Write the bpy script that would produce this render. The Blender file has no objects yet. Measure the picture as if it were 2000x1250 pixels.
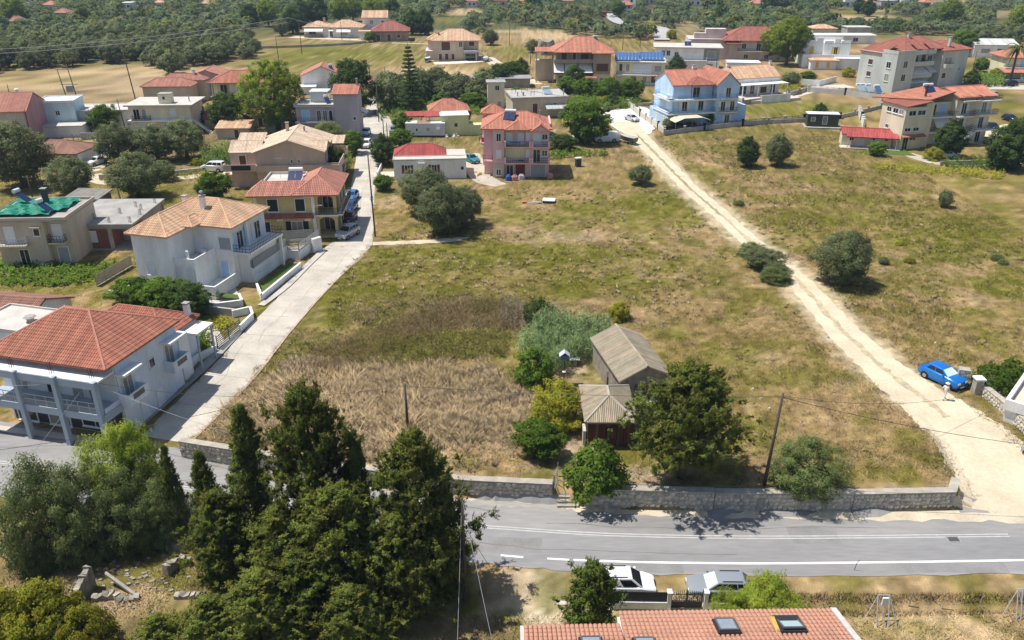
import bpy, math, random
import numpy as np
from mathutils import Vector, Matrix
R = math.radians
random.seed(7); rng = np.random.default_rng(7)
sc = bpy.context.scene
COL = sc.collection
# ---------------------------------------------------------------- camera, sky, sun, exposure
FPX, PITCH, CAMH = 1600.0, R(25.0), 39.0
cam = bpy.data.cameras.new('camera'); cam.lens = 36.0*FPX/2000.0; cam.sensor_width = 36.0
cam.clip_start = 0.5; cam.clip_end = 9000
camo = bpy.data.objects.new('camera', cam); COL.objects.link(camo)
camo.location = (0, 0, CAMH); camo.rotation_euler = (math.pi/2-PITCH, 0, 0)
sc.camera = camo
SUN = Vector((-0.45, 0.105, 1.0)).normalized()          # towards the sun
world = bpy.data.worlds.new('World'); sc.world = world; world.use_nodes = True
nt = world.node_tree; bg = nt.nodes['Background']
sky = nt.nodes.new('ShaderNodeTexSky'); sky.sky_type = 'NISHITA'; sky.sun_disc = False
sky.sun_elevation = math.asin(SUN.z); sky.sun_rotation = math.atan2(SUN.x, SUN.y)
sky.air_density = 1.0; sky.dust_density = 0.8; sky.ozone_density = 1.0
nt.links.new(sky.outputs[0], bg.inputs[0]); bg.inputs[1].default_value = 0.102
sl = bpy.data.lights.new('sun', 'SUN'); sl.energy = 4.6; sl.angle = R(0.53); sl.color = (1.0, 0.965, 0.905)
so = bpy.data.objects.new('sun', sl); COL.objects.link(so); so.location = (0, 0, 200)
so.rotation_euler = SUN.to_track_quat('Z', 'Y').to_euler()
vs = sc.view_settings; vs.view_transform = 'Standard'; vs.look = 'None'; vs.exposure = 0.28; vs.gamma = 1.0; vs.use_curve_mapping = False
sc.cycles.max_bounces = 6; sc.cycles.diffuse_bounces = 3; sc.cycles.glossy_bounces = 2; sc.cycles.transmission_bounces = 3; sc.cycles.transparent_max_bounces = 6

# ---------------------------------------------------------------- ground geometry from the photograph's perspective
cP, sP = math.cos(PITCH), math.sin(PITCH)
def G(px, py, z=0.0):
    a = (px-1000)/FPX; b = (625-py)/FPX
    t = (z-CAMH)/(-sP+b*cP)
    return Vector((a*t, (cP+b*sP)*t, z))
def PX(x, y, z=0.0):
    w = z-CAMH; zc = y*cP-w*sP; yc = y*sP+w*cP
    return 1000+FPX*x/zc, 625-FPX*yc/zc
def TOPZ(px, py, ty, z=0.0):
    p = G(px, py, z); b = (625-ty)/FPX
    return CAMH+p.y*(b*cP-sP)/(cP+b*sP)
WB = [G(*p, -1.4) for p in ((-300,842),(0,850),(355,893),(440,908),(700,948),(890,970),(1078,979),(1138,990),(1400,998),(1660,998),(1900,993),(2100,988),(2500,980))]
WBx = np.array([p.x for p in WB]); WBy = np.array([p.y for p in WB])
def sstep(a, b, v):
    t = np.clip((v-a)/(b-a), 0, 1); return t*t*(3-2*t)
def HZ(x, y):
    x = np.asarray(x, float); y = np.asarray(y, float)
    v = y-np.interp(x, WBx, WBy)
    kr = sstep(34.6, 37.5, x); kl = sstep(-20.5, -23.5, x)
    a = 0.12-1.5*np.maximum(kr, kl); b = 0.40+14*kr+24*kl
    z = -1.4*(1-sstep(a, b, v))
    z = z-0.55*sstep(-9.4, -9.9, v)
    far = np.maximum(y-720, 0)
    z = z+far*0.05+12*sstep(700, 1300, y)*np.sin(x*0.006+1)
    return z
def hz(x, y): return float(HZ(x, y))
def GT(px, py, dz=0.0):
    p = G(px, py)
    for _ in range(4): p = G(px, py, hz(p.x, p.y)+dz)
    return p

# ---------------------------------------------------------------- numpy noise
def _h(ix, iy, s):
    n = (ix.astype(np.int64)*374761393+iy.astype(np.int64)*668265263+s*974711) & 0x7fffffff
    n = ((n ^ (n >> 13))*1274126177) & 0x7fffffff
    return ((n ^ (n >> 16)) & 0xffff)/65535.0
def vn(x, y, s=0):
    ix = np.floor(x); iy = np.floor(y); fx = x-ix; fy = y-iy
    fx = fx*fx*(3-2*fx); fy = fy*fy*(3-2*fy)
    a = _h(ix, iy, s); b = _h(ix+1, iy, s); c = _h(ix, iy+1, s); d = _h(ix+1, iy+1, s)
    return (a*(1-fx)+b*fx)*(1-fy)+(c*(1-fx)+d*fx)*fy
def fbm(x, y, s=0, o=4):
    r = 0; a = 0.5; t = 0
    for i in range(o):
        r = r+a*vn(x, y, s+i*17); t += a; a *= 0.55; x = x*2.03+5.1; y = y*2.03+3.7
    return r/t

# ---------------------------------------------------------------- materials
MATS = {}; MCOL = {}
def mat(name, col, rough=0.85, var=0.12, scale=1.5, bump=0.0, bscale=20, metal=0.0, spec=0.3, attr=None, fine=0.0, stretch=None):
    if name in MATS: return MATS[name]
    MCOL[name] = col
    m = bpy.data.materials.new(name); m.use_nodes = True; n = m.node_tree.nodes; l = m.node_tree.links
    b = n['Principled BSDF']; b.inputs['Roughness'].default_value = rough; b.inputs['Metallic'].default_value = metal
    b.inputs['Specular IOR Level'].default_value = spec
    tc = n.new('ShaderNodeTexCoord'); vec = tc.outputs['Object']
    if stretch:
        mp = n.new('ShaderNodeMapping'); mp.inputs['Scale'].default_value = stretch; l.new(vec, mp.inputs[0]); vec = mp.outputs[0]
    cur = None
    if attr:
        at = n.new('ShaderNodeAttribute'); at.attribute_name = attr; cur = at.outputs['Color']
    def mul(cur, sc_, amt, det):
        t = n.new('ShaderNodeTexNoise'); t.inputs['Scale'].default_value = sc_; t.inputs['Detail'].default_value = det; l.new(vec, t.inputs['Vector'])
        r = n.new('ShaderNodeMapRange'); r.inputs[1].default_value = 0.3; r.inputs[2].default_value = 0.7
        r.inputs[3].default_value = 1-amt; r.inputs[4].default_value = 1+amt; l.new(t.outputs['Fac'], r.inputs[0])
        x = n.new('ShaderNodeVectorMath'); x.operation = 'MULTIPLY'
        if cur is None: x.inputs[0].default_value = col[:3]
        else: l.new(cur, x.inputs[0])
        l.new(r.outputs[0], x.inputs[1]); return x.outputs[0]
    if var: cur = mul(cur, scale, var, 5)
    if fine: cur = mul(cur, scale*9, fine, 3)
    if cur is None: b.inputs['Base Color'].default_value = (*col[:3], 1)
    else: l.new(cur, b.inputs['Base Color'])
    if bump:
        t = n.new('ShaderNodeTexNoise'); t.inputs['Scale'].default_value = bscale; t.inputs['Detail'].default_value = 4; l.new(vec, t.inputs['Vector'])
        bp = n.new('ShaderNodeBump'); bp.inputs['Strength'].default_value = bump; bp.inputs['Distance'].default_value = 0.05
        l.new(t.outputs['Fac'], bp.inputs['Height']); l.new(bp.outputs[0], b.inputs['Normal'])
    MATS[name] = m; return m
def leafmat(name, col, trans=0.25, hue=0.10):
    m = bpy.data.materials.new(name); m.use_nodes = True; n = m.node_tree.nodes; l = m.node_tree.links
    for x in list(n): n.remove(x)
    out = n.new('ShaderNodeOutputMaterial'); d = n.new('ShaderNodeBsdfDiffuse'); t = n.new('ShaderNodeBsdfTranslucent'); mx = n.new('ShaderNodeMixShader')
    at = n.new('ShaderNodeAttribute'); at.attribute_name = 'tone'
    oi = n.new('ShaderNodeObjectInfo')
    r = n.new('ShaderNodeMapRange'); r.inputs[3].default_value = 0.82; r.inputs[4].default_value = 1.18; l.new(oi.outputs['Random'], r.inputs[0])
    v = n.new('ShaderNodeVectorMath'); v.operation = 'MULTIPLY'; v.inputs[0].default_value = col; l.new(at.outputs['Color'], v.inputs[1])
    v2 = n.new('ShaderNodeVectorMath'); v2.operation = 'MULTIPLY'; l.new(v.outputs[0], v2.inputs[0]); l.new(r.outputs[0], v2.inputs[1])
    an = n.new('ShaderNodeAttribute'); an.attribute_name = 'nrm'; vt = n.new('ShaderNodeVectorTransform'); vt.vector_type = 'NORMAL'; vt.convert_from = 'OBJECT'; vt.convert_to = 'WORLD'
    l.new(an.outputs['Vector'], vt.inputs[0]); nn = n.new('ShaderNodeVectorMath'); nn.operation = 'NORMALIZE'; l.new(vt.outputs[0], nn.inputs[0]); l.new(nn.outputs[0], d.inputs['Normal'])
    l.new(v2.outputs[0], d.inputs[0]); l.new(v2.outputs[0], t.inputs[0]); mx.inputs[0].default_value = trans
    l.new(d.outputs[0], mx.inputs[1]); l.new(t.outputs[0], mx.inputs[2]); l.new(mx.outputs[0], out.inputs[0])
    MATS[name] = m; return m
def plaster(name, c, var=0.14): return mat(name, c, 0.9, var, 0.45, 0.15, 30, fine=0.055, stretch=(1, 1, 0.3))
def tilem(name, c, var=0.16): return mat(name, c, 0.8, var, 0.9, 0.2, 40, fine=0.16)
def paint(name, c, rough=0.25): return mat(name, c, rough, 0.0, spec=0.5)
glass = mat('window_glass', (0.018, 0.022, 0.028), 0.08, 0.0, spec=0.6)
cglass = mat('car_glass', (0.012, 0.015, 0.018), 0.05, 0.0, spec=0.7)
white = plaster('white_plaster', (0.78, 0.77, 0.74)); trim = mat('white_trim', (0.78, 0.78, 0.76), 0.6, 0.05)
concrete = mat('bare_concrete', (0.36, 0.34, 0.31), 0.95, 0.2, 0.5, 0.2, 25, fine=0.08)
darkm = mat('dark_metal', (0.03, 0.03, 0.034), 0.5, 0.0); greym = mat('grey_metal', (0.3, 0.31, 0.32), 0.5, 0.05)
wood = mat('weathered_wood', (0.14, 0.105, 0.08), 0.9, 0.25, 2.0, stretch=(1, 1, 0.15)); brownwood = mat('brown_wood', (0.10, 0.045, 0.025), 0.7, 0.15, 3)
tile_red = tilem('red_roof_tile', (0.425, 0.165, 0.105)); tile_tan = tilem('tan_roof_tile', (0.64, 0.40, 0.25)); tile_pink = tilem('pale_red_tile', (0.46, 0.20, 0.145))
tile_old = tilem('old_roof_tile', (0.34, 0.17, 0.12), 0.35); tile_bright = tilem('bright_red_tile', (0.50, 0.20, 0.13)); tile_crim = tilem('crimson_sheet', (0.42, 0.085, 0.075), 0.08)
tile_peach = tilem('peach_roof_tile', (.66, .49, .35), .1); tile_old2 = tilem('dull_red_tile', (0.34, 0.12, 0.085), 0.2)
bark = mat('bark', (0.12, 0.09, 0.065), 0.95, 0.3, 4, stretch=(1, 1, 0.3)); rubber = mat('tyre_rubber', (0.02, 0.02, 0.02), 0.85, 0); alloy = mat('alloy_rim', (0.42, 0.42, 0.43), 0.35, 0, metal=0.8)
lampw = mat('clear_lamp', (0.75, 0.76, 0.75), 0.1, 0, spec=0.6); lampr = mat('red_lamp', (0.35, 0.01, 0.01), 0.2, 0)
stone_m = mat('wall_stone', (0.48, 0.43, 0.36), 0.95, 0.28, 1.3, 0.5, 14, fine=0.12); mortar = mat('wall_mortar', (0.40, 0.365, 0.31), 0.95, 0.25, 1.2, 0.4, 18, fine=0.12)
solar = mat('solar_panel', (0.012, 0.03, 0.085), 0.15, 0.0, spec=0.7); bluegrey = plaster('pale_blue_plaster', (0.50, 0.58, 0.68))

# ---------------------------------------------------------------- mesh building
def link(name, me, parent=None, mats=None):
    o = bpy.data.objects.new(name, me); COL.objects.link(o)
    if parent is not None: o.parent = parent
    return o
def tag(o, label=None, cat=None, group=None, kind=None):
    if label: o['label'] = label
    if cat: o['category'] = cat
    if group: o['group'] = group
    if kind: o['kind'] = kind
    return o
def thing(name, label, cat, x, y, z=None, rz=0.0, group=None):
    o = bpy.data.objects.new(name, None); COL.objects.link(o); o.empty_display_size = 0.2
    o.location = (x, y, hz(x, y) if z is None else z); o.rotation_euler = (0, 0, rz)
    return tag(o, label, cat, group)
class MB:
    def __init__(s): s.v = []; s.f = []
    def poly(s, pts):
        n = len(s.v); s.v += [tuple(p) for p in pts]; s.f.append(tuple(range(n, n+len(pts)))); return s
    def box(s, x0, y0, z0, x1, y1, z1):
        if x0 > x1: x0, x1 = x1, x0
        if y0 > y1: y0, y1 = y1, y0
        n = len(s.v)
        s.v += [(x0,y0,z0),(x1,y0,z0),(x1,y1,z0),(x0,y1,z0),(x0,y0,z1),(x1,y0,z1),(x1,y1,z1),(x0,y1,z1)]
        s.f += [tuple(n+i for i in q) for q in ((0,3,2,1),(4,5,6,7),(0,1,5,4),(1,2,6,5),(2,3,7,6),(3,0,4,7))]; return s
    def prism(s, pts, z0, z1):
        n = len(s.v); k = len(pts)
        s.v += [(p[0], p[1], z0) for p in pts]+[(p[0], p[1], z1) for p in pts]
        s.f.append(tuple(n+k-1-i for i in range(k))); s.f.append(tuple(n+k+i for i in range(k)))
        s.f += [(n+i, n+(i+1) % k, n+k+(i+1) % k, n+k+i) for i in range(k)]; return s
    def solid(s, a, b):                       # two matching rings of 3D points (a below, b above)
        n = len(s.v); k = len(a); s.v += [tuple(p) for p in a]+[tuple(p) for p in b]
        s.f.append(tuple(n+k-1-i for i in range(k))); s.f.append(tuple(n+k+i for i in range(k)))
        s.f += [(n+i, n+(i+1) % k, n+k+(i+1) % k, n+k+i) for i in range(k)]; return s
    def cyl(s, p0, p1, r0, r1=None, n=8, cap=True):
        return s.tube([p0, p1], [r0, r0 if r1 is None else r1], n, cap)
    def tube(s, pts, rad, n=6, cap=True):
        pts = [Vector(p) for p in pts]
        if not hasattr(rad, '__len__'): rad = [rad]*len(pts)
        b = len(s.v)
        for i, p in enumerate(pts):
            d = (pts[min(i+1, len(pts)-1)]-pts[max(i-1, 0)]).normalized()
            u = d.cross(Vector((0, 0, 1)) if abs(d.z) < 0.95 else Vector((1, 0, 0))).normalized(); w = d.cross(u)
            for k in range(n):
                a = 2*math.pi*k/n; s.v.append(tuple(p+(u*math.cos(a)+w*math.sin(a))*rad[i]))
        for i in range(len(pts)-1):
            for k in range(n):
                s.f.append((b+i*n+k, b+(i+1)*n+k, b+(i+1)*n+(k+1) % n, b+i*n+(k+1) % n))
        if cap:
            s.f.append(tuple(b+k for k in range(n))); s.f.append(tuple(b+(len(pts)-1)*n+n-1-k for k in range(n)))
        return s
    def mesh(s, name, m, smooth=False):
        me = bpy.data.meshes.new(name); me.from_pydata(s.v, [], s.f)
        if m: me.materials.append(m)
        if smooth: me.shade_smooth()
        return me
    def build(s, name, m, parent=None, smooth=False, loc=None, rz=0.0):
        o = link(name, s.mesh(name, m, smooth), parent)
        if loc is not None: o.location = loc
        if rz: o.rotation_euler = (0, 0, rz)
        return o
def np_mesh(name, V, Fc, k, m, attr=None, an='tone', nrm=None):
    me = bpy.data.meshes.new(name); nv = len(V); nf = len(Fc)
    me.vertices.add(nv); me.vertices.foreach_set('co', np.ascontiguousarray(V, dtype=np.float32).ravel())
    me.loops.add(nf*k); me.loops.foreach_set('vertex_index', np.ascontiguousarray(Fc, dtype=np.int32).ravel())
    me.polygons.add(nf); me.polygons.foreach_set('loop_start', np.arange(0, nf*k, k, dtype=np.int32))
    if attr is not None:
        a = me.attributes.new(an, 'FLOAT_COLOR', 'POINT')
        if attr.ndim == 1: attr = np.repeat(attr[:, None], 3, 1)
        a.data.foreach_set('color', np.ascontiguousarray(np.c_[attr, np.ones(nv)], dtype=np.float32).ravel())
    if nrm is not None:
        a = me.attributes.new('nrm', 'FLOAT_VECTOR', 'POINT'); a.data.foreach_set('vector', np.ascontiguousarray(nrm, dtype=np.float32).ravel())
    if m: me.materials.append(m)
    me.update(calc_edges=True); return me
def cr(pts, n=8):                            # Catmull-Rom through points
    pts = [Vector(p) for p in pts]; P_ = [pts[0]*2-pts[1]]+pts+[pts[-1]*2-pts[-2]]; out = []
    for i in range(1, len(P_)-2):
        a, b, c, d = P_[i-1:i+3]
        for k in range(n):
            t = k/n; out.append(0.5*((2*b)+(c-a)*t+(2*a-5*b+4*c-d)*t*t+(3*b-a-3*c+d)*t**3))
    return out+[pts[-1]]
# ================================================================ TERRAIN
STRAW = (.315,.212,.098); GREEN = (.128,.124,.012); BROWN = (.185,.138,.070); SOIL = (.37,.275,.175); PALE = (.50,.36,.20)
TAN = (.43,.31,.165); FAR = (.085,.095,.035); YGREEN = (.16,.15,.025); MIX = (.215,.16,.045); CREAM = (.58,.475,.325)
PAINT = [
 (240,90,290,50,FAR,1),(150,168,200,34,TAN,1.2),(330,142,150,18,TAN,1),(110,158,120,8,YGREEN,.5),(130,188,150,16,BROWN,.8),(330,165,130,22,SOIL,.7),
 (660,108,190,24,YGREEN,1),(850,146,110,16,PALE,1),(660,150,130,12,BROWN,.9),(560,128,90,10,YGREEN,.8),(1010,100,70,14,YGREEN,.8),(960,75,60,10,STRAW,1),(1090,70,90,12,PALE,.9),(1180,85,90,14,MIX,.8),
 (1690,36,90,9,TAN,1.1),(1660,26,60,5,YGREEN,1),(1780,40,50,7,YGREEN,1),(1850,4,70,5,TAN,1),(1960,28,40,6,TAN,.8),(1960,50,40,6,YGREEN,.9),(910,24,45,6,TAN,1),(880,40,60,6,YGREEN,.9),(270,22,30,4,TAN,1),(1010,62,60,5,TAN,1),
 (1000,500,300,26,GREEN,1.0),(780,560,210,45,GREEN,.95),(1150,560,170,26,GREEN,1),(1080,425,170,16,GREEN,.5),(1290,400,120,42,GREEN,.7),(700,610,110,40,GREEN,.8),(900,545,260,16,MIX,.6),
 (1010,392,130,28,STRAW,1),(1080,462,110,14,SOIL,.6),(1180,330,120,60,STRAW,.8),(1140,405,70,10,GREEN,.8),(1260,345,70,18,MIX,.7),
 (900,612,210,40,BROWN,1.1),(640,690,170,42,BROWN,1),(830,680,200,36,GREEN,.5),(560,740,120,40,BROWN,.6),
 (700,810,330,105,PALE,1.25),(600,780,120,40,TAN,.6),(900,790,180,60,PALE,.8),(470,830,90,50,BROWN,.5),
 (1450,690,190,140,MIX,.9),(1430,620,180,35,STRAW,.7),(1250,590,160,30,STRAW,.6),(1480,700,60,25,PALE,.5),(1700,900,150,60,MIX,.6),(1600,760,80,140,STRAW,.5),(1480,850,60,40,GREEN,.6),
 (1750,440,290,70,MIX,1),(1600,430,150,26,GREEN,.6),(1850,470,130,50,GREEN,.9),(1640,350,110,10,GREEN,.8),(1960,560,60,30,GREEN,.8),(1620,390,140,16,GREEN,.5),(1800,330,260,40,MIX,.7),(1640,600,110,70,STRAW,.7),(1850,640,200,60,MIX,.7),
 (1560,212,110,22,YGREEN,1),(1570,280,150,26,MIX,.7),(1960,200,60,18,YGREEN,1),(1730,265,80,12,SOIL,.6),
 (1160,715,70,60,SOIL,1.3),(1100,880,110,60,SOIL,1.1),(1270,935,140,30,SOIL,1.2),(1400,930,70,22,BROWN,.7),(1550,935,80,20,SOIL,.7),
 (150,525,150,45,GREEN,.8),(200,500,80,15,STRAW,.8),(300,300,260,50,SOIL,.5),(480,390,80,40,YGREEN,.8),(300,370,160,30,YGREEN,.6),(120,330,120,40,YGREEN,.5),(330,270,120,30,BROWN,.7),(520,240,80,20,BROWN,.7),(830,225,130,25,BROWN,.6),(820,285,90,20,YGREEN,.7),(1160,175,120,30,YGREEN,.7),(1250,120,120,20,BROWN,.5),(1500,150,80,30,YGREEN,.7),(1900,140,120,25,YGREEN,.8),(640,320,60,30,YGREEN,.6),(1980,300,60,40,BROWN,.5),(330,385,70,30,YGREEN,.7),(100,400,100,60,STRAW,.5),
 (770,430,60,50,MIX,.7),(760,390,30,20,PALE,.7),(830,290,60,14,SOIL,.7),
 (200,1120,330,120,BROWN,.6),(180,1130,230,45,SOIL,1),(250,1120,120,30,PALE,.6),(600,1150,330,130,BROWN,.8),(1040,1140,85,70,CREAM,1.0),(1000,1110,60,30,SOIL,.8),(960,1220,120,60,BROWN,.9),(1330,1150,200,28,CREAM,.8),(1800,1120,260,14,TAN,.9),(1800,1170,270,60,STRAW,1),(1800,1180,200,35,PALE,.8),(1680,1215,60,40,PALE,.6),(1850,1225,160,35,PALE,.8),
 (350,880,30,16,SOIL,1),(1905,975,40,30,SOIL,.9),
]
TRK = [GT(*p) for p in ((1215,238),(1243,262),(1292,312),(1345,365),(1408,420),(1478,482),(1555,545),(1640,640),(1745,735),(1850,815),(1925,885),(1975,960),(2010,1015))]
TRKW = [3.4,2.3,1.75,1.6,1.55,1.6,1.65,1.9,2.45,3.5,4.3,5.2,6.6]
def seg_dist(x, y, pts):
    d = np.full(np.shape(x), 1e9)
    for a, b in zip(pts[:-1], pts[1:]):
        ax, ay, bx, by = a.x, a.y, b.x, b.y; L = (bx-ax)**2+(by-ay)**2+1e-9
        t = np.clip(((x-ax)*(bx-ax)+(y-ay)*(by-ay))/L, 0, 1)
        d = np.minimum(d, np.hypot(x-ax-t*(bx-ax), y-ay-t*(by-ay)))
    return d
def albedo(x, y):
    px, py = PX(x, np.maximum(y, 8.0), 0.0)
    n1 = fbm(x*0.16, y*0.16, 3); n2 = fbm(x*0.6, y*0.6, 9); n3 = fbm(x*0.045, y*0.045, 21, 3)
    col = np.empty(np.shape(x)+(3,)); col[:] = STRAW
    def mixc(c, w):
        nonlocal col
        w = np.clip(w, 0, 1)[..., None]; col = col*(1-w)+np.array(c)*w
    mixc(GREEN, sstep(.46, .62, n1*.6+n3*.4)*.7); mixc(SOIL, sstep(.55, .72, n2)*.35)
    mixc(FAR, sstep(80, 56, py)*.95); mixc(TAN, sstep(.58, .66, n3)*sstep(80, 56, py)*.5)
    for cx, cy, rx, ry, c, a in PAINT:
        r = np.hypot((px-cx)/rx, (py-cy)/ry)
        mixc(c, (1.3 if c is GREEN else 1)*a*sstep(1.25, .45, r+(n1-.5)*.8+(n2-.5)*.7))
    mixc(STRAW, sstep(.52, .68, fbm(x*0.9, y*0.5, 31))*.35*(py > 110)); mixc(BROWN, sstep(.56, .72, fbm(x*1.3, y*1.3, 41))*.3)
    mixc(GREEN, sstep(.44, .62, fbm(x*.35, y*.35, 51))*.68*(py > 200)*(np.hypot((px-720)/330, (py-810)/110) > 1))
    dt = seg_dist(x, y, TRK); mixc(CREAM, sstep(4.2, 1.7, dt+(n2-.5)*3)*.7)
    fl = fbm(x*1.15, y*.8, 88, 3); col = col*(1-sstep(.56, .70, fl)[..., None]*.32)+np.array(PALE)*(sstep(.60, .44, fl)*sstep(.42, .30, fl)*.0+sstep(.40, .27, fl)*.22*(py > 75))[..., None]*.8
    return col*(0.74+0.5*vn(x*2.3, y*2.3, 77))[..., None]
def axis(a, b, st, lo, hi, g=1.07):
    v = list(np.arange(a, b, st)); s = st; w = v[-1]
    while w < hi: s *= g; w += s; v.append(w)
    s = st; w = v[0]; u = []
    while w > lo: s *= g; w -= s; u.append(w)
    return np.array(u[::-1]+v)
xs = axis(-60, 66, 0.6, -2500, 2500, 1.07); ys = axis(34, 112, 0.5, -60, 4200, 1.04)
XX, YY = np.meshgrid(xs, ys)
STC0 = [GT(*p) for p in ((322,859),(447,735),(515,655),(585,579),(675,488),(698,461),(707,380),(715,330),(726,280),(735,243),(730,205),(726,180))]
FLATK = sstep(3.5, 6.5, seg_dist(XX, YY, STC0))*sstep(2.5, 5.5, seg_dist(XX, YY, TRK)-2)
ZZ = HZ(XX, YY)+(fbm(XX*.5, YY*.5, 5)-.5)*.16*sstep(1.0, 2.5, np.abs(YY-np.interp(XX, WBx, WBy)-2))*sstep(9.0, 10.5, np.abs(YY-np.interp(XX, WBx, WBy)+4.8)+6)*FLATK
ALB = albedo(XX, YY)
nx, ny = len(xs), len(ys); I = np.arange(nx*ny).reshape(ny, nx)
Fq = np.stack([I[:-1, :-1], I[:-1, 1:], I[1:, 1:], I[1:, :-1]], -1).reshape(-1, 4)
groundm = mat('dry_field_ground', (1, 1, 1), 0.97, 0.16, 1.6, 0.7, 6, spec=0.1, attr='albedo', fine=0.22)
me = np_mesh('ground', np.stack([XX, YY, ZZ], -1).reshape(-1, 3), Fq, 4, groundm, ALB.reshape(-1, 3), 'albedo'); me.shade_smooth()
tag(link('ground', me), kind='structure')

ROADS = []
def ribbon(name, pts, wl, wr, m, dz=0.02, n=8, jit=0.0, cross=7, kind='structure', smooth=True, step=None, z=None, tone=None):
    """a strip of ground along pts, wl / wr metres to its left / right"""
    if kind == 'structure' and cross > 2: ROADS.append((list(pts), float(np.mean(wl)), float(np.mean(wr))))
    C = cr(pts, n) if smooth else [Vector(p) for p in pts]; N = len(C)
    WL = np.interp(np.linspace(0, 1, N), np.linspace(0, 1, len(wl)), wl) if hasattr(wl, '__len__') else np.full(N, wl)
    WR = np.interp(np.linspace(0, 1, N), np.linspace(0, 1, len(wr)), wr) if hasattr(wr, '__len__') else np.full(N, wr)
    V = []
    for i, c in enumerate(C):
        d = C[min(i+1, N-1)]-C[max(i-1, 0)]; d = Vector((d.x, d.y, 0)).normalized(); nl = Vector((-d.y, d.x, 0))
        jl, jr = random.uniform(-jit, jit), random.uniform(-jit, jit)
        for k in range(cross+1):
            t = k/cross; o = (WL[i]+jl)*(1-2*t) if t < .5 else -(WR[i]+jr)*(2*t-1)
            p = c+nl*o; V.append((p.x, p.y, (hz(p.x, p.y) if z is None else z)+dz))
    q = cross+1
    Fc = [(i*q+k, i*q+k+1, (i+1)*q+k+1, (i+1)*q+k) for i in range(N-1) for k in range(cross)]
    me = bpy.data.meshes.new(name); me.from_pydata(V, [], [f[::-1] for f in Fc]); me.materials.append(m)
    o = link(name, me); o['kind'] = kind; return o
def sheet(name, pts, m, dz=0.03, z=None):
    """a flat patch of ground from photo points"""
    P_ = [GT(*p) for p in pts]; b = MB(); top = []
    for p in P_: top.append((p.x, p.y, (p.z if z is None else z)+dz))
    b.poly(top if (P_[1]-P_[0]).cross(P_[2]-P_[1]).z > 0 else top[::-1])
    return tag(b.build(name, m), kind='structure')
asph = mat('asphalt', (0.285, 0.272, 0.26), 0.92, 0.15, 0.22, 0.15, 60, fine=0.09, stretch=(0.35, 1.6, 1))
cline = mat('worn_paint', (0.50, 0.49, 0.47), .8, .12, 2, fine=.12)
linem = mat('road_paint', (0.80, 0.79, 0.76), 0.7, 0.08, 3, fine=.08)
conc = mat('street_concrete', (0.50, 0.45, 0.375), 0.93, 0.17, 0.35, 0.2, 40, fine=0.08)
gravel = mat('cream_gravel', (0.62, 0.515, 0.36), 0.97, 0.13, 0.35, 0.5, 14, fine=0.09)
dustm = mat('roadside_dust', (0.56, 0.475, 0.35), 0.97, 0.14, 0.6, 0.4, 18, fine=0.1)
pave = mat('pale_paving', (0.56, 0.50, 0.43), 0.9, 0.08, 0.6)
# main road
ZR = -1.4
CL = [G(*p, ZR) for p in ((-420,845),(-150,882),(0,903),(95,916),(350,951),(540,981),(720,1004),(900,1025),(1000,1033),(1200,1045),(1500,1050),(1970,1046),(2150,1043),(2500,1036))]
ribbon('road', CL, [6.2,5.6,5.2,4.9,4.6,4.4,4.3,4.3,4.3,4.3,4.2,4.2], 4.05, asph, 0.03, 10, 0.14, 8)
for off in (-0.13, 0.13):
    cc = cr(CL[:-2]+[G(1975,1046,ZR)], 8) if False else cr(CL[:12], 8)
    sh = []
    for i, c in enumerate(cc):
        d = (cc[min(i+1, len(cc)-1)]-cc[max(i-1, 0)]).normalized(); sh.append(c+Vector((-d.y, d.x, 0))*off)
    ribbon('centre_line', sh, .05, .05, cline, 0.036, 1, 0, 2, z=ZR, smooth=False)
def lines(pts, w, name='edge_line'):
    ribbon(name, [G(*p, ZR) for p in pts], w/2, w/2, linem, 0.036, 6, 0, 2, z=ZR)
lines(((345,898),(376,903)), .16); lines(((382,904),(396,906)), .14); lines(((640,944),(700,952),(738,957)), .16); lines(((930,973),(1000,977.5),(1062,981.5)), .16); lines(((1085,984),(1122,987)), .14)
lines(((978,1085),(1022,1089)), .18); lines(((1069,1091.5),(1112,1094)), .17); lines(((1120,1094.3),(1250,1098.5),(1400,1100.5),(1500,1101),(1750,1098.5),(2000,1094.5),(2200,1089)), .2)
for x in (52, 92):
    p = G(x, 852-(x-52)*-.12, ZR); tag(MB().box(-.55, -.07, 0, .0, .07, .003).box(-.07,.075,0,.0,.5,.003).build('parking_mark', linem, loc=(p.x, p.y, ZR+.036), rz=R(-12)), kind='structure')
# dust along the foot of the wall
ribbon('roadside_dust', [G(*p, ZR) for p in ((905,973),(1080,982),(1140,993),(1400,1001.5),(1660,1002),(1900,1000),(2060,1004))], [.2,.4,.5,.5,.6,.9,1.8], [.1,.3,.45,.7,.9,1.1,1.6], dustm, 0.042, 10, .22, 6, z=ZR)
ribbon('dirt_track', TRK, TRKW, TRKW, gravel, 0.035, 16, .2, 10)
midm = mat('track_middle_weeds', (0.33, 0.28, 0.15), 0.97, 0.3, 1.2, .5, 10, fine=.2)
ribbon('track_crown', TRK[1:5], .26, .26, midm, 0.05, 16, .22, 2); ribbon('track_crown', TRK[4:10], .3, .3, mat('track_middle_dust', (.47,.385,.25), .97, .25, 1.5, .5, 12, fine=.15), 0.05, 16, .25, 2)
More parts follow.
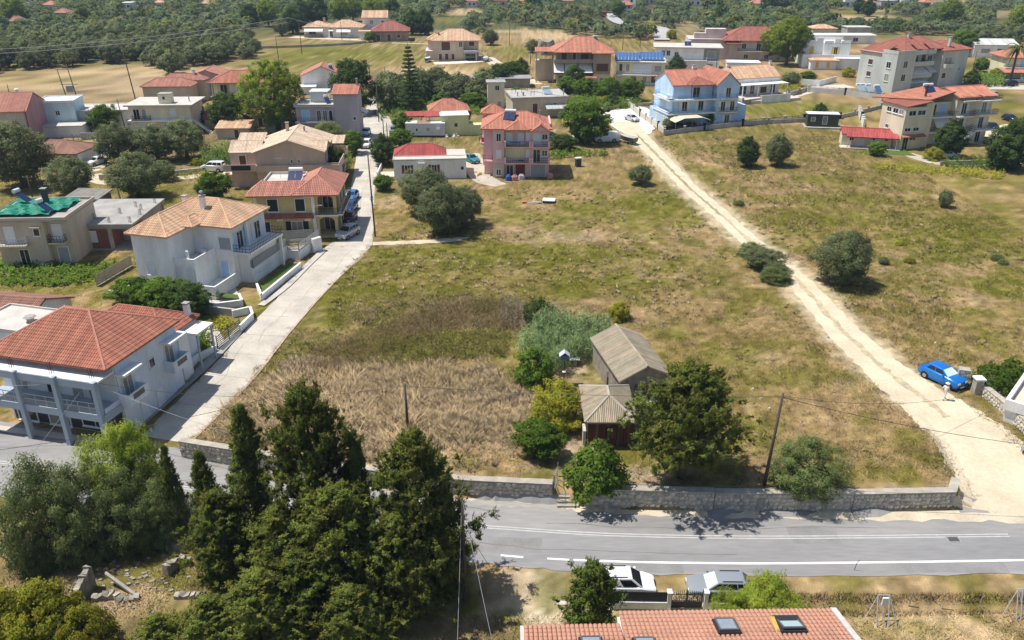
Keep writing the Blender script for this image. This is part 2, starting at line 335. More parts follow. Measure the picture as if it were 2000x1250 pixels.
# side street (concrete) from the road up to the village
SLW = [((330,868),(196,0)),]
stL = [GT(*p) for p in ((275,850),(395,735),(470,655),(545,578),(628,492),(668,462),(684,380),(692,330),(704,280),(706,240),(718,205),(720,180))]
stR = [GT(*p) for p in ((368,868),(498,735),(560,655),(625,580),(722,484),(728,460),(731,380),(738,330),(748,285),(764,245),(742,205),(732,180))]
stC = [(a+b)/2 for a, b in zip(stL, stR)]; stW = [(a-b).length/2*.98 for a, b in zip(stL, stR)]
ribbon('street', stC, stW, stW, conc, 0.028, 8, .08, 8)
curbm = mat('kerb_concrete', (0.47, 0.43, 0.37), 0.9, 0.1, 1)
ribbon('street_kerb', [GT(*p) for p in ((375,862),(500,735),(562,655),(627,580),(700,505),(722,485))], .1, .1, mat('kerb_terracotta', (0.5, 0.36, 0.26), .9, .15, 2), 0.09, 6, .03, 2)
walkm = mat('pavement_grey', (0.34, 0.33, 0.31), 0.93, 0.12, .8)
ribbon('pavement', [GT(*p) for p in ((262,838),(395,722),(440,676),(474,640))], .55, .55, walkm, .13, 6, 0, 2)
ribbon('pavement', [GT(*p) for p in ((510,598),(560,560),(600,520),(634,488))], .45, .45, mat('pavement_pale', (0.5, 0.46, 0.41), .93, .1, .8), .13, 6, 0, 2)
ribbon('pavement', [G(*p, ZR) for p in ((-300,800),(-60,831),(10,841),(130,856),(250,872))], .5, .35, pave, .12, 6, 0, 2, z=ZR)
# farm paths, yards and drives
dirt = mat('pale_dirt', (0.57, 0.48, 0.345), 0.97, 0.16, .5, .4, 14, fine=.1); pdirt = mat('grey_dirt', (0.47, 0.41, 0.33), 0.97, .15, .5, .4, 14, fine=.1)
ribbon('path', [GT(*p) for p in ((728,476),(790,474),(850,471),(920,466))], .75, .75, dirt, .025, 6, .18, 3)
ribbon('gravel_yard', [GT(*p) for p in ((1170,210),(1215,214),(1230,240),(1245,262))], [5,6.5,6,3], [6,6,5,3], mat('white_gravel', (0.74, 0.69, 0.59), .97, .1, .3, .4, 14, fine=.06), .034, 6, .4, 6)
ribbon('path', [GT(*p) for p in ((1078,272),(1130,268),(1180,262))], 2.2, 2.2, dirt, .03, 5, .2, 3)
ribbon('drive', [GT(*p) for p in ((915,300),(930,330),(945,352),(975,363))], [2.2,2.2,2.4,1.6], [2.2,2.2,1.8,1], pdirt, .03, 6, .1, 4)
ribbon('path', [GT(*p) for p in ((175,330),(205,355),(300,352),(370,345),(430,330))], 1.7, 1.7, dirt, .03, 6, .15, 3)
ribbon('path', [GT(*p) for p in ((185,330),(196,305),(205,282),(190,262))], 1.6, 1.6, pdirt, .03, 5, .1, 3)
ribbon('path', [GT(*p) for p in ((950,112),(985,135),(1020,152),(1045,165))], 2.6, 2.6, dirt, .03, 5, .2, 3)
ribbon('path', [GT(*p) for p in ((765,84),(840,86),(900,87))], .9, .9, dirt, .03, 5, .1, 2)
ribbon('gravel_yard', [GT(*p) for p in ((848,124),(900,122),(950,118))], 2.6, 2.2, mat('white_gravel', (0,0,0)), .03, 5, .2, 3)
ribbon('gravel_yard', [GT(*p) for p in ((570,72),(650,76),(710,78))], 3, 3, dirt, .03, 5, .2, 3)
ribbon('path', [GT(*p) for p in ((850,172),(780,172),(735,176))], 2.2, 2.2, pdirt, .03, 5, .1, 3)
ribbon('village_road', [GT(*p) for p in ((1862,172),(1925,170),(2060,172))], 4, 4, mat('pale_road', (.52,.47,.41), .95, .08, .3), .03, 5, .1, 3)
ribbon('gravel_yard', [GT(*p) for p in ((2010,250),(1955,262),(1935,285))], 5, 5, dirt, .03, 5, .2, 4)
ribbon('path', [GT(*p) for p in ((1770,300),(1830,318),(1900,320),(2010,316))], 1.6, 1.6, pdirt, .03, 5, .15, 3)
ribbon('path', [GT(*p) for p in ((1525,190),(1600,172),(1660,168))], 3, 3, pave, .03, 5, .1, 3)
far_asph = mat('far_road', (.42,.41,.40), .95, .06, .2)
ribbon('far_road', [GT(*p) for p in ((1185,28),(1195,35),(1205,43),(1222,49),(1255,53),(1290,56),(1296,62),(1290,70),(1293,80))], 3.2, 3.2, far_asph, .5, 6, .1, 3)
ribbon('parking_strip', [G(*p, -1.95) for p in ((1085,1150),(1250,1150),(1480,1152))], 1.6, 1.5, mat('parking_concrete', (.56,.50,.42), .95, .12, .6, .2, 20, fine=.06), .02, 5, .05, 4, z=-1.95)
sheet('pavement', ((1935,775),(1955,760),(2100,790),(2100,830)), pave, .03)

# joints and cracks in the concrete street, tar seams and patches on the asphalt
jm = mat('street_joint', (0.27, 0.24, 0.2), .95, .2, 2); tarm = mat('tar_seam', (0.12, 0.115, 0.11), .8, .15, 2); patchm = mat('asphalt_patch', (0.245, 0.235, 0.226), .93, .12, .8, .2, 40, fine=.08)
sc_ = cr(stC, 8)
for i in range(4, len(sc_)-2, 4):
    d = (sc_[i+1]-sc_[i-1]); d = Vector((d.x, d.y, 0)).normalized(); nl = Vector((-d.y, d.x, 0)); w = float(np.interp(i/len(sc_), np.linspace(0, 1, len(stW)), stW))*.95
    ribbon('street_joint', [sc_[i]+nl*(w*t)+d*random.uniform(-.06, .06) for t in (1, .5, 0, -.5, -1)], .022, .022, jm, .034, 2, 0, 2)
for k in range(7):
    i = 6+k*9; 
    if i+10 < len(sc_): ribbon('street_crack', [sc_[i+q]+Vector((random.uniform(-.5,.5)+(k % 3-1)*.8, random.uniform(-.4,.4), 0)) for q in (0,2,4,6,8)], .018, .018, jm, .036, 5, .01, 2)
rc_ = cr(CL[4:12], 10)
for off, a, b in ((2.1, 14, 40), (-2.0, 22, 60), (1.0, 44, 68), (-3.2, 8, 30)): ribbon('tar_seam', [rc_[q]+Vector((0, off+random.uniform(-.18, .18), 0)) for q in range(a, b, 3)], .022, .022, tarm, .0345, 3, .012, 2, z=ZR)
for x, y, w, l in ((9.5, 45.3, .7, 2.6), (22.5, 48.6, 1.0, 1.8), (-1.0, 47.5, .8, 3.2), (31, 45.2, .6, 4.0)): ribbon('asphalt_patch', [Vector((x-l, y, 0)), Vector((x, y+.05, 0)), Vector((x+l, y-.05, 0))], w, w, patchm, .0335, 4, .05, 2, z=ZR)

ribbon('lane_surface', [c+Vector((0, -2.05, 0)) for c in CL[5:]], 1.75, 1.75, mat('lane_asphalt', (0.25, 0.242, 0.236), .92, .12, .25, .15, 60, fine=.08, stretch=(.3, 1.8, 1)), .0325, 8, .12, 4, z=ZR)
ribbon('lane_surface', [c+Vector((0, 3.3, 0)) for c in CL[6:]], .7, .7, mat('dusty_asphalt', (0.36, 0.335, 0.30), .94, .2, .35, .15, 60, fine=.1, stretch=(.3, 1.5, 1)), .033, 10, .3, 4, z=ZR)
# ================================================================ BUILDINGS
def tile_slope(b, poly, tw=0.24, th=0.07, cl=0.38, sub=4, saw=True, flatn=0.03):
    """barrel tiles over a planar convex roof polygon; first edge = the eave"""
    P_ = [Vector(p) for p in poly]; e = (P_[1]-P_[0]); e.normalize()
    nrm = Vector((0, 0, 0))
    for i in range(len(P_)): nrm += P_[i].cross(P_[(i+1) % len(P_)])
    nrm.normalize()
    if nrm.z < 0: nrm = -nrm
    g = nrm.cross(e); o = P_[0]
    if sum((p-o).dot(g) for p in P_) < 0: g = -g
    st = [((p-o).dot(e), (p-o).dot(g)) for p in P_]
    s0 = min(a for a, _ in st); s1 = max(a for a, _ in st)
    n = max(2, int(round((s1-s0)/tw))); w = (s1-s0)/n; S = []
    for i in range(n):
        for k in range(sub): S.append((s0+w*(i+k/sub), th*abs(math.sin(math.pi*k/sub))))
    S.append((s1, 0))
    tmax = max(t for _, t in st); lev = np.arange(0, tmax+cl, cl) if saw else np.array([0, tmax+.01])
    prev = None; ci = 0; tr = random.uniform(.78, 1.2)
    for q_, (s, h) in enumerate(S):
        if q_ % sub == 0: tr = random.uniform(.80, 1.16); hr = random.uniform(-.05, .09)
        ss = min(max(s, s0+1e-4), s1-1e-4); ts = []
        for i in range(len(st)):
            (a, ta), (c, tc) = st[i], st[(i+1) % len(st)]
            if (a-ss)*(c-ss) <= 0 and abs(a-c) > 1e-9: ts.append(ta+(tc-ta)*(ss-a)/(c-a))
        lo, hi = (min(ts), max(ts)) if ts else (0, 0)
        col = []
        for i in range(len(lev)-1):
            for t, x in ((lev[i], .03 if saw else 0), (lev[i+1], 0)):
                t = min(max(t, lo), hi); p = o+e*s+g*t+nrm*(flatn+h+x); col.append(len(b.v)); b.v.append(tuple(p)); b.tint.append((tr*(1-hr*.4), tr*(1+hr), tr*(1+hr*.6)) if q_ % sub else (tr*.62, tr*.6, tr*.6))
        if prev:
            for i in range(len(col)-1): b.f.append((prev[i], col[i], col[i+1], prev[i+1]))
        prev = col
    return b
class House:
    def __init__(s, name, label, x, y, ang, wall, cat='house', z=None, group=None, tw=0.24, lite=False):
        s.r = thing(name, label, cat, x, y, z, R(ang), group); s.wm = wall; s.tw = tw; s.lite = lite; s.fm = trim
        s.ang = R(ang)
    def w(s, lx, ly, lz=0.0):                  # world position of a local point
        c, t = math.cos(s.ang), math.sin(s.ang); return Vector((s.r.location.x+lx*c-ly*t, s.r.location.y+lx*t+ly*c, s.r.location.z+lz))
    def box(s, name, m, *a): return MB().box(*a).build(name, m, s.r)
    def walls(s, x0, y0, x1, y1, z0, z1, m=None): return s.box('wall', m or s.wm, x0, y0, z0, x1, y1, z1)
    def fb(s, b, face, val, c0, c1, t0, t1, z0, z1):
        if face == 'f': b.box(c0, val-t1, z0, c1, val-t0, z1)
        elif face == 'b': b.box(c0, val+t0, z0, c1, val+t1, z1)
        elif face == 'l': b.box(val-t1, c0, z0, val-t0, c1, z1)
        else: b.box(val+t0, c0, z0, val+t1, c1, z1)
        return b
    def win(s, face, val, c, z, w, h, st='dark', fm=None, shut=None, sill=True, door=False):
        a, d, fr = c-w/2, c+w/2, 0.09; fm = fm or s.fm
        b = MB()
        for q in ((a-fr, a, z-fr*(not door), z+h+fr), (d, d+fr, z-fr*(not door), z+h+fr), (a, d, z+h, z+h+fr)): s.fb(b, face, val, q[0], q[1], -.02, .07, q[2], q[3])
        if not door: s.fb(b, face, val, a, d, -.02, .07, z-fr, z)
        if st == 'dark' and not s.lite and w > .7: s.fb(b, face, val, c-.03, c+.03, 0, .05, z, z+h)
        o = b.build('door' if door else 'window', fm, s.r)
        pm = {'dark': glass, 'white': mat('white_shutter', (.74,.75,.76), .6, .04), 'green': mat('dark_green_shutter', (.012,.03,.024), .5, .05), 'brown': mat('brown_shutter', (.13,.055,.035), .6, .1),
              'blue': mat('blue_shutter', (.16,.33,.62), .5, .05), 'yellow': mat('yellow_shutter', (.72,.45,.05), .6, .05), 'red': mat('dark_red_shutter', (.19,.035,.03), .6, .08), 'grey': mat('grey_shutter', (.35,.36,.37), .6, .05), 'lblue': mat('pale_blue_shutter', (.42,.62,.82), .5, .05)}
        p = MB(); s.fb(p, face, val, a, d, -.01, .025, z, z+h)
        if st not in ('dark',) and not s.lite and h > .9:
            k = int(h/.16)
            for i in range(k): s.fb(p, face, val, a+.03, d-.03, .02, .042, z+.03+i*h/k, z+h/k*(i+.72))
        p.build('pane' if st == 'dark' else 'shutter', pm[st] if st != 'dark' or random.random() < .62 else random.choice([mat('pane_curtain', (.30,.28,.25), .25, .15, 3, spec=.6), mat('pane_sky', (.07,.095,.125), .06, 0, spec=.8), mat('pane_brown', (.06,.05,.042), .12, .1, 4, spec=.6)]), o)
        if shut:
            for q in ((a-fr-w*.5, a-fr-.01), (d+fr+.01, d+fr+w*.5)):
                p = MB(); s.fb(p, face, val, q[0], q[1], .01, .06, z-.04, z+h+.04); p.build('shutter', pm[shut], o)
        if sill and not door and not s.lite:
            p = MB(); s.fb(p, face, val, a-.15, d+.15, -.02, .16, z-fr-.07, z-fr-.003); p.build('sill', fm, o)
        return o
    def wins(s, face, val, L, **k):
        for q in L: s.win(face, val, *q[:4], q[4] if len(q) > 4 else 'dark', **{**k, **(q[5] if len(q) > 5 else {})})
    def balcony(s, face, val, c0, c1, dep, z, rail='bars', m=None, rm=None, th=.2, sides=True, hh=.95):
        b = MB(); s.fb(b, face, val, c0, c1, 0, dep, z-th, z); o = b.build('balcony', m or trim, s.r)
        r = MB(); rm = rm or (darkm if rail == 'bars' else (m or trim))
        if rail == 'wall':
            s.fb(r, face, val, c0, c1, dep-.12, dep-.003, z+.002, z+hh)
            if sides: s.fb(r, face, val, c0+.003, c0+.12, 0, dep-.125, z+.002, z+hh); s.fb(r, face, val, c1-.12, c1-.003, 0, dep-.125, z+.002, z+hh)
        elif rail == 'glass':
            s.fb(r, face, val, c0, c1, dep-.06, dep-.03, z+.002, z+hh)
        else:
            for q in (z+hh-.05, z+hh*.5, z+.1): s.fb(r, face, val, c0, c1, dep-.07, dep-.03, q, q+.045)
            n = max(2, int((c1-c0)/(.35 if not s.lite else .9)))
            for i in range(n+1):
                x = c0+(c1-c0-.04)*i/n; s.fb(r, face, val, x, x+.035, dep-.065, dep-.035, z, z+hh)
            if sides:
                for x in (c0+.01, c1-.05):
                    for q in (z+hh-.05, z+hh*.5, z+.1): s.fb(r, face, val, x, x+.04, 0, dep-.075, q, q+.045)
                    for i in range(int(dep/.4)): s.fb(r, face, val, x, x+.035, i*.4, i*.4+.035, z, z+hh)
        if rail: r.build('railing', rm, o)
        return o
    def roof_shell(s, slopes, m, name='roof', caps=(), th=.12, saw=True, capm=None, tiled=True, tw=None):
        b = MB()
        for p in slopes:
            q = [Vector(v) for v in p]; b.solid([v-Vector((0, 0, th)) for v in q], q)
        o = b.build(name, m, s.r)
        if tiled:
            saw = saw and s.r.location.y < 125; t = MB(); t.tint = []
            for p in slopes: tile_slope(t, p, tw or s.tw, cl=.38, saw=saw, sub=4 if s.r.location.y < 125 else 3)
            bc = np.array(MCOL[m.name]); tm = mat(m.name+'_pieces', (1, 1, 1), .8, .14, .9, .15, 40, attr='tint', fine=.12)
            q = t.build('roof_tile', tm, o); tag(q, kind='stuff'); a = q.data.attributes.new('tint', 'FLOAT_COLOR', 'POINT'); cc = np.ones((len(t.v), 4), np.float32); cc[:, :3] = np.array(t.tint)*bc*1.06; a.data.foreach_set('color', cc.ravel())
        if caps:
            c = MB()
            for p, q in caps: c.tube([Vector(p)+Vector((0,0,.05)), Vector(q)+Vector((0,0,.05))], .12 if s.tw < .3 else .15, 6)
            c.build('ridge_cap', capm or m, o)
        return o
    def hip(s, x0, y0, x1, y1, z, rise, m, ov=.45, ridge=None, saw=True, tiled=True, capm=None, inset=None, tw=None):
        x0 -= ov; y0 -= ov; x1 += ov; y1 += ov; W, D = x1-x0, y1-y0
        ridge = ridge or ('x' if W >= D else 'y'); k = inset if inset is not None else min(W, D)/2
        a, b, c, d = (x0,y0,z), (x1,y0,z), (x1,y1,z), (x0,y1,z); ym = (y0+y1)/2; xm = (x0+x1)/2
        if ridge == 'x': r0, r1 = (x0+k, ym, z+rise), (x1-k, ym, z+rise); sl = [[a,b,r1,r0],[b,c,r1],[c,d,r0,r1],[d,a,r0]]
        else: r0, r1 = (xm, y0+k, z+rise), (xm, y1-k, z+rise); sl = [[a,b,r0],[b,c,r1,r0],[c,d,r1],[d,a,r0,r1]]
        if (Vector(r0)-Vector(r1)).length < .05: sl = [[a,b,r0],[b,c,r0],[c,d,r0],[d,a,r0]]
        caps = [(a,r0),(b,r1 if ridge == 'x' else r0),(c,r1),(d,r0 if ridge == 'x' else r1)]+([(r0,r1)] if (Vector(r0)-Vector(r1)).length > .05 else [])
        return s.roof_shell(sl, m, caps=caps, saw=saw, tiled=tiled, capm=capm, tw=tw)
    def gable(s, x0, y0, x1, y1, z, rise, m, axis='x', ov=.4, ovg=.2, saw=True, wall=True, tiled=True, tw=None, frac=.5, wm=None):
        if axis == 'x':
            k = rise/((y1-y0)*.5)*ov; ym = y0+(y1-y0)*frac
            r0, r1 = (x0-ovg, ym, z+rise), (x1+ovg, ym, z+rise)
            sl = [[(x0-ovg,y0-ov,z-k),(x1+ovg,y0-ov,z-k),r1,r0],[(x1+ovg,y1+ov,z-k),(x0-ovg,y1+ov,z-k),r0,r1]]
            tri = [[(x,y0,z-.01),(x,y1,z-.01),(x,ym,z+rise-.05)] for x in (x0, x1)]; off = Vector((.15,0,0))
        else:
            k = rise/((x1-x0)*.5)*ov; xm = x0+(x1-x0)*frac
            r0, r1 = (xm, y0-ovg, z+rise), (xm, y1+ovg, z+rise)
            sl = [[(x0-ov,y1+ovg,z-k),(x0-ov,y0-ovg,z-k),r0,r1],[(x1+ov,y0-ovg,z-k),(x1+ov,y1+ovg,z-k),r1,r0]]
            tri = [[(x0,y,z-.01),(x1,y,z-.01),(xm,y,z+rise-.05)] for y in (y0, y1)]; off = Vector((0,.15,0))
        if wall:
            for t, sg in zip(tri, (1, -1)):
                q = [Vector(v) for v in t]; MB().solid(q, [v+off*sg for v in q]).build('gable_wall', wm or s.wm, s.r)
        return s.roof_shell(sl, m, caps=[(r0, r1)], saw=saw, tiled=tiled, tw=tw)
    def mono(s, p, m, saw=True, tiled=True, tw=None): return s.roof_shell([p], m, saw=saw, tiled=tiled, tw=tw)
    def flat(s, x0, y0, x1, y1, z, m=None, ov=.3, th=.22, par=0.0, pm=None):
        o = MB().box(x0-ov, y0-ov, z, x1+ov, y1+ov, z+th).build('roof', m or concrete, s.r)
        if par:
            b = MB(); X0, Y0, X1, Y1 = x0-ov, y0-ov, x1+ov, y1+ov; t = .15; zz = z+th
            b.box(X0, Y0, zz, X1, Y0+t, zz+par).box(X0, Y1-t, zz, X1, Y1, zz+par).box(X0, Y0+t, zz, X0+t, Y1-t, zz+par).box(X1-t, Y0+t, zz, X1, Y1-t, zz+par)
            b.build('parapet', pm or s.wm, o)
        return o
    def chimney(s, x, y, z0, z1, w=.5, m=None, cap=True):
        o = MB().box(x-w/2, y-w/2, z0, x+w/2, y+w/2, z1).build('chimney', m or s.wm, s.r)
        if cap: MB().box(x-w*.65, y-w*.65, z1+.12, x+w*.65, y+w*.65, z1+.2).box(x-w*.4,y-w*.4,z1,x-w*.25,y+w*.4,z1+.12).box(x+w*.25,y-w*.4,z1,x+w*.4,y+w*.4,z1+.12).build('chimney_cap', concrete, o)
        return o
    def pipe(s, x, y, z0, z1, r=.1, m=None, name='flue'): return MB().cyl((x,y,z0), (x,y,z1), r, r, 8).cyl((x,y,z1), (x,y,z1+.15), r*1.8, r*1.2, 8).build(name, m or greym, s.r)
    def heater(s, x, y, z, ang=0.0, n=2, tilt=.45, blue=True):
        o = bpy.data.objects.new('solar_heater', None); COL.objects.link(o); o.parent = s.r; o.location = (x, y, z); o.rotation_euler = (0, 0, ang)
        for i in range(n):
            u = i*1.05-n*.52; a = [(u,0,.1),(u+1,0,.1),(u+1,1.5,1.1),(u,1.5,1.1)]
            MB().solid([Vector(q)-Vector((0,0,.09)) for q in a], [Vector(q) for q in a]).build('solar_panel', solar if blue else mat('pale_collector', (.35,.42,.48), .12, 0, spec=.7), o)
        MB().cyl((-n*.5,1.75,1.35), (n*.5,1.75,1.35), .28, .28, 10).build('water_tank', mat('tank_white', (.7,.7,.7), .35, 0, spec=.5), o, smooth=False)
        b = MB()
        for q in (-n*.45, n*.45): b.cyl((q,1.7,0), (q,1.75,1.3), .03).cyl((q,.1,0), (q,1.6,1.0), .03)
        b.build('stand', greym, o); return o
    def awning(s, face, val, c0, c1, z, dep, drop, m):
        b = MB(); f = lambda c, t, zz: {'f': (c, val-t, zz), 'b': (c, val+t, zz), 'l': (val-t, c, zz), 'r': (val+t, c, zz)}[face]
        q = [Vector(f(c0,.02,z)), Vector(f(c1,.02,z)), Vector(f(c1,dep,z-drop)), Vector(f(c0,dep,z-drop))]
        b.solid([v-Vector((0,0,.04)) for v in q], q); return b.build('awning', m, s.r)
    def post(s, x, y, z0, z1, w=.25, m=None, name='column'): return s.box(name, m or s.wm, x-w/2, y-w/2, z0, x+w/2, y+w/2, z1)
    def aerial(s, x, y, z, h=2.2):
        b = MB().cyl((x,y,z), (x,y,z+h), .025).cyl((x-.6,y,z+h), (x+.6,y,z+h), .015)
        for i in range(5): b.cyl((x-.5+i*.25,y-.25,z+h), (x-.5+i*.25,y+.25,z+h), .012)
        return b.build('aerial', greym, s.r)
    def ac(s, face, val, c, z):
        b = MB(); s.fb(b, face, val, c-.4, c+.4, .05, .35, z, z+.55); return b.build('air_conditioner', trim, s.r)
    def stairs(s, x0, x1, y0, y1, z0, z1, axis='x', n=12, m=None, w=None):
        b = MB()
        for i in range(n):
            t0, t1 = i/n, (i+1)/n; zt = z0+(z1-z0)*t1
            if axis == 'x': b.box(x0+(x1-x0)*t0, y0, zt-.35, x0+(x1-x0)*t1-.004, y1, zt)
            else: b.box(x0, y0+(y1-y0)*t0, zt-.35, x1, y0+(y1-y0)*t1-.004, zt)
        return b.build('steps', m or concrete, s.r)
cream = plaster('cream_plaster', (.74,.655,.475)); peach = plaster('peach_plaster', (.58,.42,.33)); peach2 = plaster('light_peach_plaster', (.62,.50,.38)); pink = plaster('pink_plaster', (.71,.46,.465)); yellowp = plaster('ochre_yellow_plaster', (.56,.45,.225)); ltblue = plaster('sky_blue_plaster', (.50,.66,.83))
mauve = plaster('mauve_grey_plaster', (.46,.40,.41)); sage = plaster('sage_grey_plaster', (.52,.54,.49)); beige = plaster('beige_plaster', (.52,.44,.345)); lime = plaster('lime_plaster', (.66,.66,.36)); greyp = plaster('grey_plaster', (.40,.385,.36), .12); lemon = plaster('lemon_plaster', (.70,.64,.44)); dustyp = plaster('dusty_pink_plaster', (.50,.27,.27)); cyanp = plaster('pale_cyan_plaster', (.52,.66,.70)); tanp = plaster('tan_plaster', (.40,.31,.235)); flatw = mat('whitewashed_roof', (.55,.51,.45), .95, .12, .5, fine=.06); oldstone = mat('rough_stone_wall', (.30,.255,.21), .97, .3, 1.6, .6, 9, fine=.2)
bluep = mat('blue_grey_paint', (.37,.425,.49), .8, .06, 1); screen = mat('grey_slat', (.37,.37,.345), .7, .06, 2); awn = mat('cream_awning', (.72,.70,.64), .8, .04); bluebal = mat('blue_railing', (.16,.34,.55), .5, .05)
# --- 1 big two-storey house with pyramid roof, lower left
h = House('house', 'two-storey white house with big red tiled pyramid roof and blue-grey columns by the main road', -46.8, 62.9, -14.5, bluegrey, z=-1.3)
wl = plaster('bluish_white_plaster', (.68,.72,.77)); h.fm = trim
h.walls(0.2, 2.2, 12.4, 10.8, -.4, 7.2, wl); h.walls(1.2, 10.8, 10.9, 16, -.4, 5.3, wl); h.walls(-9, 8.2, .18, 13.2, -.4, 5.4, wl)
h.box('wall', mat('recess_shade_sheet', (.05,.05,.055), .3, .1), .5, 2.1, .1, 11.5, 2.19, 2.7)  # near-black sheet: shade of the recessed ground floor put in as colour
h.hip(0.1, 1.3, 12.4, 11.0, 7.3, 2.65, tile_red, ov=.35, inset=5.2, capm=tile_pink); h.hip(1.5, 10.9, 10.8, 16.2, 5.35, 1.65, tile_red, ov=.3)
h.flat(-9, 8.2, .1, 13.2, 5.4, flatw, ov=.2, par=.2, pm=flatw)
h.box('beam', trim, 0, 0, 6.45, 12.45, 2.15, 6.6); h.box('beam', bluep, -.1, -.05, 5.85, 12.5, -.0, 6.55)
o = h.box('balcony', bluep, -.1, -.1, 2.75, 12.6, 2.18, 3.45)
b = MB()
for q in (4.45, 4.0): b.box(0, -.02, q, 12.4, .03, q+.05)
for i in range(12): b.box(.1+i*1.1, -.01, 3.45, .14+i*1.1, .02, 4.45)
for i in range(7): b.box(0, -.005, 3.52+i*.07, 12.4, .01, 3.535+i*.07)
b.build('railing', mat('cream_railing', (.5,.48,.42), .6, .05), o)
for x in (.2, 4.2, 8.25, 12.25):
    h.box('column', bluep, x-.2, -.32, -.4, x+.2, .12, 6.7)
    b = MB()
    for dx in (-.1, .1): b.cyl((x+dx,-.2,7.0), (x+dx*1.2,-.22,8.1), .02).cyl((x+dx,.0,7.0), (x+dx*.8,.02,8.0), .02)
    b.build('rebar', mat('rusty_steel', (.12,.06,.04), .8, .2, 5), h.r)
h.wins('f', 2.2, [(2.2,3.5,1.3,2.1), (5.6,3.5,1.3,2.1), (8.2,3.5,1.1,2.1,'grey')], door=True); h.wins('f', 2.08, [(2,.2,2,2.2),(5.5,.2,2.2,2.2),(9.3,.6,2.6,1.6)])
h.win('r', 12.4, 3.5, 3.5, 1.1, 2.2, door=True); h.win('r', 12.4, 9.4, 3.5, 1.1, 2.2, door=True); h.win('r', 12.4, 6.9, 4.6, .7, .8); h.win('r', 12.4, 5.0, .0, 1.0, 2.2, 'white', door=True); h.win('r', 12.4, 7.2, .0, .9, 2.1, 'white', door=True)
for c in (3.3, 9.6):
    h.balcony('r', 12.4, c-1.25, c+1.25, 1.15, 3.4, 'wall', wl); MB().box(12.41, c-1.2, 6.1, 13.5, c+1.2, 6.3).build('canopy', trim, h.r)
    b = MB(); b.box(13.54, c-.7, 3.7, 13.58, c+.7, 4.2); b.build('balcony_grille', mat('bronze_grille', (.16,.14,.11), .6, .1), h.r)
h.box('wall', wl, 12.38, .2, 2.9, 12.5, 2.2, 3.9); h.box('wall', darkm, 11.2, 1.2, 0, 12.3, 2.1, 2.7)
h.chimney(10.4, 15.6, 5, 6.9, .5, white); h.pipe(12.5, 2.35, 0, 7.2, .05, trim, 'downpipe'); h.pipe(-4, 10.5, 5.6, 6.1, .35, concrete, 'vent')
h.box('canopy', trim, 11.05, 13.2, 4.8, 12.9, 16, 4.98); [h.post(x, y, 0.6, 4.8, .15, bluep) for x in (12.7,) for y in (13.4, 15.8)]
h.box('wall', trim, 11.05, 11.2, 0, 12.2, 12.7, 5.4)
LB = h
# --- 2 old low red-roofed house behind it, left edge
h = House('house', 'low old white house with faded brownish-red tiled roofs beside a flat concrete roof', -65.5, 78.6, -9, white, z=-.3)
h.walls(0, 0, 15, 8, -.3, 2.9); h.gable(0, 0, 15, 8, 2.9, 1.5, tile_old, 'x', .4, .3); h.walls(5, -4.5, 11, -.02, -.3, 2.6); h.mono([(4.6,-5,2.1),(11.4,-5,2.1),(11.4,-.1,3.4),(4.6,-.1,3.4)], tile_red)
h.mono([(11.3,-.9,2.55),(15.2,-.9,2.55),(15.2,.9,3.35),(11.3,.9,3.35)], tile_pink); h.wins('f', 0, [(12.5,.9,1,1,'white'),(14,.9,.7,1)]); h.box('wall', white, 10.9, -2.2, -.3, 14.2, -2.0, 2.4)
b = MB(); [b.box(11+i*.24, -2.3, .2, 11.08+i*.24, -2.21, 2.2) for i in range(9)]; b.build('slat_screen', trim, h.r)
# --- 3 white villa with terracotta hip roofs
h = House('villa', 'white three-level villa with terracotta tiled hip roofs and roof terraces', -45.4, 91.6, -15, white)
h.walls(.3, .3, 5.2, 13, -.3, 7.5); h.walls(5.22, 5.2, 10.4, 13, -.3, 7.5); h.walls(5.22, .9, 7.9, 5.18, -.3, 3.75); h.walls(7.92, .3, 10.6, 5.18, -.3, .85)
h.walls(10.42, 6.2, 11.8, 12.8, -.3, 4.0)
h.hip(.3, .3, 5.2, 12, 7.5, 1.75, tile_tan, ridge='y'); h.hip(.4, 5.1, 10.6, 13.1, 7.52, 2.1, tile_tan, ridge='x', inset=4.2); h.hip(4.1, 3.6, 6.4, 7, 7.7, .85, tile_tan, ov=.25)
h.chimney(5.7, 7.4, 8.6, 10.3, .55, white); h.pipe(5.7, 7.4, 10.4, 10.9, .16, greym); h.chimney(1.2, 10, 8, 9.2, .5, white)
MB().box(5.22, .8, 3.77, 8.0, 1.0, 4.7).box(7.85, 1.0, 3.77, 8.0, 5.18, 4.7).build('parapet', white, h.r); MB().box(7.92,.2,.87,10.7,.4,1.75).box(10.5,.4,.87,10.7,5.18,1.75).build('parapet', white, h.r)
MB().box(6.9, .98, 4.7, 7.2, 1.2, 5.6).build('chimney', white, h.r); h.ac('f', 5.2, 6.6, 3.9); h.win('f', 5.2, 5.8, 3.8, .9, 2.1, 'white', door=True); h.win('f', 5.2, 9.5, 4.6, 1.6, 1.5, 'grey'); h.win('f', 5.2, 9, .9, 1.0, 2.1, 'lblue', door=True)
h.wins('f', .3, [(2.3,2.5,.95,1.3,'white')]); h.win('f', .9, 5.75, 1.9, .6, 1.5, 'white'); h.win('f', .9, 7.1, 1.9, .7, 1.5, 'white'); h.wins('f', .3, [(2.6,.15,.9,.55),(4.6,.15,.5,.5)]); h.win('f', .9, 6.6, .0, .5, .5)
h.pipe(7.6, .8, .2, 3.2, .06, trim, 'downpipe'); h.pipe(7.9, .25, -.2, 1.4, .05, trim, 'downpipe')
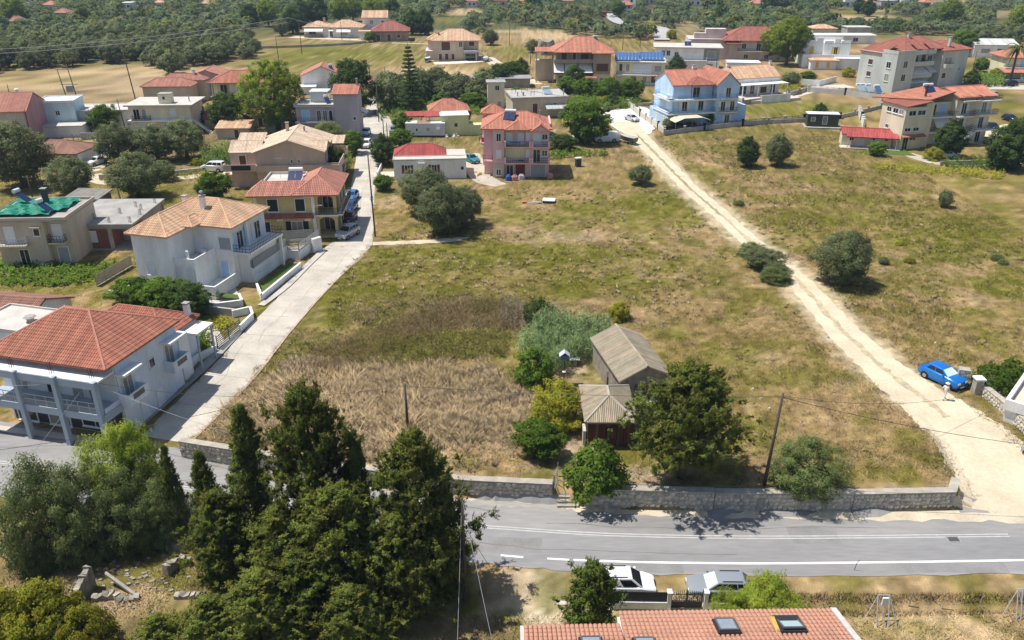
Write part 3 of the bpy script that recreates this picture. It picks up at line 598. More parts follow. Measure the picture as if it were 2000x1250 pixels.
h.balcony('r', 10.4, 5.4, 13.2, 2.3, 4.25, 'bars', white); h.post(10.75, 8.2, 4.25, 7.3, .35); h.post(12.5, 12.8, 0, 4.05, .3)
h.wins('r', 10.4, [(7,4.3,1.2,2.1,'dark',{'shut':'lblue'}),(11,4.3,1.2,2.1,'dark',{'shut':'white'})], door=True); h.wins('r', 11.8, [(7.3,.1,1.0,2.2,'lblue'),(10,.1,1.2,2.2,'dark',{'shut':'lblue'})], door=True)
b = MB().box(8.7, 5.15, 5.0, 10.2, 5.19, 6.4); h.ac('f', .9, 7.5, .1)
VILLA = h
# --- 4 ochre two-storey house
h = House('house', 'two-storey ochre yellow house with red tiled roof, white quoins and dark green shutters', -36.1, 110.9, 3, yellowp)
h.walls(0, 0, 8.2, 10.5, -.3, 6.5); h.walls(8.22, .12, 11.4, 10.4, -.3, .3); h.walls(8.22, 3, 11.2, 10.4, .3, 6.5)
MB().box(-.06, -.06, -.3, 8.3, -.003, .75).box(-.06,-.08,3.25,8.3,-.003,3.55).box(-.06,-.06,6.1,8.3,-.003,6.5).box(-.07,-.07,.75,.35,-.004,6.1).box(7.9,-.07,.75,8.35,-.004,6.1).build('quoin', white, h.r)
h.wins('f', 0, [(2.5,4.1,1.4,1.75,'green'),(6.3,4.1,1.3,1.75,'green'),(1.2,.95,1.2,1.6,'green'),(5.6,1.05,1.5,1.5,'dark',{'shut':'green'})])
h.mono([(-.1,-.95,3.35),(8.3,-.95,3.35),(8.3,-.05,3.75),(-.1,-.05,3.75)], tile_red)
def arch(hh, face, val, c0, c1, z0, z1, zs, m, th=.3):
    b = MB(); n = 10; P_ = [(c0-.45, z0), (c0, z0), (c0, zs)]
    for i in range(1, n): a = math.pi*(1-i/n); P_.append(((c0+c1)/2+math.cos(a)*(c1-c0)/2, zs+math.sin(a)*(c1-c0)*.28))
    P_ += [(c1, zs), (c1, z0), (c1+.45, z0), (c1+.45, z1), (c0-.45, z1)]
    f = lambda p, t: (p[0], val+t, p[1]) if face == 'f' else (val-t, p[0], p[1])
    b.solid([f(p, 0) for p in P_], [f(p, th) for p in P_]); return b.build('arch', m, hh.r)
arch(h, 'f', .1, 8.75, 10.9, .3, 3.3, 2.5, yellowp); arch(h, 'f', .1, 8.75, 10.9, 3.6, 6.5, 5.7, yellowp); arch(h, 'r', 11.35, .6, 2.8, .3, 3.3, 2.5, yellowp); arch(h, 'r', 11.35, .6, 2.8, 3.6, 6.5, 5.7, yellowp)
h.balcony('f', .1, 8.4, 11.5, .3, 3.5, 'bars', white); h.balcony('r', 11.4, .1, 10, .7, 3.5, 'bars', white); h.box('slab', yellowp, 8.25, .45, 3.3, 11.1, 3, 3.55)
h.win('f', 3, 9.7, .4, 1.4, 2.2, 'dark', door=True); h.win('f', 3, 9.7, 3.7, 1.4, 2.2, 'dark', door=True); h.wins('r', 11.2, [(5,.4,1.2,2.2,'green'),(8,.9,1.2,1.4,'green'),(5,3.7,1.1,2.2,'green'),(8,3.7,1.1,2.2,'green')], door=True)
h.hip(5.8, -.4, 11.4, 10, 6.55, 1.95, tile_pink, ov=.5, ridge='y', inset=3.6); h.mono([(-1,-.95,6.5),(7,-.95,6.5),(7.6,2.6,7.75),(.8,2.6,7.75)], tile_pink); h.mono([(-1,3.6,6.5),(-1,-.95,6.5),(.8,2.6,7.75),(.8,3.6,7.7)], tile_pink)
h.flat(.2, 3.2, 5.8, 10.4, 6.5, flatw, ov=0, par=.35, pm=flatw); h.heater(4.6, 6.2, 6.72, 0, 2); h.ac('f', 0, 3.3, 2.75); h.ac('f', 0, 7.2, 2.75); h.aerial(2.2, 8, 6.7, 3)
# --- 5 peach house with tan roof
h = House('house', 'wide peach house with pale tan tiled gable roof and long balconies', -43.3, 136.8, 4, peach)
h.walls(0, 0, 11.2, 12, -.3, 6.4); h.walls(-4.6, 1.4, -.02, 11, -.3, 6.0); h.walls(11.22, 2, 13.6, 12, -.3, 3.3)
h.gable(0, 0, 11.2, 12.6, 6.4, 1.9, tile_peach, 'y', .5, .3); h.gable(-4.8, 2.6, .3, 8, 6.0, 1.1, tile_peach, 'x', .4, .2); h.mono([(-4.8,8.1,6.2),(0,8.1,6.2),(0,11.4,7.2),(-4.8,11.4,7.2)], tile_peach)
h.gable(7.5, 1.4, 11.5, 6.4, 6.3, 1.0, tile_peach, 'x', .3, .3); h.mono([(11.2,7.5,5.9),(13.9,7.5,5.9),(13.9,11.5,6.5),(11.2,11.5,6.5)], tile_peach)
h.balcony('f', 1.4, -5.6, -.02, 1.5, 3.3, 'wall', peach); h.balcony('r', 11.2, 0.3, 13, 2.7, 3.3, 'wall', peach); h.balcony('f', 0, 0, 13.9, .6, 3.2, 'wall', peach)
h.wins('f', 0, [(6,4.4,.25,.6),(7.2,4.4,.25,.6)], sill=False); h.win('f', 1.4, -2.5, 3.4, 1.1, 2.1, 'brown', door=True); h.wins('r', 11.2, [(3,3.4,1.3,2.1),(6,3.4,1.1,2.1,'brown'),(9.5,3.4,1.1,2.1,'brown')], door=True); h.win('r', 13.6, 6, .3, 2.4, 2.4, 'brown', door=True)
h.box('wall', peach2, -6.5, 1.6, -.3, -4.7, 5, 2.2); h.win('f', 0, 1.2, 0, 1.6, 1.2, 'brown', door=True); h.chimney(4, 9.5, 7.4, 9.2, .5, peach); h.pipe(7, 9, 7.5, 8.6, .15); h.aerial(.8, .2, 3.2, 3); h.box('railing', darkm, -4.2, -.16, 3.3, -1, -.11, 4.1)
# --- 6 unfinished brick house with flat concrete roof
h = House('house', 'unfinished brick house with flat grey concrete roof slab and rebar stubs', -61.3, 106.6, 1, mat('raw_red_brick', (.27,.105,.075), .95, .22, 3, .3, 20, fine=.2))
h.walls(.5, .25, 6.2, 11, -.3, 3.4); h.walls(6.22, 3.6, 9.3, 11, -.3, 3.4, concrete); h.flat(0, 0, 9.4, 11.8, 3.4, concrete, ov=.15, th=.28); h.box('floor', concrete, -.2, -.3, -.3, 9.6, 3.6, .12)
for x, y in ((.25,.1),(6.2,.1),(9.2,.1),(9.2,3.7),(9.2,7.5),(9.2,11.4)): h.post(x, y, -.3, 3.4, .42, concrete)
h.box('beam', concrete, 0, .02, 2.95, 9.4, .4, 3.4); h.win('f', .25, 3.3, 1.05, 1.75, 1.5, 'white', sill=False); h.wins('r', 9.3, [(5.5,1,1,1.3,'grey'),(9.5,.9,.8,1.5,'white')])
for x, y in ((6.2,.4),(3.4,2.0),(9,.5),(7,7.6),(8.2,6.4),(9,4),(6,4.5),(9,9.5)):
  b = MB()
  for dx in (-.12,.12): b.cyl((x+dx,y,3.6), (x+dx,y,4.6), .025).cyl((x+dx,y+.25,3.6), (x+dx*.7,y+.25,4.5), .025)
  b.build('rebar', mat('rusty_steel', (0,0,0)), h.r); h.chimney(2.6, 3.5, 3.6, 4.4, .5, concrete, False)
# --- 7 beige block with green net on the roof
h = House('house', 'beige two-storey block with torn green shade net and solar heaters on its flat roof', -66.6, 100.4, 3, beige)
h.walls(0, 0, 6.2, 9, -.3, 6); h.walls(6.22, .8, 9, 9, -.3, 6); h.flat(0, 0, 9, 9, 6, concrete, ov=.2, par=.35, pm=beige)
h.balcony('f', 0, .1, 4, 1.2, 3.1, 'bars', beige, mat('blue_grey_rail', (.3,.36,.42), .6, .05)); h.balcony('f', .8, 6.4, 8.4, 1.0, 3.1, 'bars', beige); h.wins('f', 0, [(1.8,3.2,1.1,2.1,'white'),(5.2,4.1,.7,.9)]); h.win('f', .8, 7.4, 3.2, 1.1, 2.1, 'white', door=True); h.win('f', .8, 7.6, .2, 1.3, 2, 'grey', door=True); h.win('f', 0, 3, .2, 1.1, 2, 'dark', door=True)
h.box('canopy', beige, 4.6, -.5, 5.2, 5.9, 0, 5.32); h.heater(2.0, 6.2, 6.9, R(75), 1); h.heater(6.6, 2.2, 6.6, R(70), 1); h.chimney(4, 6.5, 6.2, 8.4, .6, mat('dark_chimney', (.06,.06,.065), .8, .1))
n = 24; b = MB(); gm = mat('green_shade_net', (.01,.21,.13), .6, .25, 1.2)
for j in range(n):
    for i in range(n): b.v.append((-.6+i*.36+random.uniform(-.05,.05), 1.2+j*.32, 6.5+.16*math.sin(i*1.3)*math.sin(j*.7)+random.uniform(0,.2)))
b.f = [(j*n+i, j*n+i+1, (j+1)*n+i+1, (j+1)*n+i) for j in range(n-1) for i in range(n-1) if not (i > 19 and j < 6)]
b.build('shade_net', gm, h.r)
p = G(133, 414); h = House('shed', 'small rust-brown brick shed with grey corrugated roof behind the green net', p.x, p.y, -6, mat('dull_brick', (.22,.13,.095), .95, .25, 2))
h.walls(0, 0, 5.2, 4, -.2, 2.1); h.mono([(-.3,-.3,2.2),(5.5,-.3,2.2),(5.5,4.3,2.6),(-.3,4.3,2.6)], mat('corrugated_grey', (.33,.30,.26), .9, .2, 1), saw=False)
# --- 8 white cottage
h = House('house', 'single-storey white cottage with dark red shutters, flat front roof and red hip roof', -20.9, 142.6, 5, white)
h.walls(0, 0, 12.8, 7.6, -.3, 3.4); h.flat(0, 0, 12.8, 2.4, 3.4, flatw, ov=.12, th=.15, par=.12, pm=flatw); h.flat(9.3, 2.6, 12.8, 7.6, 3.4, flatw, ov=.05, th=.12); h.hip(.1, 2.9, 9.1, 7.8, 3.55, 1.55, tile_crim, ov=.25)
h.wins('f', 0, [(2.4,1.1,.9,1.45,'dark',{'shut':'red'}),(7.1,1.1,.9,1.45,'dark',{'shut':'red'}),(12.1,1.6,.5,.55)]); h.ac('f', 0, 4.9, 2.4); h.box('canopy', trim, 4.3, -.5, 2.95, 5.5, 0, 3.05); h.aerial(8.9, 1.6, 3.5, 2.6)
h.box('terrace', pave, -2.6, .5, -.2, -.02, 4, .5)
# --- 9 pink house
h = House('house', 'pink two-storey house on a garage level with red tiled hip roof and balconies', -3.6, 143.4, 0, pink)
h.walls(.2, .8, 2.2, 10, -.3, 8.6); h.walls(2.22, 1.6, 5.9, 10, -.3, 8.6); h.walls(5.92, 1.2, 10.2, 10, -.3, 8.6, None); h.walls(2.25, 1.45, 6.8, 1.58, 3.1, 5.3, lemon); h.walls(.15, .76, 2.2, .79, -.3, 2.6, beige)
h.walls(-1.9, 10.02, 2.0, 13.4, -.3, 9.6); h.hip(-1.9, 10.0, 2.0, 13.4, 9.6, 1.3, tile_bright, ov=.3)
h.walls(-1.4, 3.0, .18, 10, -.3, 8.58); h.hip(-1.4, 1.2, 10.2, 10.4, 8.62, 2.1, tile_bright, ov=.5, ridge='x', inset=4.4); h.hip(2.6, .3, 6.4, 6, 8.62, 1.15, tile_bright, ov=.3, ridge='y', inset=1.7); h.gable(7.2, .2, 10, 5, 8.55, .95, tile_bright, 'y', .3, .2)
for z in (2.75, 5.65):
    h.balcony('f', 1.6, 2.25, 6.9, 1.4, z, 'bars', pink); h.balcony('f', 1.2, 7.1, 10.25, 1.2, z, 'bars', pink)
    b = MB(); b.box(2.2, .15, z, 2.55, .5, z+1).box(6.6, .15, z, 6.95, .5, z+1).box(7.05, -.05, z, 7.35, .3, z+1).box(9.95,-.05,z,10.3,.3,z+1); b.build('balcony_pier', pink, h.r)
    h.wins('f', 1.6, [(3.1,z+.05,1.05,2.1,'white'),(5.2,z+.05,1.0,2.1,'white' if z > 4 else 'dark')], door=True); h.win('f', 1.2, 8,z+.05,1.2,2.1,'white' if z > 4 else 'dark',door=True); h.win('f', 1.2, 9.4, z+1.1, .9, .9); h.win('f', .8, 1.25, z+.9, .75, 1.3, 'dark' if z > 4 else 'white'); h.win('f', 1.2, 6.4, z+.9, .5, 1.3, 'white')
h.wins('f', 1.45, [(3.2,.2,1.2,1.9),(5.2,.2,2.0,2.3,'red')], door=True); h.win('f', 1.2, 8.3, .1, 2.6, 2.3, 'grey', door=True); h.win('f', .76, 1.2, .5, .8, 1.0); h.heater(3.0, 3.1, 9.75, R(-12), 2); h.pipe(8.6, 5.2, 9.8, 11, .1); h.box('parapet', pink, 10.22, 2, 8.2, 10.5, 9, 9.4)
h.balcony('l', -1.4, 3.2, 6, .9, 5.65, 'bars', pink); h.balcony('f', 3.0, -1.5, .1, 1.2, 2.75, 'bars', pink)
PINK = h
# --- 10 grey flat-roofed house and its tower
h = House('house', 'beige-grey flat-roofed house with rooftop solar heater and corrugated porch', .2, 198.3, 9, beige, tw=.3)
h.walls(0, 0, 13.2, 11, -.3, 4.4); h.flat(0, 0, 13.2, 11, 4.4, mat('grey_screed', (.43,.41,.375), .95, .14, .5, fine=.06), ov=.35, par=.12, pm=concrete); h.heater(9.4, 3.2, 4.7, R(20), 2, blue=False); h.pipe(12.6, 1.5, 4.6, 6, .12); h.pipe(3, 3, 4.6, 5.3, .2, concrete, 'vent'); h.pipe(1.5, 2, 4.6, 5.5, .12, concrete, 'vent')
h.wins('f', 0, [(5.4,.6,1.2,2.6,'brown'),(10.2,1.7,.9,1.5,'brown')]); h.mono([(7.8,-2.4,2.2),(13,-2.4,2.2),(13,-.05,2.9),(7.8,-.05,2.9)], mat('corrugated_pale', (.5,.49,.47), .8, .1, 1), saw=False); [h.post(x, -2.2, -.2, 2.3, .12, greym) for x in (8, 10.4, 12.8)]
for i in range(9): x = random.uniform(.5, 6); y = random.uniform(1, 9); MB().cyl((x,y,4.6), (x,y,5.6+random.random()*.4), .04).cyl((x,y,5.5),(x+1,y,5.5),.03).build('rebar', mat('rusty_steel', (0,0,0)), h.r)
p = G(953, 211); h = House('tower', 'square cream stair tower with small dark window behind the pink house', p.x, p.y, 4, cream)
h.walls(0, 0, 4.2, 4, -.3, 6.2); h.flat(0, 0, 4.2, 4, 6.2, concrete, ov=.35, th=.18); h.wins('f', 0, [(2.4,4.4,1,1.1),(2.9,.5,.9,1.1,'grey')])
# --- 11 trailer and lime house
p = G(793, 268); h = House('caravan', 'long white mobile home with flat roof beside the lime green house', p.x, p.y, 0, mat('painted_sheet', (.60,.62,.63), .5, .05, 1), 'mobile home')
h.walls(0, 0, 8.4, 2.6, .35, 2.9); h.flat(0, 0, 8.4, 2.6, 2.9, trim, ov=.06, th=.12); h.wins('f', 0, [(2.4,1.3,.35,.6),(4.8,1.3,.8,.7,'grey')], sill=False); MB().box(2.4,.2,3.03,5.3,2.5,3.1).build('roof_patch', tile_old, h.r); MB().box(-.02,.1,0,8.4,2.5,.345).build('skirt', darkm, h.r); h.ac('f', 0, 7, 1.5)
h = House('house', 'lime green house with red hip roof and lower white flat roof', -15.3, 178.2, 8, lime)
h.walls(0, 0, 6, 5, -.3, 4.2); h.flat(0, 0, 6, 5, 4.2, trim, ov=.15); h.walls(-2, 5.02, 6.4, 11, -.3, 4.2); h.hip(-2, 5.2, 6.4, 11.5, 4.35, 2.1, tile_bright); h.wins('f', 0, [(3.2,1.9,.7,.8)]); h.win('r', 6, 2, 1.6, .9, 1.4); h.walls(6.02, 0, 10, 2.5, -.3, 2.2); h.mono([(-9,5,3.4),(0,5,3.4),(0,8,3.9),(-9,8,3.9)], tile_crim, saw=False); [h.post(x, y, -.2, 3.4, .15) for x in (-8.6,-4) for y in (5.2,7.7)]; h.mono([(-3.4,1,4),(.2,1,4.1),(.2,5,4.5),(-3.4,5,4.4)], tile_crim, saw=False); h.aerial(2, 7, 5.5, 2.5); h.box('wall', lime, -2.4, 1.2, -.3, -.02, 5, 3.9)
# --- 12 tall mauve house with stair tower
h = House('house', 'tall mauve-grey house with windowless stair tower capped by red tiles', -37.4, 174.6, 1, mauve)
h.walls(0, 0, 5, 6, -.3, 9.7); h.mono([(-.3,-.4,9.5),(5.3,-.4,9.5),(5.3,4,10.9),(-.3,4,10.9)], tile_bright); h.mono([(5.3,6.4,9.7),(-.3,6.4,9.7),(-.3,4,10.9),(5.3,4,10.9)], tile_bright); h.walls(-8.3, 1.2, -.02, 9, -.3, 6.7); h.flat(-8.3, 1.2, -.02, 9, 6.7, flatw, ov=.3, par=.3, pm=mauve); h.balcony('f', 1.2, -8.4, -.02, 1.1, 3.7, 'bars', mauve, th=.3)
h.wins('f', 1.2, [(-6.3,3.8,1.5,2.2,'lblue'),(-3.5,3.8,.8,2.1),(-2.2,3.8,.8,2.1),(-1,3.8,.7,2.1)], door=True); h.win('f', 0, 4.2, 4.2, .5, .6); h.heater(-1.6, 3.4, 7, R(30), 1); h.chimney(4.6, 3.6, 10.5, 12, .35); h.box('pergola', trim, -6, 5, 9.1, -2, 8.6, 9.25); [h.post(x, y, 6.9, 9.1, .15, trim) for x in (-5.8,-2.2) for y in (5.2,8.4)]; h.box('conservatory', mat('clear_panel', (.5,.55,.58), .15, 0, spec=.6), -5.9, 5.3, 6.95, -2.3, 5.35, 9.0)
h.awning('r', 5, 3, 6, 5.8, 1.3, .9, awn)
# --- village houses behind, left
def lite(name, label, px, py, ang, wall, **k): p = G(px, py); return House(name, label, p.x, p.y, ang, wall, tw=k.pop('tw', .34), **k)
h = lite('house', 'white house with red gable roof and roof heater peeping over the dark green tree', 592, 181, 8, white); h.walls(0,0,11,9,-.3,4.6); h.gable(0,0,11,9,4.6,2.4,tile_pink,'y',.5,.3); h.wins('f',0,[(3,1,1.2,1.3,'grey'),(7.5,1,1.2,1.3,'grey')]); h.heater(8.4,1.2,5.6,R(20),1); h.walls(-2,-4,4,-.02,-.3,2.2)
h = House('house', 'cream two-storey house with flat roof, roof hut and long white balcony slab', -83.2, 180.2, 3, cream); h.walls(0,0,13.2,9,-.3,6); h.flat(0,0,13.2,9,6,flatw,ov=.7,th=.3); h.walls(6.4,1,9,3.2,6.3,8.3); h.flat(6.4,1,9,3.2,8.3,concrete,ov=.1,th=.1); h.win('f',1,7.6,7.2,.5,.6)
h.balcony('f',0,-.2,13.6,1.1,3.1,None,white,th=.3); h.balcony('f',0,.6,4.5,1.05,3.1,'bars',white); h.wins('f',0,[(1.6,3.2,1.2,2.1),(3.2,3.2,.8,2.1,'grey'),(9.4,3.9,1.2,1.6,'white'),(2.5,.6,1.6,1.8,'white'),(7.2,.6,1.4,1.8,'white'),(10.6,1.2,1.5,1.1),(4.2,1.5,.6,.6)]); h.pipe(12,4,6.3,7.3,.12); h.stairs(13.4,17,.4,1.6,3,0,'x',10,trim)
p = G(292, 205); h = House('house', 'older house with two red tiled roofs behind the cream flat-roofed house', p.x+2, p.y, 3, beige, tw=.3); h.walls(-3,0,9,6,-.3,4.6); h.hip(-3,0,9,6,4.6,1.7,tile_pink); h.walls(0,6.02,11,10,-.3,5.2); h.hip(0,6.1,11,10,5.2,1.4,tile_pink,ov=.3); h.chimney(8,8,6.2,7.4,.6,white)
h = House('house', 'pale yellow two-storey house with red hip roof and railed upper balcony', -75.2, 209.6, 6, lemon, tw=.3); h.walls(0,0,13,9,-.3,3); h.walls(4.5,0.1,13,9,3.02,6.3); h.walls(0.1,2.6,4.48,9,3.02,6.3); h.hip(0,0,13,9,6.3,2.3,tile_red,ov=.7); h.balcony('f',0,-.1,13,1,3.2,'bars',white); h.wins('f',0.1,[(8.3,4.1,2.2,1.3,'dark')]); h.wins('f',0,[(2.5,.6,1.8,1.7,'lblue'),(8,.8,1.4,1.3)]); h.win('f',2.6,2.6,3.3,1.6,2.1,'dark',door=True); h.post(.3,.3,3.2,6.3,.3)
h = lite('house', 'small pinkish gabled house with blue door and little tiled porch', 358, 186, 4, plaster('pinkish_plaster',(.55,.42,.38)), tw=.3); h.walls(0,0,13.6,9,-.3,4.4); h.gable(0,0,13.6,9,4.4,2.2,tile_pink,'y',.5,.4); h.win('f',0,7.4,.3,2,2.6,'blue',door=True); h.wins('f',0,[(2.6,1.2,1.4,1.5),(11,1.2,1.6,1.4)]); h.gable(3.8,-1.6,7.4,-.02,3.3,.8,tile_pink,'y',.3,.2); [h.post(x,-1.4,-.2,3.3,.2) for x in (4,7.2)]
h = House('house', 'dusty pink gabled house with stacked balconies and white awning at the left edge', -108.8, 167.0, 12, dustyp); h.walls(0,0,10,12.5,-.3,7.2); h.gable(0,0,10,12.5,7.2,2.6,tile_pink,'x',.4,.25); h.walls(.02,-.06,9.6,-.005,3.5,7.2,beige)
for z in (3.3,): h.balcony('f',0,0,9.2,1.5,z,'bars',white,th=.3)
h.awning('f',0,2,9.3,2.9,1.8,1.2,awn); h.wins('f',.06,[(3,4,1.2,2),(6.2,4.6,1.4,1.3),(8.6,4.6,.8,1.3)]); h.box('railing',white,0,-1.9,.6,9.6,-1.8,1.2); h.wins('f',0,[(2.5,.2,1.5,2.2),(6.5,.2,1.5,2.2),(9.2,.8,.8,1.2)]); h.pipe(9.9,-.1,0,7.2,.07,mat('brown_pipe',(.1,.05,.04),.6,0),'downpipe'); h.pipe(7,7,9.2,10.4,.3,mat('tank_white',(0,0,0)),'flue')
h = lite('house', 'plain pale cyan rendered block with flat white roof', 84, 262, 10, cyanp); h.walls(0,0,7.6,7,-.3,6.6); h.flat(0,0,7.6,7,6.6,trim,ov=.12,par=.25,pm=trim); h.win('f',0,4,4,.8,.9); h.aerial(4,3,6.8,2)
h = lite('house', 'long low white house with flat roof terrace and walled yard', 128, 262, 6, white); h.walls(0,3,18,11,-.3,4.2); h.flat(0,3,18,11,4.2,flatw,ov=.3,par=.15,pm=trim); h.walls(-5,-3.5,5,1,-.3,2.3); h.flat(-5,-3.5,5,1,2.3,flatw,ov=.2); h.wins('f',3,[(7,1,1.4,1.4),(13,1,1.2,1.4,'grey'),(16,.2,1,2.2,'white')]); h.box('wall',greyp,5.5,-6,-.3,18,-5.75,1.4); h.box('wall',greyp,18,-5.8,-.3,18.2,3,1.3); h.chimney(9,6,4.4,5.2,.6,white)
h = lite('house', 'small old stone house with sagging faded pink tiled hip roof', 48, 326, -5, oldstone, tw=.3); h.walls(0,0,10.6,7.5,-.3,2.7); h.hip(0,0,10.6,7.5,2.7,1.6,tile_old,ov=.4); h.win('f',0,7.2,.2,1,1.9,'brown',door=True); h.win('f',0,3.4,1,.9,1); h.box('wall',white,10.62,0.3,-.3,10.75,7.2,2.6); h.chimney(2,4,3,4.6,.4,oldstone)
for (a, b_, an, w_, d_, hh, m, lab) in ((478,250,20,6,4,2.6,tile_pink,'low outhouse with rusty pink tiled lean-to roof below the pine'), (520,262,10,9,5,2.8,tile_old,'flat grimy outbuilding roof with tile scraps below the pine'), (425,272,2,7,4,2.4,tile_tan,'small shed with tan tiled lean-to roof by the reeds'),
      (402,252,15,4,4,2.3,tile_crim,'little lean-to with red and turquoise sheet roof')):
    h = lite('outbuilding', lab, a, b_, an, beige, tw=.3); h.walls(0,0,w_,d_,-.2,hh); h.mono([(-.3,-.3,hh-.1),(w_+.3,-.3,hh-.1),(w_+.3,d_+.3,hh+.8),(-.3,d_+.3,hh+.8)], m); h.win('f',0,w_*.6,.2,.9,1.8,'brown',door=True)
h = lite('house', 'low house with worn flat pinkish roof behind the village junction', 722, 186, 4, beige); h.walls(0,0,14,8,-.3,2.9); h.gable(0,0,14,8,2.9,.9,tile_old,'x',.3,.2); h.win('f',0,4,1,1.2,1.2)
h = lite('outbuilding', 'long grey flat concrete roof slab beyond the olive trees', 872, 172, 2, concrete); h.walls(0,0,24,6,-.3,2.4); h.flat(0,0,24,6,2.4,mat('grey_slab',(.30,.29,.28),.95,.15,.3),ov=.5); h.pipe(13,3,2.6,3.8,.25,concrete,'vent'); h.win('f',0,6,.8,1.2,1)
# --- back row
h = lite('bungalow', 'long white bungalow with orange-pink roofs and two white awnings', 595, 73, 2, white, tw=.5); h.walls(0,0,10.5,10,-.3,4.2); h.hip(0,0,11,10,4.2,2,tile_tan,ov=.6,saw=False); h.walls(10.52,-2,25,9,-.3,4.2); h.hip(10.6,-2,25,9,4.2,2.6,tile_tan,ov=.6,saw=False); h.walls(24,10,35,18,-.3,7.4); h.gable(24,10,35,18,7.4,2.4,tile_tan,'x',.5,.3,saw=False); h.box('wall',oldstone,0,-.9,-.3,8,-.02,1.4)
h.awning('f',0,.4,8.4,4,2.4,1.4,awn); h.awning('f',-2,14.5,20.5,3.9,2.4,1.4,awn); h.awning('f',-2,11,13,3.8,1.4,.9,awn); h.wins('f',-2,[(12,.3,1.2,2.3),(17.5,1.2,3,1.3,'grey')]); h.wins('f',0,[(3.5,1.4,3,1.3)]); h.wins('f',10,[(30,1,1.2,1.4),(33,4.6,1.2,1.2),(28,4.6,1.4,1.4)]); h.win('r',25,4,1,1.2,2,'grey'); h.chimney(8,6,5.4,7.3,.8,peach)
h = lite('house', 'square stone bungalow with dull red hip roof', 729, 81, 6, mat('warm_stone',(.36,.27,.2),.97,.25,.6), tw=.5); h.walls(0,0,14.6,12,-.3,4); h.hip(0,0,14.6,12,4,3.6,tile_old2,ov=.8,saw=False); h.win('f',0,10.6,1.3,1.3,1.4,'brown'); h.win('f',0,2.2,.2,1.6,2.4,'brown',door=True); h.win('f',0,6.6,.2,1.4,2.6,'brown',door=True); h.walls(-6,7,-.02,12,-.3,3.2,white); h.flat(-6,7,0,12,3.2,tile_tan,ov=.4)
h = lite('house', 'large pale peach house with tan hip roof and dark garage opening in the ochre field', 846, 118, 2, peach2, tw=.4); h.walls(0,0,10.8,11,-.3,6.6); h.walls(10.82,1.6,16,11,-.3,6.6); h.walls(-2.4,2,-.02,10,-.3,2.9); h.flat(-2.4,2,0,10,2.9,trim,ov=.3); h.walls(10.82,-2.6,15.4,1.58,2.6,3.4,greyp); h.walls(10.84,-.6,11.3,1.5,-.3,2.6,greyp); h.walls(15.0,-2.4,15.4,1.5,-.3,2.6,greyp); h.walls(-1.8,4,.3,9,3.2,6.4,peach)
h.hip(0,0,16,11,6.6,3.3,tile_tan,ov=.7,saw=False); h.hip(-1.9,3.5,3,10,6.5,1.8,tile_tan,ov=.4,saw=False); h.chimney(2.2,2.4,7,9,.5,mat('brown_pipe',(0,0,0)),False); h.wins('f',0,[(4.6,3.4,3,2.8,'brown'),(9.8,4.4,1.2,1.8)]); h.win('f',1.6,13.6,4.6,1.8,1.5,'brown'); h.wins('f',0,[(2.6,.3,1,1.9,'brown'),(4.8,.3,1.1,2,'brown'),(7,.3,1,1.9,'brown')],door=True); h.win('f',1.6,13.1,-.1,3.4,2.6,'dark',door=True); h.stairs(21,15.5,-2.4,-1,0,3.3,'x',12,greyp)
h = House('house', 'three-storey brown and beige house with red hip roof and cream awnings', 11.2, 247.6, 0, tanp, tw=.36); h.walls(2,0,12.4,12,-.3,3,beige); h.walls(12.42,-1.2,17.4,11,-.3,3,lemon); h.walls(2,1.6,12.4,12,3.02,9); h.walls(12.42,-1.2,17.4,11,3.02,9); h.hip(1.6,.4,17.6,12,9,3.7,tile_bright,ov=1.0,saw=False); h.mono([(11.8,-2,8.9),(18.2,-2,8.9),(18.2,.5,9.5),(11.8,.5,9.5)],tile_bright,saw=False); h.mono([(-4.4,3,8.8),(1.2,3,8.8),(1.2,10,9.3),(-4.4,10,9.3)],tile_bright,saw=False); [h.post(x,y,-.2,8.8,.3,peach2) for x in (-4,1) for y in (3.3,9.7)]; h.walls(-4.2,6.5,1,9.5,-.3,6,peach2)
for z in (3.2,6.3): h.balcony('f',1.6,1,12.4,2.2,z,'wall',tanp if z > 4 else brownwood,th=.25,hh=.8)
h.wins('f',1.6,[(4,6.5,1.6,2.2,'brown'),(7,6.5,1,2.2,'brown'),(10,6.9,2.4,1.6,'brown'),(5,3.4,2,2.2,'brown'),(9,3.4,2,2.2,'brown')]); h.win('f',-1.2,15,3.9,3.4,2.1,'brown',fm=tanp)
for c0,c1 in ((1,4),(4.3,8),(8.3,12.2)): h.awning('f',1.6,c0,c1,6.1,3.1,2.6,awn)
h.awning('f',0,5.5,13.4,2.9,3.2,.7,tile_old2); h.win('f',0,3,.2,1.2,2.2,'brown',door=True); h.win('f',-1.2,15,.8,1,1.2); h.heater(14,5,11.4,R(30),1)
h = House('house', 'yellow two-storey house with large solar collectors on its roof', 30.2, 246.6, -8, lemon, tw=.4); h.walls(0,0,14,10,-.3,6.4); h.flat(0,0,14,10,6.4,flatw,ov=.3); h.balcony('f',0,-.5,14.4,1.2,3.1,'bars',white,th=.3,); h.wins('f',0,[(1.4,4,.9,2,'brown'),(3.4,4,.9,1.9),(7.6,3.4,5,2.6,'white'),(12,4,2,1.6,'grey'),(5.2,.6,1.4,1.9,'brown'),(11.6,.8,2.6,2.1,'brown'),(8.4,0.2,1.1,2.3)]); h.stairs(-3,.4,-1.2,0,0,3.2,'x',10,concrete); h.box('plinth',mat('pale_blue_plinth',(.5,.6,.7),.9,.05,1),-.4,-.5,-.3,14.4,-.02,.9)
o = bpy.data.objects.new('solar_array', None); COL.objects.link(o); o.parent = h.r; o.location = (0,0,6.6)
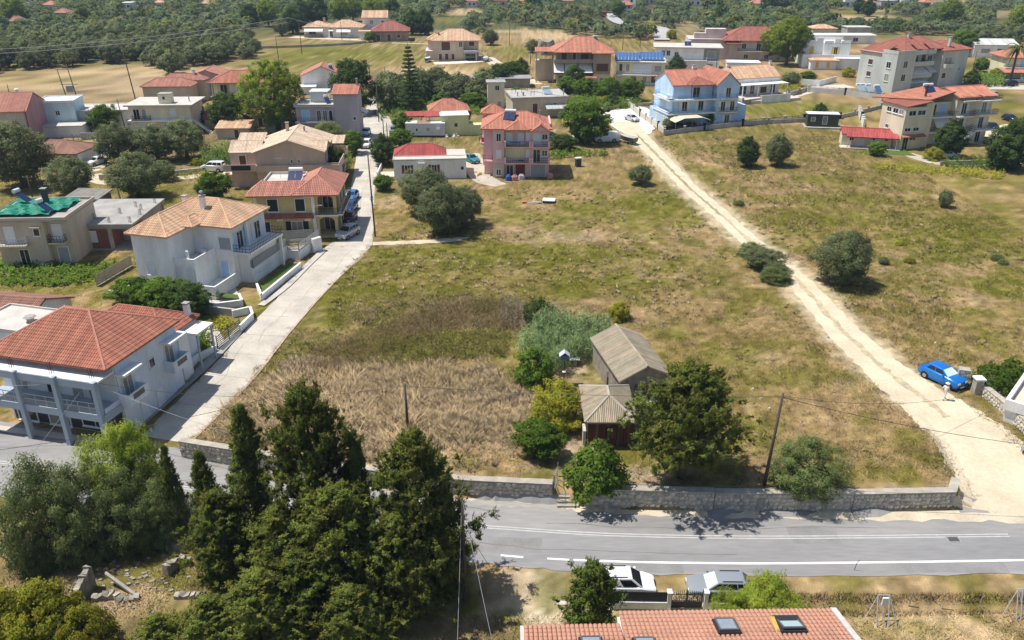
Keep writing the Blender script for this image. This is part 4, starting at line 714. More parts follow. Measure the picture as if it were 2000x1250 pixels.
for i in range(14):
    a = [(i*1.0-.5,.3+(i > 6)*1.5,.5),(i*1.0+.42,.3+(i > 6)*1.5,.5),(i*1.0+.42,4+(i > 6)*2,2.1),(i*1.0-.5,4+(i > 6)*2,2.1)]
    MB().solid([Vector(q)-Vector((0,0,.08)) for q in a],[Vector(q) for q in a]).build('solar_panel', mat('bright_collector',(.06,.14,.33),.12,0,spec=.7), o)
h.post(0,4,6.4,8.6,.1,greym,'stand'); h.post(13.6,6,6.4,8.6,.1,greym,'stand'); h.post(7,5,6.4,8.8,.1,greym,'stand')
h = House('house', 'white modern flat-roofed house with outside staircase and wide terrace', 46.5, 275, -8, white, tw=.4); h.walls(0,0,20,12,-.3,3.2); h.walls(0,1.5,15,12,3.22,7); h.walls(15.02,2.5,20,12,3.22,6.9,concrete); h.flat(0,1.5,20,12,7,flatw,ov=1.0,th=.3); h.balcony('f',1.5,-.3,16,2,3.4,'bars',white,rm=trim); h.wins('f',1.5,[(2.2,4.6,1,1.5),(3.8,4.6,1,1.5),(6.4,3.5,1.2,2.2),(12,3.5,1.4,2.3,'white')]); h.win('f',2.5,17.5,4,2.4,2,'grey'); h.wins('f',0,[(3,.7,1.2,1),(8,.3,1.4,2.2,'white'),(12,.3,1.4,2.2,'white'),(17,.5,2,2,'grey')]); h.stairs(-3,2.6,-2,-.7,0,3.4,'x',12,white); h.heater(10,5,7.3,0,2); h.walls(22,-6,32,0,-.3,3.6); h.flat(22,-6,32,0,3.6,trim,ov=.1)
p = G(1345, 118); h = House('house', 'pinkish two-storey house with broad dull red roof and grey terrace wall', p.x, p.y+2, -6, plaster('pale_pink_plaster',(.6,.5,.46)), tw=.4); h.walls(0,2,16,14,-.3,6.8); h.walls(14,0,34,14,-.3,6.4); h.hip(12,0,34,14,6.6,4,tile_old2,ov=.9,saw=False); h.walls(6,4,13,8,6.8,10); h.walls(2,4,6,6,6.8,8.6); h.wins('f',0,[(19,4,1.4,1.6),(24,3.4,1.4,2.2),(29,3.4,1.2,2.2,'brown'),(31.5,3.4,1.2,2.2)]); h.balcony('f',0,17,33.5,1.5,3.2,'bars',white); h.wins('f',0,[(20,.6,1.5,1.4),(27,.6,1.5,1.4)]); h.hip(13,-1,18,3,5.6,1.2,tile_old2,ov=.4,saw=False)
# --- 28 blue house
h = House('house', 'sky blue three-storey house with red gabled roofs, white shutters and blue railings', 36.6, 186.6, 14, ltblue); h.fm = trim
h.walls(0,1.6,9.8,12,-.3,9.2); h.walls(9.82,-.2,15.2,11.5,-.3,9.2); h.walls(15.22,1,18.2,8,-.3,4.2); h.walls(-1.4,.8,0,11,-.3,3.1)
h.gable(0,1.6,9.8,12,9.2,2.5,tile_bright,'x',.3,.3); h.gable(9.8,-.2,15.2,11.5,9.2,2.5,tile_bright,'y',.3,.3); h.hip(3.4,-.2,9,5,9.25,1.3,tile_old2,ov=.3); [h.post(x,-.1,6.2,9.2,.12,darkm) for x in (3.6,8.8)]
h.balcony('f',1.6,-1.5,9.8,2.0,3.2,'bars',white,bluebal,th=.3); h.balcony('f',1.6,-1.5,9.8,2.0,6.2,'bars',white,bluebal,th=.3); h.balcony('l',0,.0,9,1.6,3.2,'bars',white,bluebal,th=.3); h.balcony('l',0,.0,9,1.6,6.2,'bars',white,bluebal,th=.3)
for z in (3.2,6.2): h.balcony('f',-.2,10.6,14.8,1.1,z,'bars',white,bluebal if z > 4 else darkm)
h.wins('f',1.6,[(3,3.3,1.2,2.1,'dark',{'shut':'white'}),(7,3.3,1.2,2.1,'dark',{'shut':'white'}),(5.6,6.3,1.6,2.2),(3,.3,1.2,2.1,'lblue'),(7,.3,1.2,2.1,'lblue')],door=True); h.wins('f',-.2,[(11.6,3.3,1,2.1,'dark',{'shut':'white'}),(13.9,3.3,1,2.1,'dark',{'shut':'white'}),(12.6,6.3,1.1,2.1,'dark',{'shut':'white'}),(12.9,.6,1.1,1.8,'dark',{'shut':'white'})]); h.wins('l',0,[(4,6.4,1,1.9,'white'),(4,3.4,1,2,'white'),(8,3.4,.8,1.6,'white')]); h.wins('l',-1.4,[(3,.6,1.2,1.6,'white'),(7,.6,1.2,1.6,'white')]); h.chimney(7,7,10.6,12.4,.6,trim)
h = House('house', 'white single-storey house with pale tan roof, pergola and raised terrace', 58.8, 224.5, 20, white, tw=.34); h.walls(0,0,15,9,-.3,5); h.gable(0,0,15,9,5,2.6,tile_tan,'x',.2,.1); h.box('pergola',trim,1,-3.4,3.6,15.5,-.02,3.75); [h.post(x,-3.2,0,3.6,.2,trim) for x in (1.2,6,10.5,15.2)]; h.wins('f',0,[(3.4,.8,2.2,2.2),(6.4,.8,1.2,2.2),(10,.9,2,1.6,'brown'),(13,.8,1.4,2.2,'brown')],door=True); h.box('terrace',pave,0,-9,-.3,15.5,-.05,.7); h.box('wall',white,3,-9.2,-.3,12,-9.02,2); h.chimney(.8,4.4,6.6,8.4,.6,white); h.chimney(14.4,4.4,6.6,8.4,.6,white)
h = House('house', 'white flat house with stepped parapets and yellow shutters above a walled terrace', 97.5, 287.5, -6, white, tw=.4); h.walls(0,0,6.5,9,-.3,7.2); h.walls(6.52,-1.4,15,9,-.3,7.4); [MB().box(x,y,7.2,x+w_,y+.3,7.2+k_).build('parapet',white,h.r) for x,y,w_,k_ in ((-.1,0,2.2,1.5),(2.2,0,2,.9),(4.3,0,2.2,1.6),(6.6,-1.4,3,.9),(9.8,-1.4,2,1.5),(12,-1.4,3,1),(0,8.6,15,1.2))]
h.win('f',0,3,3.9,1.2,2.2,'yellow',door=True); h.win('f',-1.4,10.4,3.9,1.2,2.2,'dark',shut='yellow',door=True); h.walls(1,-10,9,-6,-.3,2.9); h.mono([(0.6,-10.4,2.9),(10,-10.4,2.9),(10,-5.6,3.3),(.6,-5.6,3.3)],tile_tan,saw=False); h.box('terrace',white,9.02,-9,-.3,20,-1.42,3.5); h.box('parapet',trim,-1,-6,3.5,20,-5.7,4.2); h.walls(-1,-6,9,-1.45,-.3,3.5); h.wins('f',-10,[(3,.6,1,1.8,'yellow'),(6.5,.6,1,1.8,'yellow')]); h.win('f',-9,17.5,1.2,1.4,1.5,'yellow')
# --- 31 grey-green apartment block
h = House('apartment_building', 'large sage grey apartment block with red hip roofs and white awnings', 105.2, 232.6, 25, sage, 'apartment building', tw=.36)
h.walls(0,0,7.0,13,-.3,10.2); h.walls(7.02,4.5,19.5,14,-.3,10); h.walls(19.52,1.5,30,12,-.3,10)
h.hip(5.5,3.0,22,14,10.6,3.0,tile_old2,ov=.6,saw=False); h.hip(19.7,1.4,30.2,12.2,10.1,2.1,tile_old2,ov=.6,saw=False); h.mono([(-.3,13.4,9.9),(-.3,5.5,9.9),(5.4,5.5,11.9),(5.4,13.4,11.9)],tile_old2,saw=False); h.box('parapet',sage,-.05,-.05,10.22,7.0,.2,11.1); h.box('parapet',sage,-.05,.2,10.22,.2,5.2,11.1)
for z in (3.3,6.6,9.7): h.balcony('f',4.5,7.1,16.5,3.0,z,'wall',sage,th=.2)
h.balcony('f',1.5,20,24,1.2,5.6,'wall',sage)
for z in (4,7.2): h.wins('f',4.5,[(9,z,1.8,1.7),(12.4,z,1.8,1.5),(15.4,z-.4,1.6,2.2,'brown'),(18,z,1.9,1.4)])
h.wins('f',1.5,[(22,6,3,2.2),(21.4,2.4,1.5,1.5,'brown'),(27.2,4.2,.5,1)]); h.awning('f',4.5,9,15.4,6,3.3,1.7,awn); h.awning('f',4.5,16.6,19.4,5.6,2.4,1.4,awn); h.awning('f',4.5,7.4,15,2.9,3.6,1,awn)
h.wins('l',0,[(2.6,6.4,1.4,1.6),(2.6,2.9,1.4,1.9),(9,6.6,1.6,1.4,'brown'),(9,3.4,1.5,1.3,'brown')]); h.wins('f',0,[(3.4,6.5,1.5,1.8),(3.4,3,1.5,1.8)]); h.chimney(23,3,11,13.4,.7,sage); h.chimney(12,8,13,14.4,.7,sage); [MB().solid([Vector(v) for v in ((x,1.6,10.8),(x+1.6,1.6,10.8),(x+1.6,5,12.6),(x,5,12.6))],[Vector(v) for v in ((x,1.6,11),(x+1.6,1.6,11),(x+1.6,5,12.8),(x,5,12.8))]).build('dormer_roof',tile_old2,h.r) for x in (9.2,14.2)]; h.pipe(1,-.1,1,8.5,.06,trim,'downpipe')
APT = h
# --- 32 cream apartment house
h = House('apartment_building', 'cream apartment house with stepped red mono-pitch roofs and black balcony railings', 78.5, 165.4, 16, cream, 'apartment building', tw=.3)
h.walls(0,0,5.2,7,-.3,8.4); h.walls(5.22,.6,7.2,9,-.3,9); h.walls(7.22,2.4,13,9,-.3,8.6); h.walls(13.02,1,22,9,-.3,9.8)
h.mono([(-.3,7.4,8.6),(-.3,-.4,8.6),(5.8,-.4,9.4),(5.8,7.4,9.4)],tile_old2); h.mono([(-.6,10,8.9),(13,10,10.6),(13.2,2.2,10.6),(5.6,.2,9.6)],tile_red); h.gable(12.9,.4,22,9,9.8,1.3,tile_bright,'x',.4,.3)
for z in (2.9,6.0): h.balcony('f',1,13.2,16.9,1.4,z,'bars',white,th=.3); h.balcony('f',1,17.6,22.4,1.6,z+.15,'bars',white,th=.3)
h.balcony('f',1,13.4,17.6,1.5,9.1,'bars',white); h.balcony('f',1,17.7,22.6,1.8,9.0,'bars',white); h.balcony('f',2.4,7.3,12.6,1.7,6,'bars',white,th=.3); h.balcony('f',2.4,7.3,9.8,1.5,2.9,'bars',white,th=.3)
for z in (.2,3.2,6.3): h.wins('f',1,[(15,z,1.1,2.1,'dark',{'shut':'white'}),(20,z,1.1,2.1,'dark',{'shut':'white'})],door=True)
h.wins('f',2.4,[(8.6,6.1,1.4,2.1),(11,6.1,1.4,2.1,'lblue'),(8.4,3,1.3,2.1,'white'),(11,.3,1.4,2.2,'white')],door=True); h.awning('f',2.4,8.8,12.6,5.8,1.9,1.9,awn)
h.wins('l',0,[(1.2,6.9,1.2,.9),(2.9,6.9,1.4,.9),(4.8,6.9,1.2,.9),(4.6,3.6,.8,.7)]); h.wins('f',0,[(1.6,6.8,1.6,.9),(3.8,6.8,1.8,.9),(1.2,3.7,1.3,.6),(3.2,3.7,1.3,.6),(2.8,1.9,1.4,.4)]); h.win('f',0,1.2,.1,1.2,2.4,'dark',door=True); h.mono([(-.2,-.9,2.65),(5.4,-.9,2.65),(5.4,-.02,2.95),(-.2,-.02,2.95)],tile_red); h.heater(9.4,4.6,10.2,R(-10),2); h.pipe(6.6,3,9.4,12,.22,mat('brown_pipe',(0,0,0)),'chimney'); h.stairs(13,16.5,-1.6,-.4,0,2.9,'x',10,white)
p = G(1642, 284); h = House('cabin', 'small cream prefab cabin with crimson sheet roof and white plastic chairs outside', p.x, p.y, -14, lemon, 'cabin', tw=.3); h.walls(0,0,9.6,3.6,-.2,2.5); h.gable(0,0,9.6,3.6,2.5,.9,tile_crim,'x',.15,.2,saw=False); h.mono([(.6,-2.2,2.3),(10.6,-2.2,2.3),(10.6,-.1,2.95),(.6,-.1,2.95)],tile_crim,saw=False); [h.post(x,-2,-.1,2.3,.1,trim) for x in (1,5.5,10.2)]; h.wins('f',0,[(1.9,1.2,.8,.9),(6,1.4,.7,.5),(8.6,1.4,.6,.5)]); h.win('f',0,3.8,.1,1,2,'white',door=True); h.box('terrace',pave,-.4,-2.6,-.2,11,-.02,.14)
p = G(1575, 249); h = House('container', 'dark green site container with white roof on a concrete base', p.x, p.y, -8, mat('container_green',(.055,.075,.05),.6,.12,1), 'container'); h.walls(0,0,6.8,2.6,.3,3); h.flat(0,0,6.8,2.6,3,trim,ov=.15,th=.14); h.box('base',concrete,-.6,-1.2,-.2,7.6,3.2,.28); h.wins('f',0,[(1.2,1.5,.8,.8,'grey'),(3.8,.9,.9,1.6,'grey')],sill=False); b = MB(); [b.box(.1+i*.3,-.05,.35,.22+i*.3,-.005,2.95) for i in range(22)]; b.build('rib',mat('container_green',(0,0,0)),h.r)
h = lite('warehouse', 'long white shed with pale metal roof near the palm', 1899, 112, -6, white, cat='warehouse', tw=.6); h.walls(0,0,14,10,-.3,4.4); h.gable(0,0,15,12,4.4,1.4,mat('white_sheet',(.62,.6,.56),.6,.06,.3),'x',.3,.2,saw=False); h.wins('f',0,[(4,1.6,3,1.4,'grey'),(9.5,1.6,3,1.4)])
h = lite('house', 'cream house with red roof at the right edge behind the palm', 1958, 152, -4, lemon, tw=.4); h.walls(0,0,16,10,-.3,6); h.hip(0,0,16,10,6,2.4,tile_bright,ov=.8,saw=False); h.balcony('f',0,-.5,16,1.6,3.2,'bars',white); h.mono([(-2,-5,2.2),(8,-5,2.2),(8,-.05,3),(-2,-.05,3)],tile_bright,saw=False); [h.post(x,-4.7,-.2,2.2,.2) for x in (-1.6,3,7.6)]; h.wins('f',0,[(5,3.4,1.6,2.2,'lblue'),(10,3.4,1.6,2.2)]); h.awning('f',0,7.6,10,5.6,1.2,2,awn)
h = lite('shed', 'long white flat-roofed farm shed among the trees', 1583, 86, 0, white, cat='shed', tw=.6); h.walls(0,0,26,8,-.3,3.2); h.flat(0,0,26,8,3.2,trim,ov=.4); h.wins('f',0,[(6,1,2,1.4),(18,1,2,1.4)])
h = lite('house', 'small pink-roofed house beside the long white shed', 1587, 72, 0, peach2, tw=.6); h.walls(0,0,10,8,-.3,3.4); h.hip(0,0,10,8,3.4,1.4,tile_tan,ov=.4,saw=False); h.win('f',0,4,1,1.4,1.2); h.walls(14,-2,24,5,-.3,4,greyp); h.flat(14,-2,24,5,4,flatw)
# --- 38 the two old sheds in the field
agr = mat('lichen_grey_sheet', (.37,.30,.215), .95, .18, .8, .3, 12, fine=.12); plank = mat('dark_planks', (.10,.05,.035), .9, .3, 1.5, stretch=(3,3,.2))
h = House('shed', 'old stone shed with long grey-brown asbestos gable roof behind the conifer', 9.9, 64.6, 12, oldstone, tw=.18)
h.walls(0,0,4.6,8.6,-.2,3.0); h.gable(0,0,4.6,8.6,3.0,1.1,agr,'y',.3,.25,saw=False); h.win('f',0,1.9,1.3,1.1,.9,'dark',fm=wood,sill=False)
for i in range(6): MB().box(-.9+i*.05, 1.4+i*.16, 0, -.78+i*.05, 1.5+i*.16, 2.6).build('plank', wood, h.r)
h.box('ledge', mat('old_plaster',(.6,.58,.54),.9,.15,1), .6,-1.4,0,3.4,-.02,.9)
h = House('shed', 'low plank shack with hipped corrugated grey roof beside the fig bush', 6.25, 58.2, 0, plank, tw=.16)
h.walls(.1,.1,3.9,5.6,-.2,2.5); h.hip(0,0,4,5.7,2.55,1.25,agr,ov=.22,ridge='y',inset=2.3,saw=False,capm=mat('lichen_ridge',(.42,.37,.29),.95,.15,1))
for i in range(13): MB().box(.12+i*.3, .03, -.1, .38+i*.3, .095, 2.45).build('plank', [plank, mat('red_brown_plank',(.13,.045,.035),.9,.2,2), wood][(i*7) % 3], h.r)
h.win('f', .1, 2.1, .8, .8, 1.1, 'grey', fm=wood, sill=False); h.box('leaning_sheet', mat('pale_sheet',(.5,.46,.4),.8,.2,2), -.25,.3,-.1,.0,1.5,1.4); h.box('lintel', wood, 3.95,3.6,1.7,5.6,5.2,1.85); h.box('crate', mat('pale_box',(.55,.56,.58),.7,.1,2), 4.05,3.4,0,4.7,4.4,1.5)
# --- 39 roof with skylights along the bottom edge
rt = tilem('salmon_roof_tile', (.48,.245,.165), .18)
h = House('house', 'house roof of salmon red barrel tiles with four skylights at the bottom edge', .7, 35.9, 1, white, z=-2.2)
h.walls(.3,-9,5.6,-.2,-.2,4.4); h.walls(5.62,-9,18.4,.9,-.2,4.4)
EV = 4.32
def tiled_slope(x0, x1, y1, y0, z1, z0, limit):
    """eave at y1 (far side, low), falling away from the ridge at y0; every tile a part of the roof"""
    b = MB(); b.solid([(x0,y1,z1-.14),(x1,y1,z1-.14),(x1,y0,z0-.14),(x0,y0,z0-.14)],[(x0,y1,z1),(x1,y1,z1),(x1,y0,z0),(x0,y0,z0)])
    o = b.build('roof', rt, h.r); L = math.hypot(y1-y0, z0-z1); n = int(L/.42); k = int((x1-x0)/.27); tl = MB()
    for i in range(7):
        a = math.pi*i/6; tl.v += [(-.125*math.cos(a), .0, .02+.085*math.sin(a)), (-.105*math.cos(a), -.46, .05+.085*math.sin(a))]
    tl.f = [(2*i, 2*i+1, 2*i+3, 2*i+2) for i in range(6)]+[tuple(range(0,14,2))]
    me = tl.mesh('roof_tile', rt); rot = math.atan2(z0-z1, y0-y1)
    far = MB(); sl = math.atan2(z0-z1, y1-y0)
    for j in range(n):
        for i in range(k):
            x = x0+.135+(x1-x0-.27)*i/(k-1); t = j/n; y = y1+(y0-y1)*t+.06; z = z1+(z0-z1)*t+random.uniform(0,.012)
            if j < limit:
                q = link('roof_tile', me, o); q.location = (x, y, z); q.rotation_euler = (-sl, 0, random.uniform(-.02,.02))
            else:
                n0 = len(far.v); c, s_ = math.cos(-sl), math.sin(-sl)
                far.v += [(x+v[0], y+v[1]*c-v[2]*s_, z+v[1]*s_+v[2]*c) for v in tl.v]; far.f += [tuple(n0+q for q in f) for f in tl.f]
    if far.f: tag(far.build('roof_tile', rt, o), kind='stuff')
    return o
ro1 = tiled_slope(0, 5.72, .3, -8.8, EV, EV+2.5, 3); ro2 = tiled_slope(5.74, 18.6, 1.35, -8.8, EV-.05, EV+2.75, 5)
h.box('verge', mat('verge_mortar',(.55,.5,.46),.9,.15,2), -.22,-8.8,EV-.3,-.003,.35,EV+.05)
b = MB().solid([(18.6,1.4,EV-.3),(18.95,1.4,EV-.3),(18.95,-8.8,EV+2.5),(18.6,-8.8,EV+2.5)],[(18.6,1.4,EV+.12),(18.95,1.4,EV+.12),(18.95,-8.8,EV+2.95),(18.6,-8.8,EV+2.95)]); b.build('verge', mat('verge_mortar',(0,0,0)), h.r)
def skylight(x, y, tilt, w=1.15, l=1.3):
    z = EV+.16+(1.35-y)*(2.8/10.15); sl = math.atan2(2.8,10.15)
    o = bpy.data.objects.new('skylight', None); COL.objects.link(o); o.parent = h.r; o.location = (x, y, z); o.rotation_euler = (-sl, 0, 0)
    MB().box(-w/2-.1,-.1,-.1,w/2+.1,l+.1,.06).build('flashing', darkm, o)
    f = MB().box(-w/2,0,0,-w/2+.1,l,.09).box(w/2-.1,0,0,w/2,l,.09).box(-w/2+.1,0,0,w/2-.1,.1,.09).box(-w/2+.1,l-.1,0,w/2-.1,l,.09).build('frame', mat('skylight_frame',(.10,.10,.11),.5,.05,3), o)
    p = MB().box(-w/2+.1,.1,.02,w/2-.1,l-.1,.06).build('pane', mat('skylight_pane',(.42,.52,.54),.12,0,spec=.6) if tilt else mat('skylight_blind',(.25,.29,.33),.2,.1,3), o)
    for q in (f, p): q.location = (0, 0, .1 if not tilt else .16); q.rotation_euler = (-tilt, 0, 0)
    return o
skylight(11.75, -1.15, 0); skylight(15.5, -1.1, R(9), 1.3, 1.55); skylight(3.7, -2.85, 0); skylight(6.7, -3.0, 0)
MB().box(14.5,-1.5,EV+.62,14.75,.2,EV+.67).build('foam_seal', mat('foam_yellow',(.55,.36,.08),.9,.2,5), h.r).rotation_euler = (0, 0, 0)
# --- far houses
fars = [(60,4,26,'long far house with pink roof at the top left edge',tile_pink,white,14),(97,21,22,'far red-roofed house half sunk among dark trees',tile_pink,peach2,12),(120,38,24,'far house with dull roof and pale wall behind the olive wood',tile_old,peach2,12),(248,17,18,'pale far block beside a dirt clearing on the hillside',trim,white,10),(312,16,12,'square yellow far house above the cypresses',tile_tan,lemon,9),(365,7,13,'small pink far house amid trees, right of the yellow one',tile_tan,peach2,9),(402,18,10,'tiny ochre far hut in the trees',tile_tan,lemon,7),(30,56,14,'red-roofed hut peeping out of the left olive wood',tile_pink,peach,8),(195,6,18,'far low red roof on the wooded slope',tile_pink,beige,10),(618,3,12,'pale far house high above the white bungalow',tile_pink,white,9),
 (922,12,20,'white far house with pink hip roof left of the tan clearing',tile_pink,white,12),(978,11,26,'far house with two red roofs beside a cypress',tile_pink,peach2,14),(1024,13,20,'pink-roofed far house on a bare terrace',tile_pink,peach2,12),(1109,12,20,'far cream house with red roof and a white yard',tile_pink,lemon,12),(1228,17,25,'far two-storey house with red roof beside the winding road',tile_pink,white,12),(1224,31,18,'small red-roofed house below its two-storey neighbour by the winding road',tile_pink,tanp,9),(1268,7,22,'far grey-purple roofed house at the top edge',tile_old,mauve,12),(1358,10,26,'far white house with pale roof beside a dark tree',tile_tan,white,13),(1392,8,20,'far house with bright red roof right of the dark tree',tile_pink,peach2,10),(1478,18,28,'far wide house with red roof and verandas',tile_pink,white,14),
 (1660,12,24,'far three-storey house with pink roof and balconies',tile_pink,white,12),(1700,17,20,'far white house with red roof above the tan field',tile_pink,white,11),(1735,13,30,'far grey flat-roofed house with long veranda',concrete,greyp,16),(1810,16,12,'far little red roof among trees',tile_pink,beige,7),(1770,10,10,'far white hut under trees on the right slope',trim,white,6),(1928,9,12,'far ochre house on a bare slope at the right',tile_pink,peach2,8)]
for px, py, wpx, lab, rm, wm_, wd in fars:
    p = G(px-wpx/2, py+2); h = House('far_house', lab, p.x, p.y, random.uniform(-8, 8), wm_, z=hz(p.x, p.y), tw=.9, lite=True); hh = 6.2 if 'storey' in lab else 3.8; hh = 8.5 if 'three' in lab else hh
    w_ = wpx*p.y/1600.0*.95; h.walls(0,0,w_,8,-1,hh); h.wins('f',0,[(w_*.28,1.2,1.3,1.4),(w_*.68,1.2,1.3,1.4)])
    if hh > 5: h.wins('f',0,[(w_*.28,4.2,1.3,1.4),(w_*.68,4.2,1.3,1.4)]); h.balcony('f',0,0,w_,1.4,3.2,'wall',white)
    if rm in (trim, concrete): h.flat(0,0,w_,8,hh,rm)
    else: h.hip(0,0,w_,8,hh,2.2,rm,ov=.7,saw=False,tiled=False)
# --- old windmill stump, ruins
p = G(1066, 106); t = thing('windmill_stump', 'round ruined stone windmill tower behind the brown house', 'ruin', p.x, p.y)
b = MB(); n = 14
for k, (z, r_) in enumerate(((-.3,3.6),(2,3.4),(4,3.1),(5.2,2.9))):
    for i in range(n): a = 2*math.pi*i/n; b.v.append((r_*math.cos(a)+random.uniform(-.2,.2), r_*math.sin(a)+random.uniform(-.2,.2), z+(random.uniform(-.9,.9) if k == 3 else 0)))
b.f = [(k*n+i,k*n+(i+1)%n,(k+1)*n+(i+1)%n,(k+1)*n+i) for k in range(3) for i in range(n)]+[tuple(3*n+i for i in range(n))]; b.build('wall', oldstone, t); MB().box(-.7,-3.6,.8,.5,-3.1,2.6).build('doorway', darkm, t)
# ================================================================ TREES
L_ = dict(cyp=leafmat('conifer_leaf', (.225,.268,.060), .42), oli=leafmat('olive_leaf', (.185,.215,.098), .42), bro=leafmat('broad_leaf', (.130,.21,.032), .42), drk=leafmat('dark_leaf', (.090,.138,.038), .38),
     pin=leafmat('pine_leaf', (.215,.285,.035), .4), lim=leafmat('feathery_lime_leaf', (.29,.36,.05), .45), yel=leafmat('yellow_green_leaf', (.33,.33,.04), .45), ree=leafmat('reed_leaf', (.36,.50,.22), .5), far=leafmat('far_leaf', (.118,.145,.072), .35), brn=leafmat('dry_brush', (.215,.168,.082), .3), pal=leafmat('palm_leaf', (.15,.16,.05), .25), tam=leafmat('tamarisk_leaf', (.185,.228,.080), .42))
def unit(v): return v/np.maximum(np.linalg.norm(v, axis=1, keepdims=True), 1e-9)
def leaf_arrays(C, D, size, tone, asp, rg, blade=False):
    """rhombic leaves at C, facing near D (long axis near D when blade)"""
    n = len(C); d = unit(D+rg.normal(0, .45, (n, 3))); r = unit(np.cross(d, rg.normal(0, 1, (n, 3))))
    if not blade: nn = unit(unit(D)+np.array([0, 0, .45])+rg.normal(0, .5, (n, 3))); d = unit(np.cross(nn, rg.normal(0, 1, (n, 3)))); r = np.cross(nn, d)
    s = np.asarray(size).reshape(-1, 1)*np.ones((n, 1))
    V = np.stack([C-d*s*.5-r*s*asp*.5, C-d*s*.5+r*s*asp*.5, C+d*s*.5], 1).reshape(-1, 3)
    return V, np.repeat(tone, 3, axis=0)
def leaf_mesh(name, C, D, size, tone, m, asp=.55, seed=0, blade=False):
    V, T = leaf_arrays(C, D, size, tone, asp, np.random.default_rng(seed), blade); nr = unit(unit(np.asarray(D, float))*.75+np.array([0, 0, .5])+np.random.default_rng(seed+1).normal(0, .22, (len(C), 3)))
    return np_mesh(name, V, np.arange(len(V)).reshape(-1, 3), 3, m, T, nrm=np.repeat(nr, 3, 0))
def lumps(dirs, seed, k=7, a=.22):
    rg = np.random.default_rng(seed); d = unit(rg.normal(0, 1, (k, 3))); r = np.ones(len(dirs))
    for q in d: r += a*rg.uniform(-.6, 1)*np.exp(-((1-dirs@q)*4))
    return r
def hue(n, rg, a=.16, w=.05):
    t = rg.uniform(1-a, 1+a, (n, 1)); return np.clip(np.concatenate([t*(1+rg.uniform(-w, w*1.6, (n, 1))), t, t*(1+rg.uniform(-w, w, (n, 1)))], 1), .2, 2)
def crown(name, m, shape, h0, h1, r, nc, nl, cr_, leaf, seed, asp=.55, up=.3, a=.36, hollow=.35):
    """clumps of leaves through a crown volume; shape gives the radius (0..1) at the relative height"""
    rg = np.random.default_rng(seed)
    t = rg.uniform(0, 1, nc*3); prof = np.interp(t, *shape); keep = rg.uniform(0, 1, nc*3) < (prof*.85+.15); t = t[keep][:nc]; n = len(t); prof = np.interp(t, *shape)
    th = rg.uniform(0, 2*math.pi, n); rad = rg.uniform(hollow**2, 1, n)**.5
    dirs = unit(np.stack([np.cos(th), np.sin(th), (t-.5)*2], 1)); rr = rad*prof*r*lumps(dirs, seed, 9, a)
    c = np.stack([np.cos(th)*rr, np.sin(th)*rr, h0+t*(h1-h0)], 1); c[:, 2] += rg.normal(0, .05*(h1-h0), n)
    tc = hue(n, rg, .24, .07); cs = cr_*rg.uniform(.6, 1.35, n)
    o = rg.normal(0, 1, (n, nl, 3)); o = o/np.linalg.norm(o, axis=2, keepdims=True)*rg.uniform(.35, 1, (n, nl, 1))
    o[:, :, 2] *= .75; C = (c[:, None, :]+o*cs[:, None, None]).reshape(-1, 3)
    out = np.repeat(unit(np.stack([np.cos(th), np.sin(th), np.full(n, up)], 1)), nl, 0)
    T = np.repeat(tc, nl, 0)*hue(len(C), rg, .14, .03)
    return leaf_mesh(name, C, out*.7+o.reshape(-1, 3)*.8, leaf*rg.uniform(.65, 1.35, len(C)), T, m, asp, seed)
def trunk(name, h, r, seed, limbs=5, spread=1.2, lean=.0, m=None, start=.45):
    rg = random.Random(seed); b = MB(); lx, ly = rg.uniform(-lean, lean), rg.uniform(-lean, lean)
    b.tube([(0,0,-.4),(lx*.3,ly*.3,h*.35),(lx*.7,ly*.7,h*.7),(lx,ly,h)], [r*1.25, r, r*.7, r*.25], 8)
    for i in range(limbs):
        a = 2*math.pi*i/limbs+rg.uniform(-.4,.4); z = h*rg.uniform(start, .85); s = spread*rg.uniform(.6, 1)
        b.tube([(lx*z/h,ly*z/h,z),(math.cos(a)*s*.5,math.sin(a)*s*.5,z+s*.5),(math.cos(a)*s,math.sin(a)*s,z+s*.8)], [r*.55, r*.38, r*.12], 5)
    return b.mesh(name, m or bark, True)
ROUND = ([0,.15,.4,.65,.85,1],[.45,.8,1,.92,.65,.15]); CONE = ([0,.1,.3,.6,.85,1],[.55,.95,1,.68,.34,.05]); COL_ = ([0,.1,.5,.8,1],[.6,.95,1,.7,.1]); DOME = ([0,.1,.5,.8,1],[.8,1,.95,.65,.1]); FLAME = ([0,.12,.35,.7,1],[.4,.8,1,.6,.03])
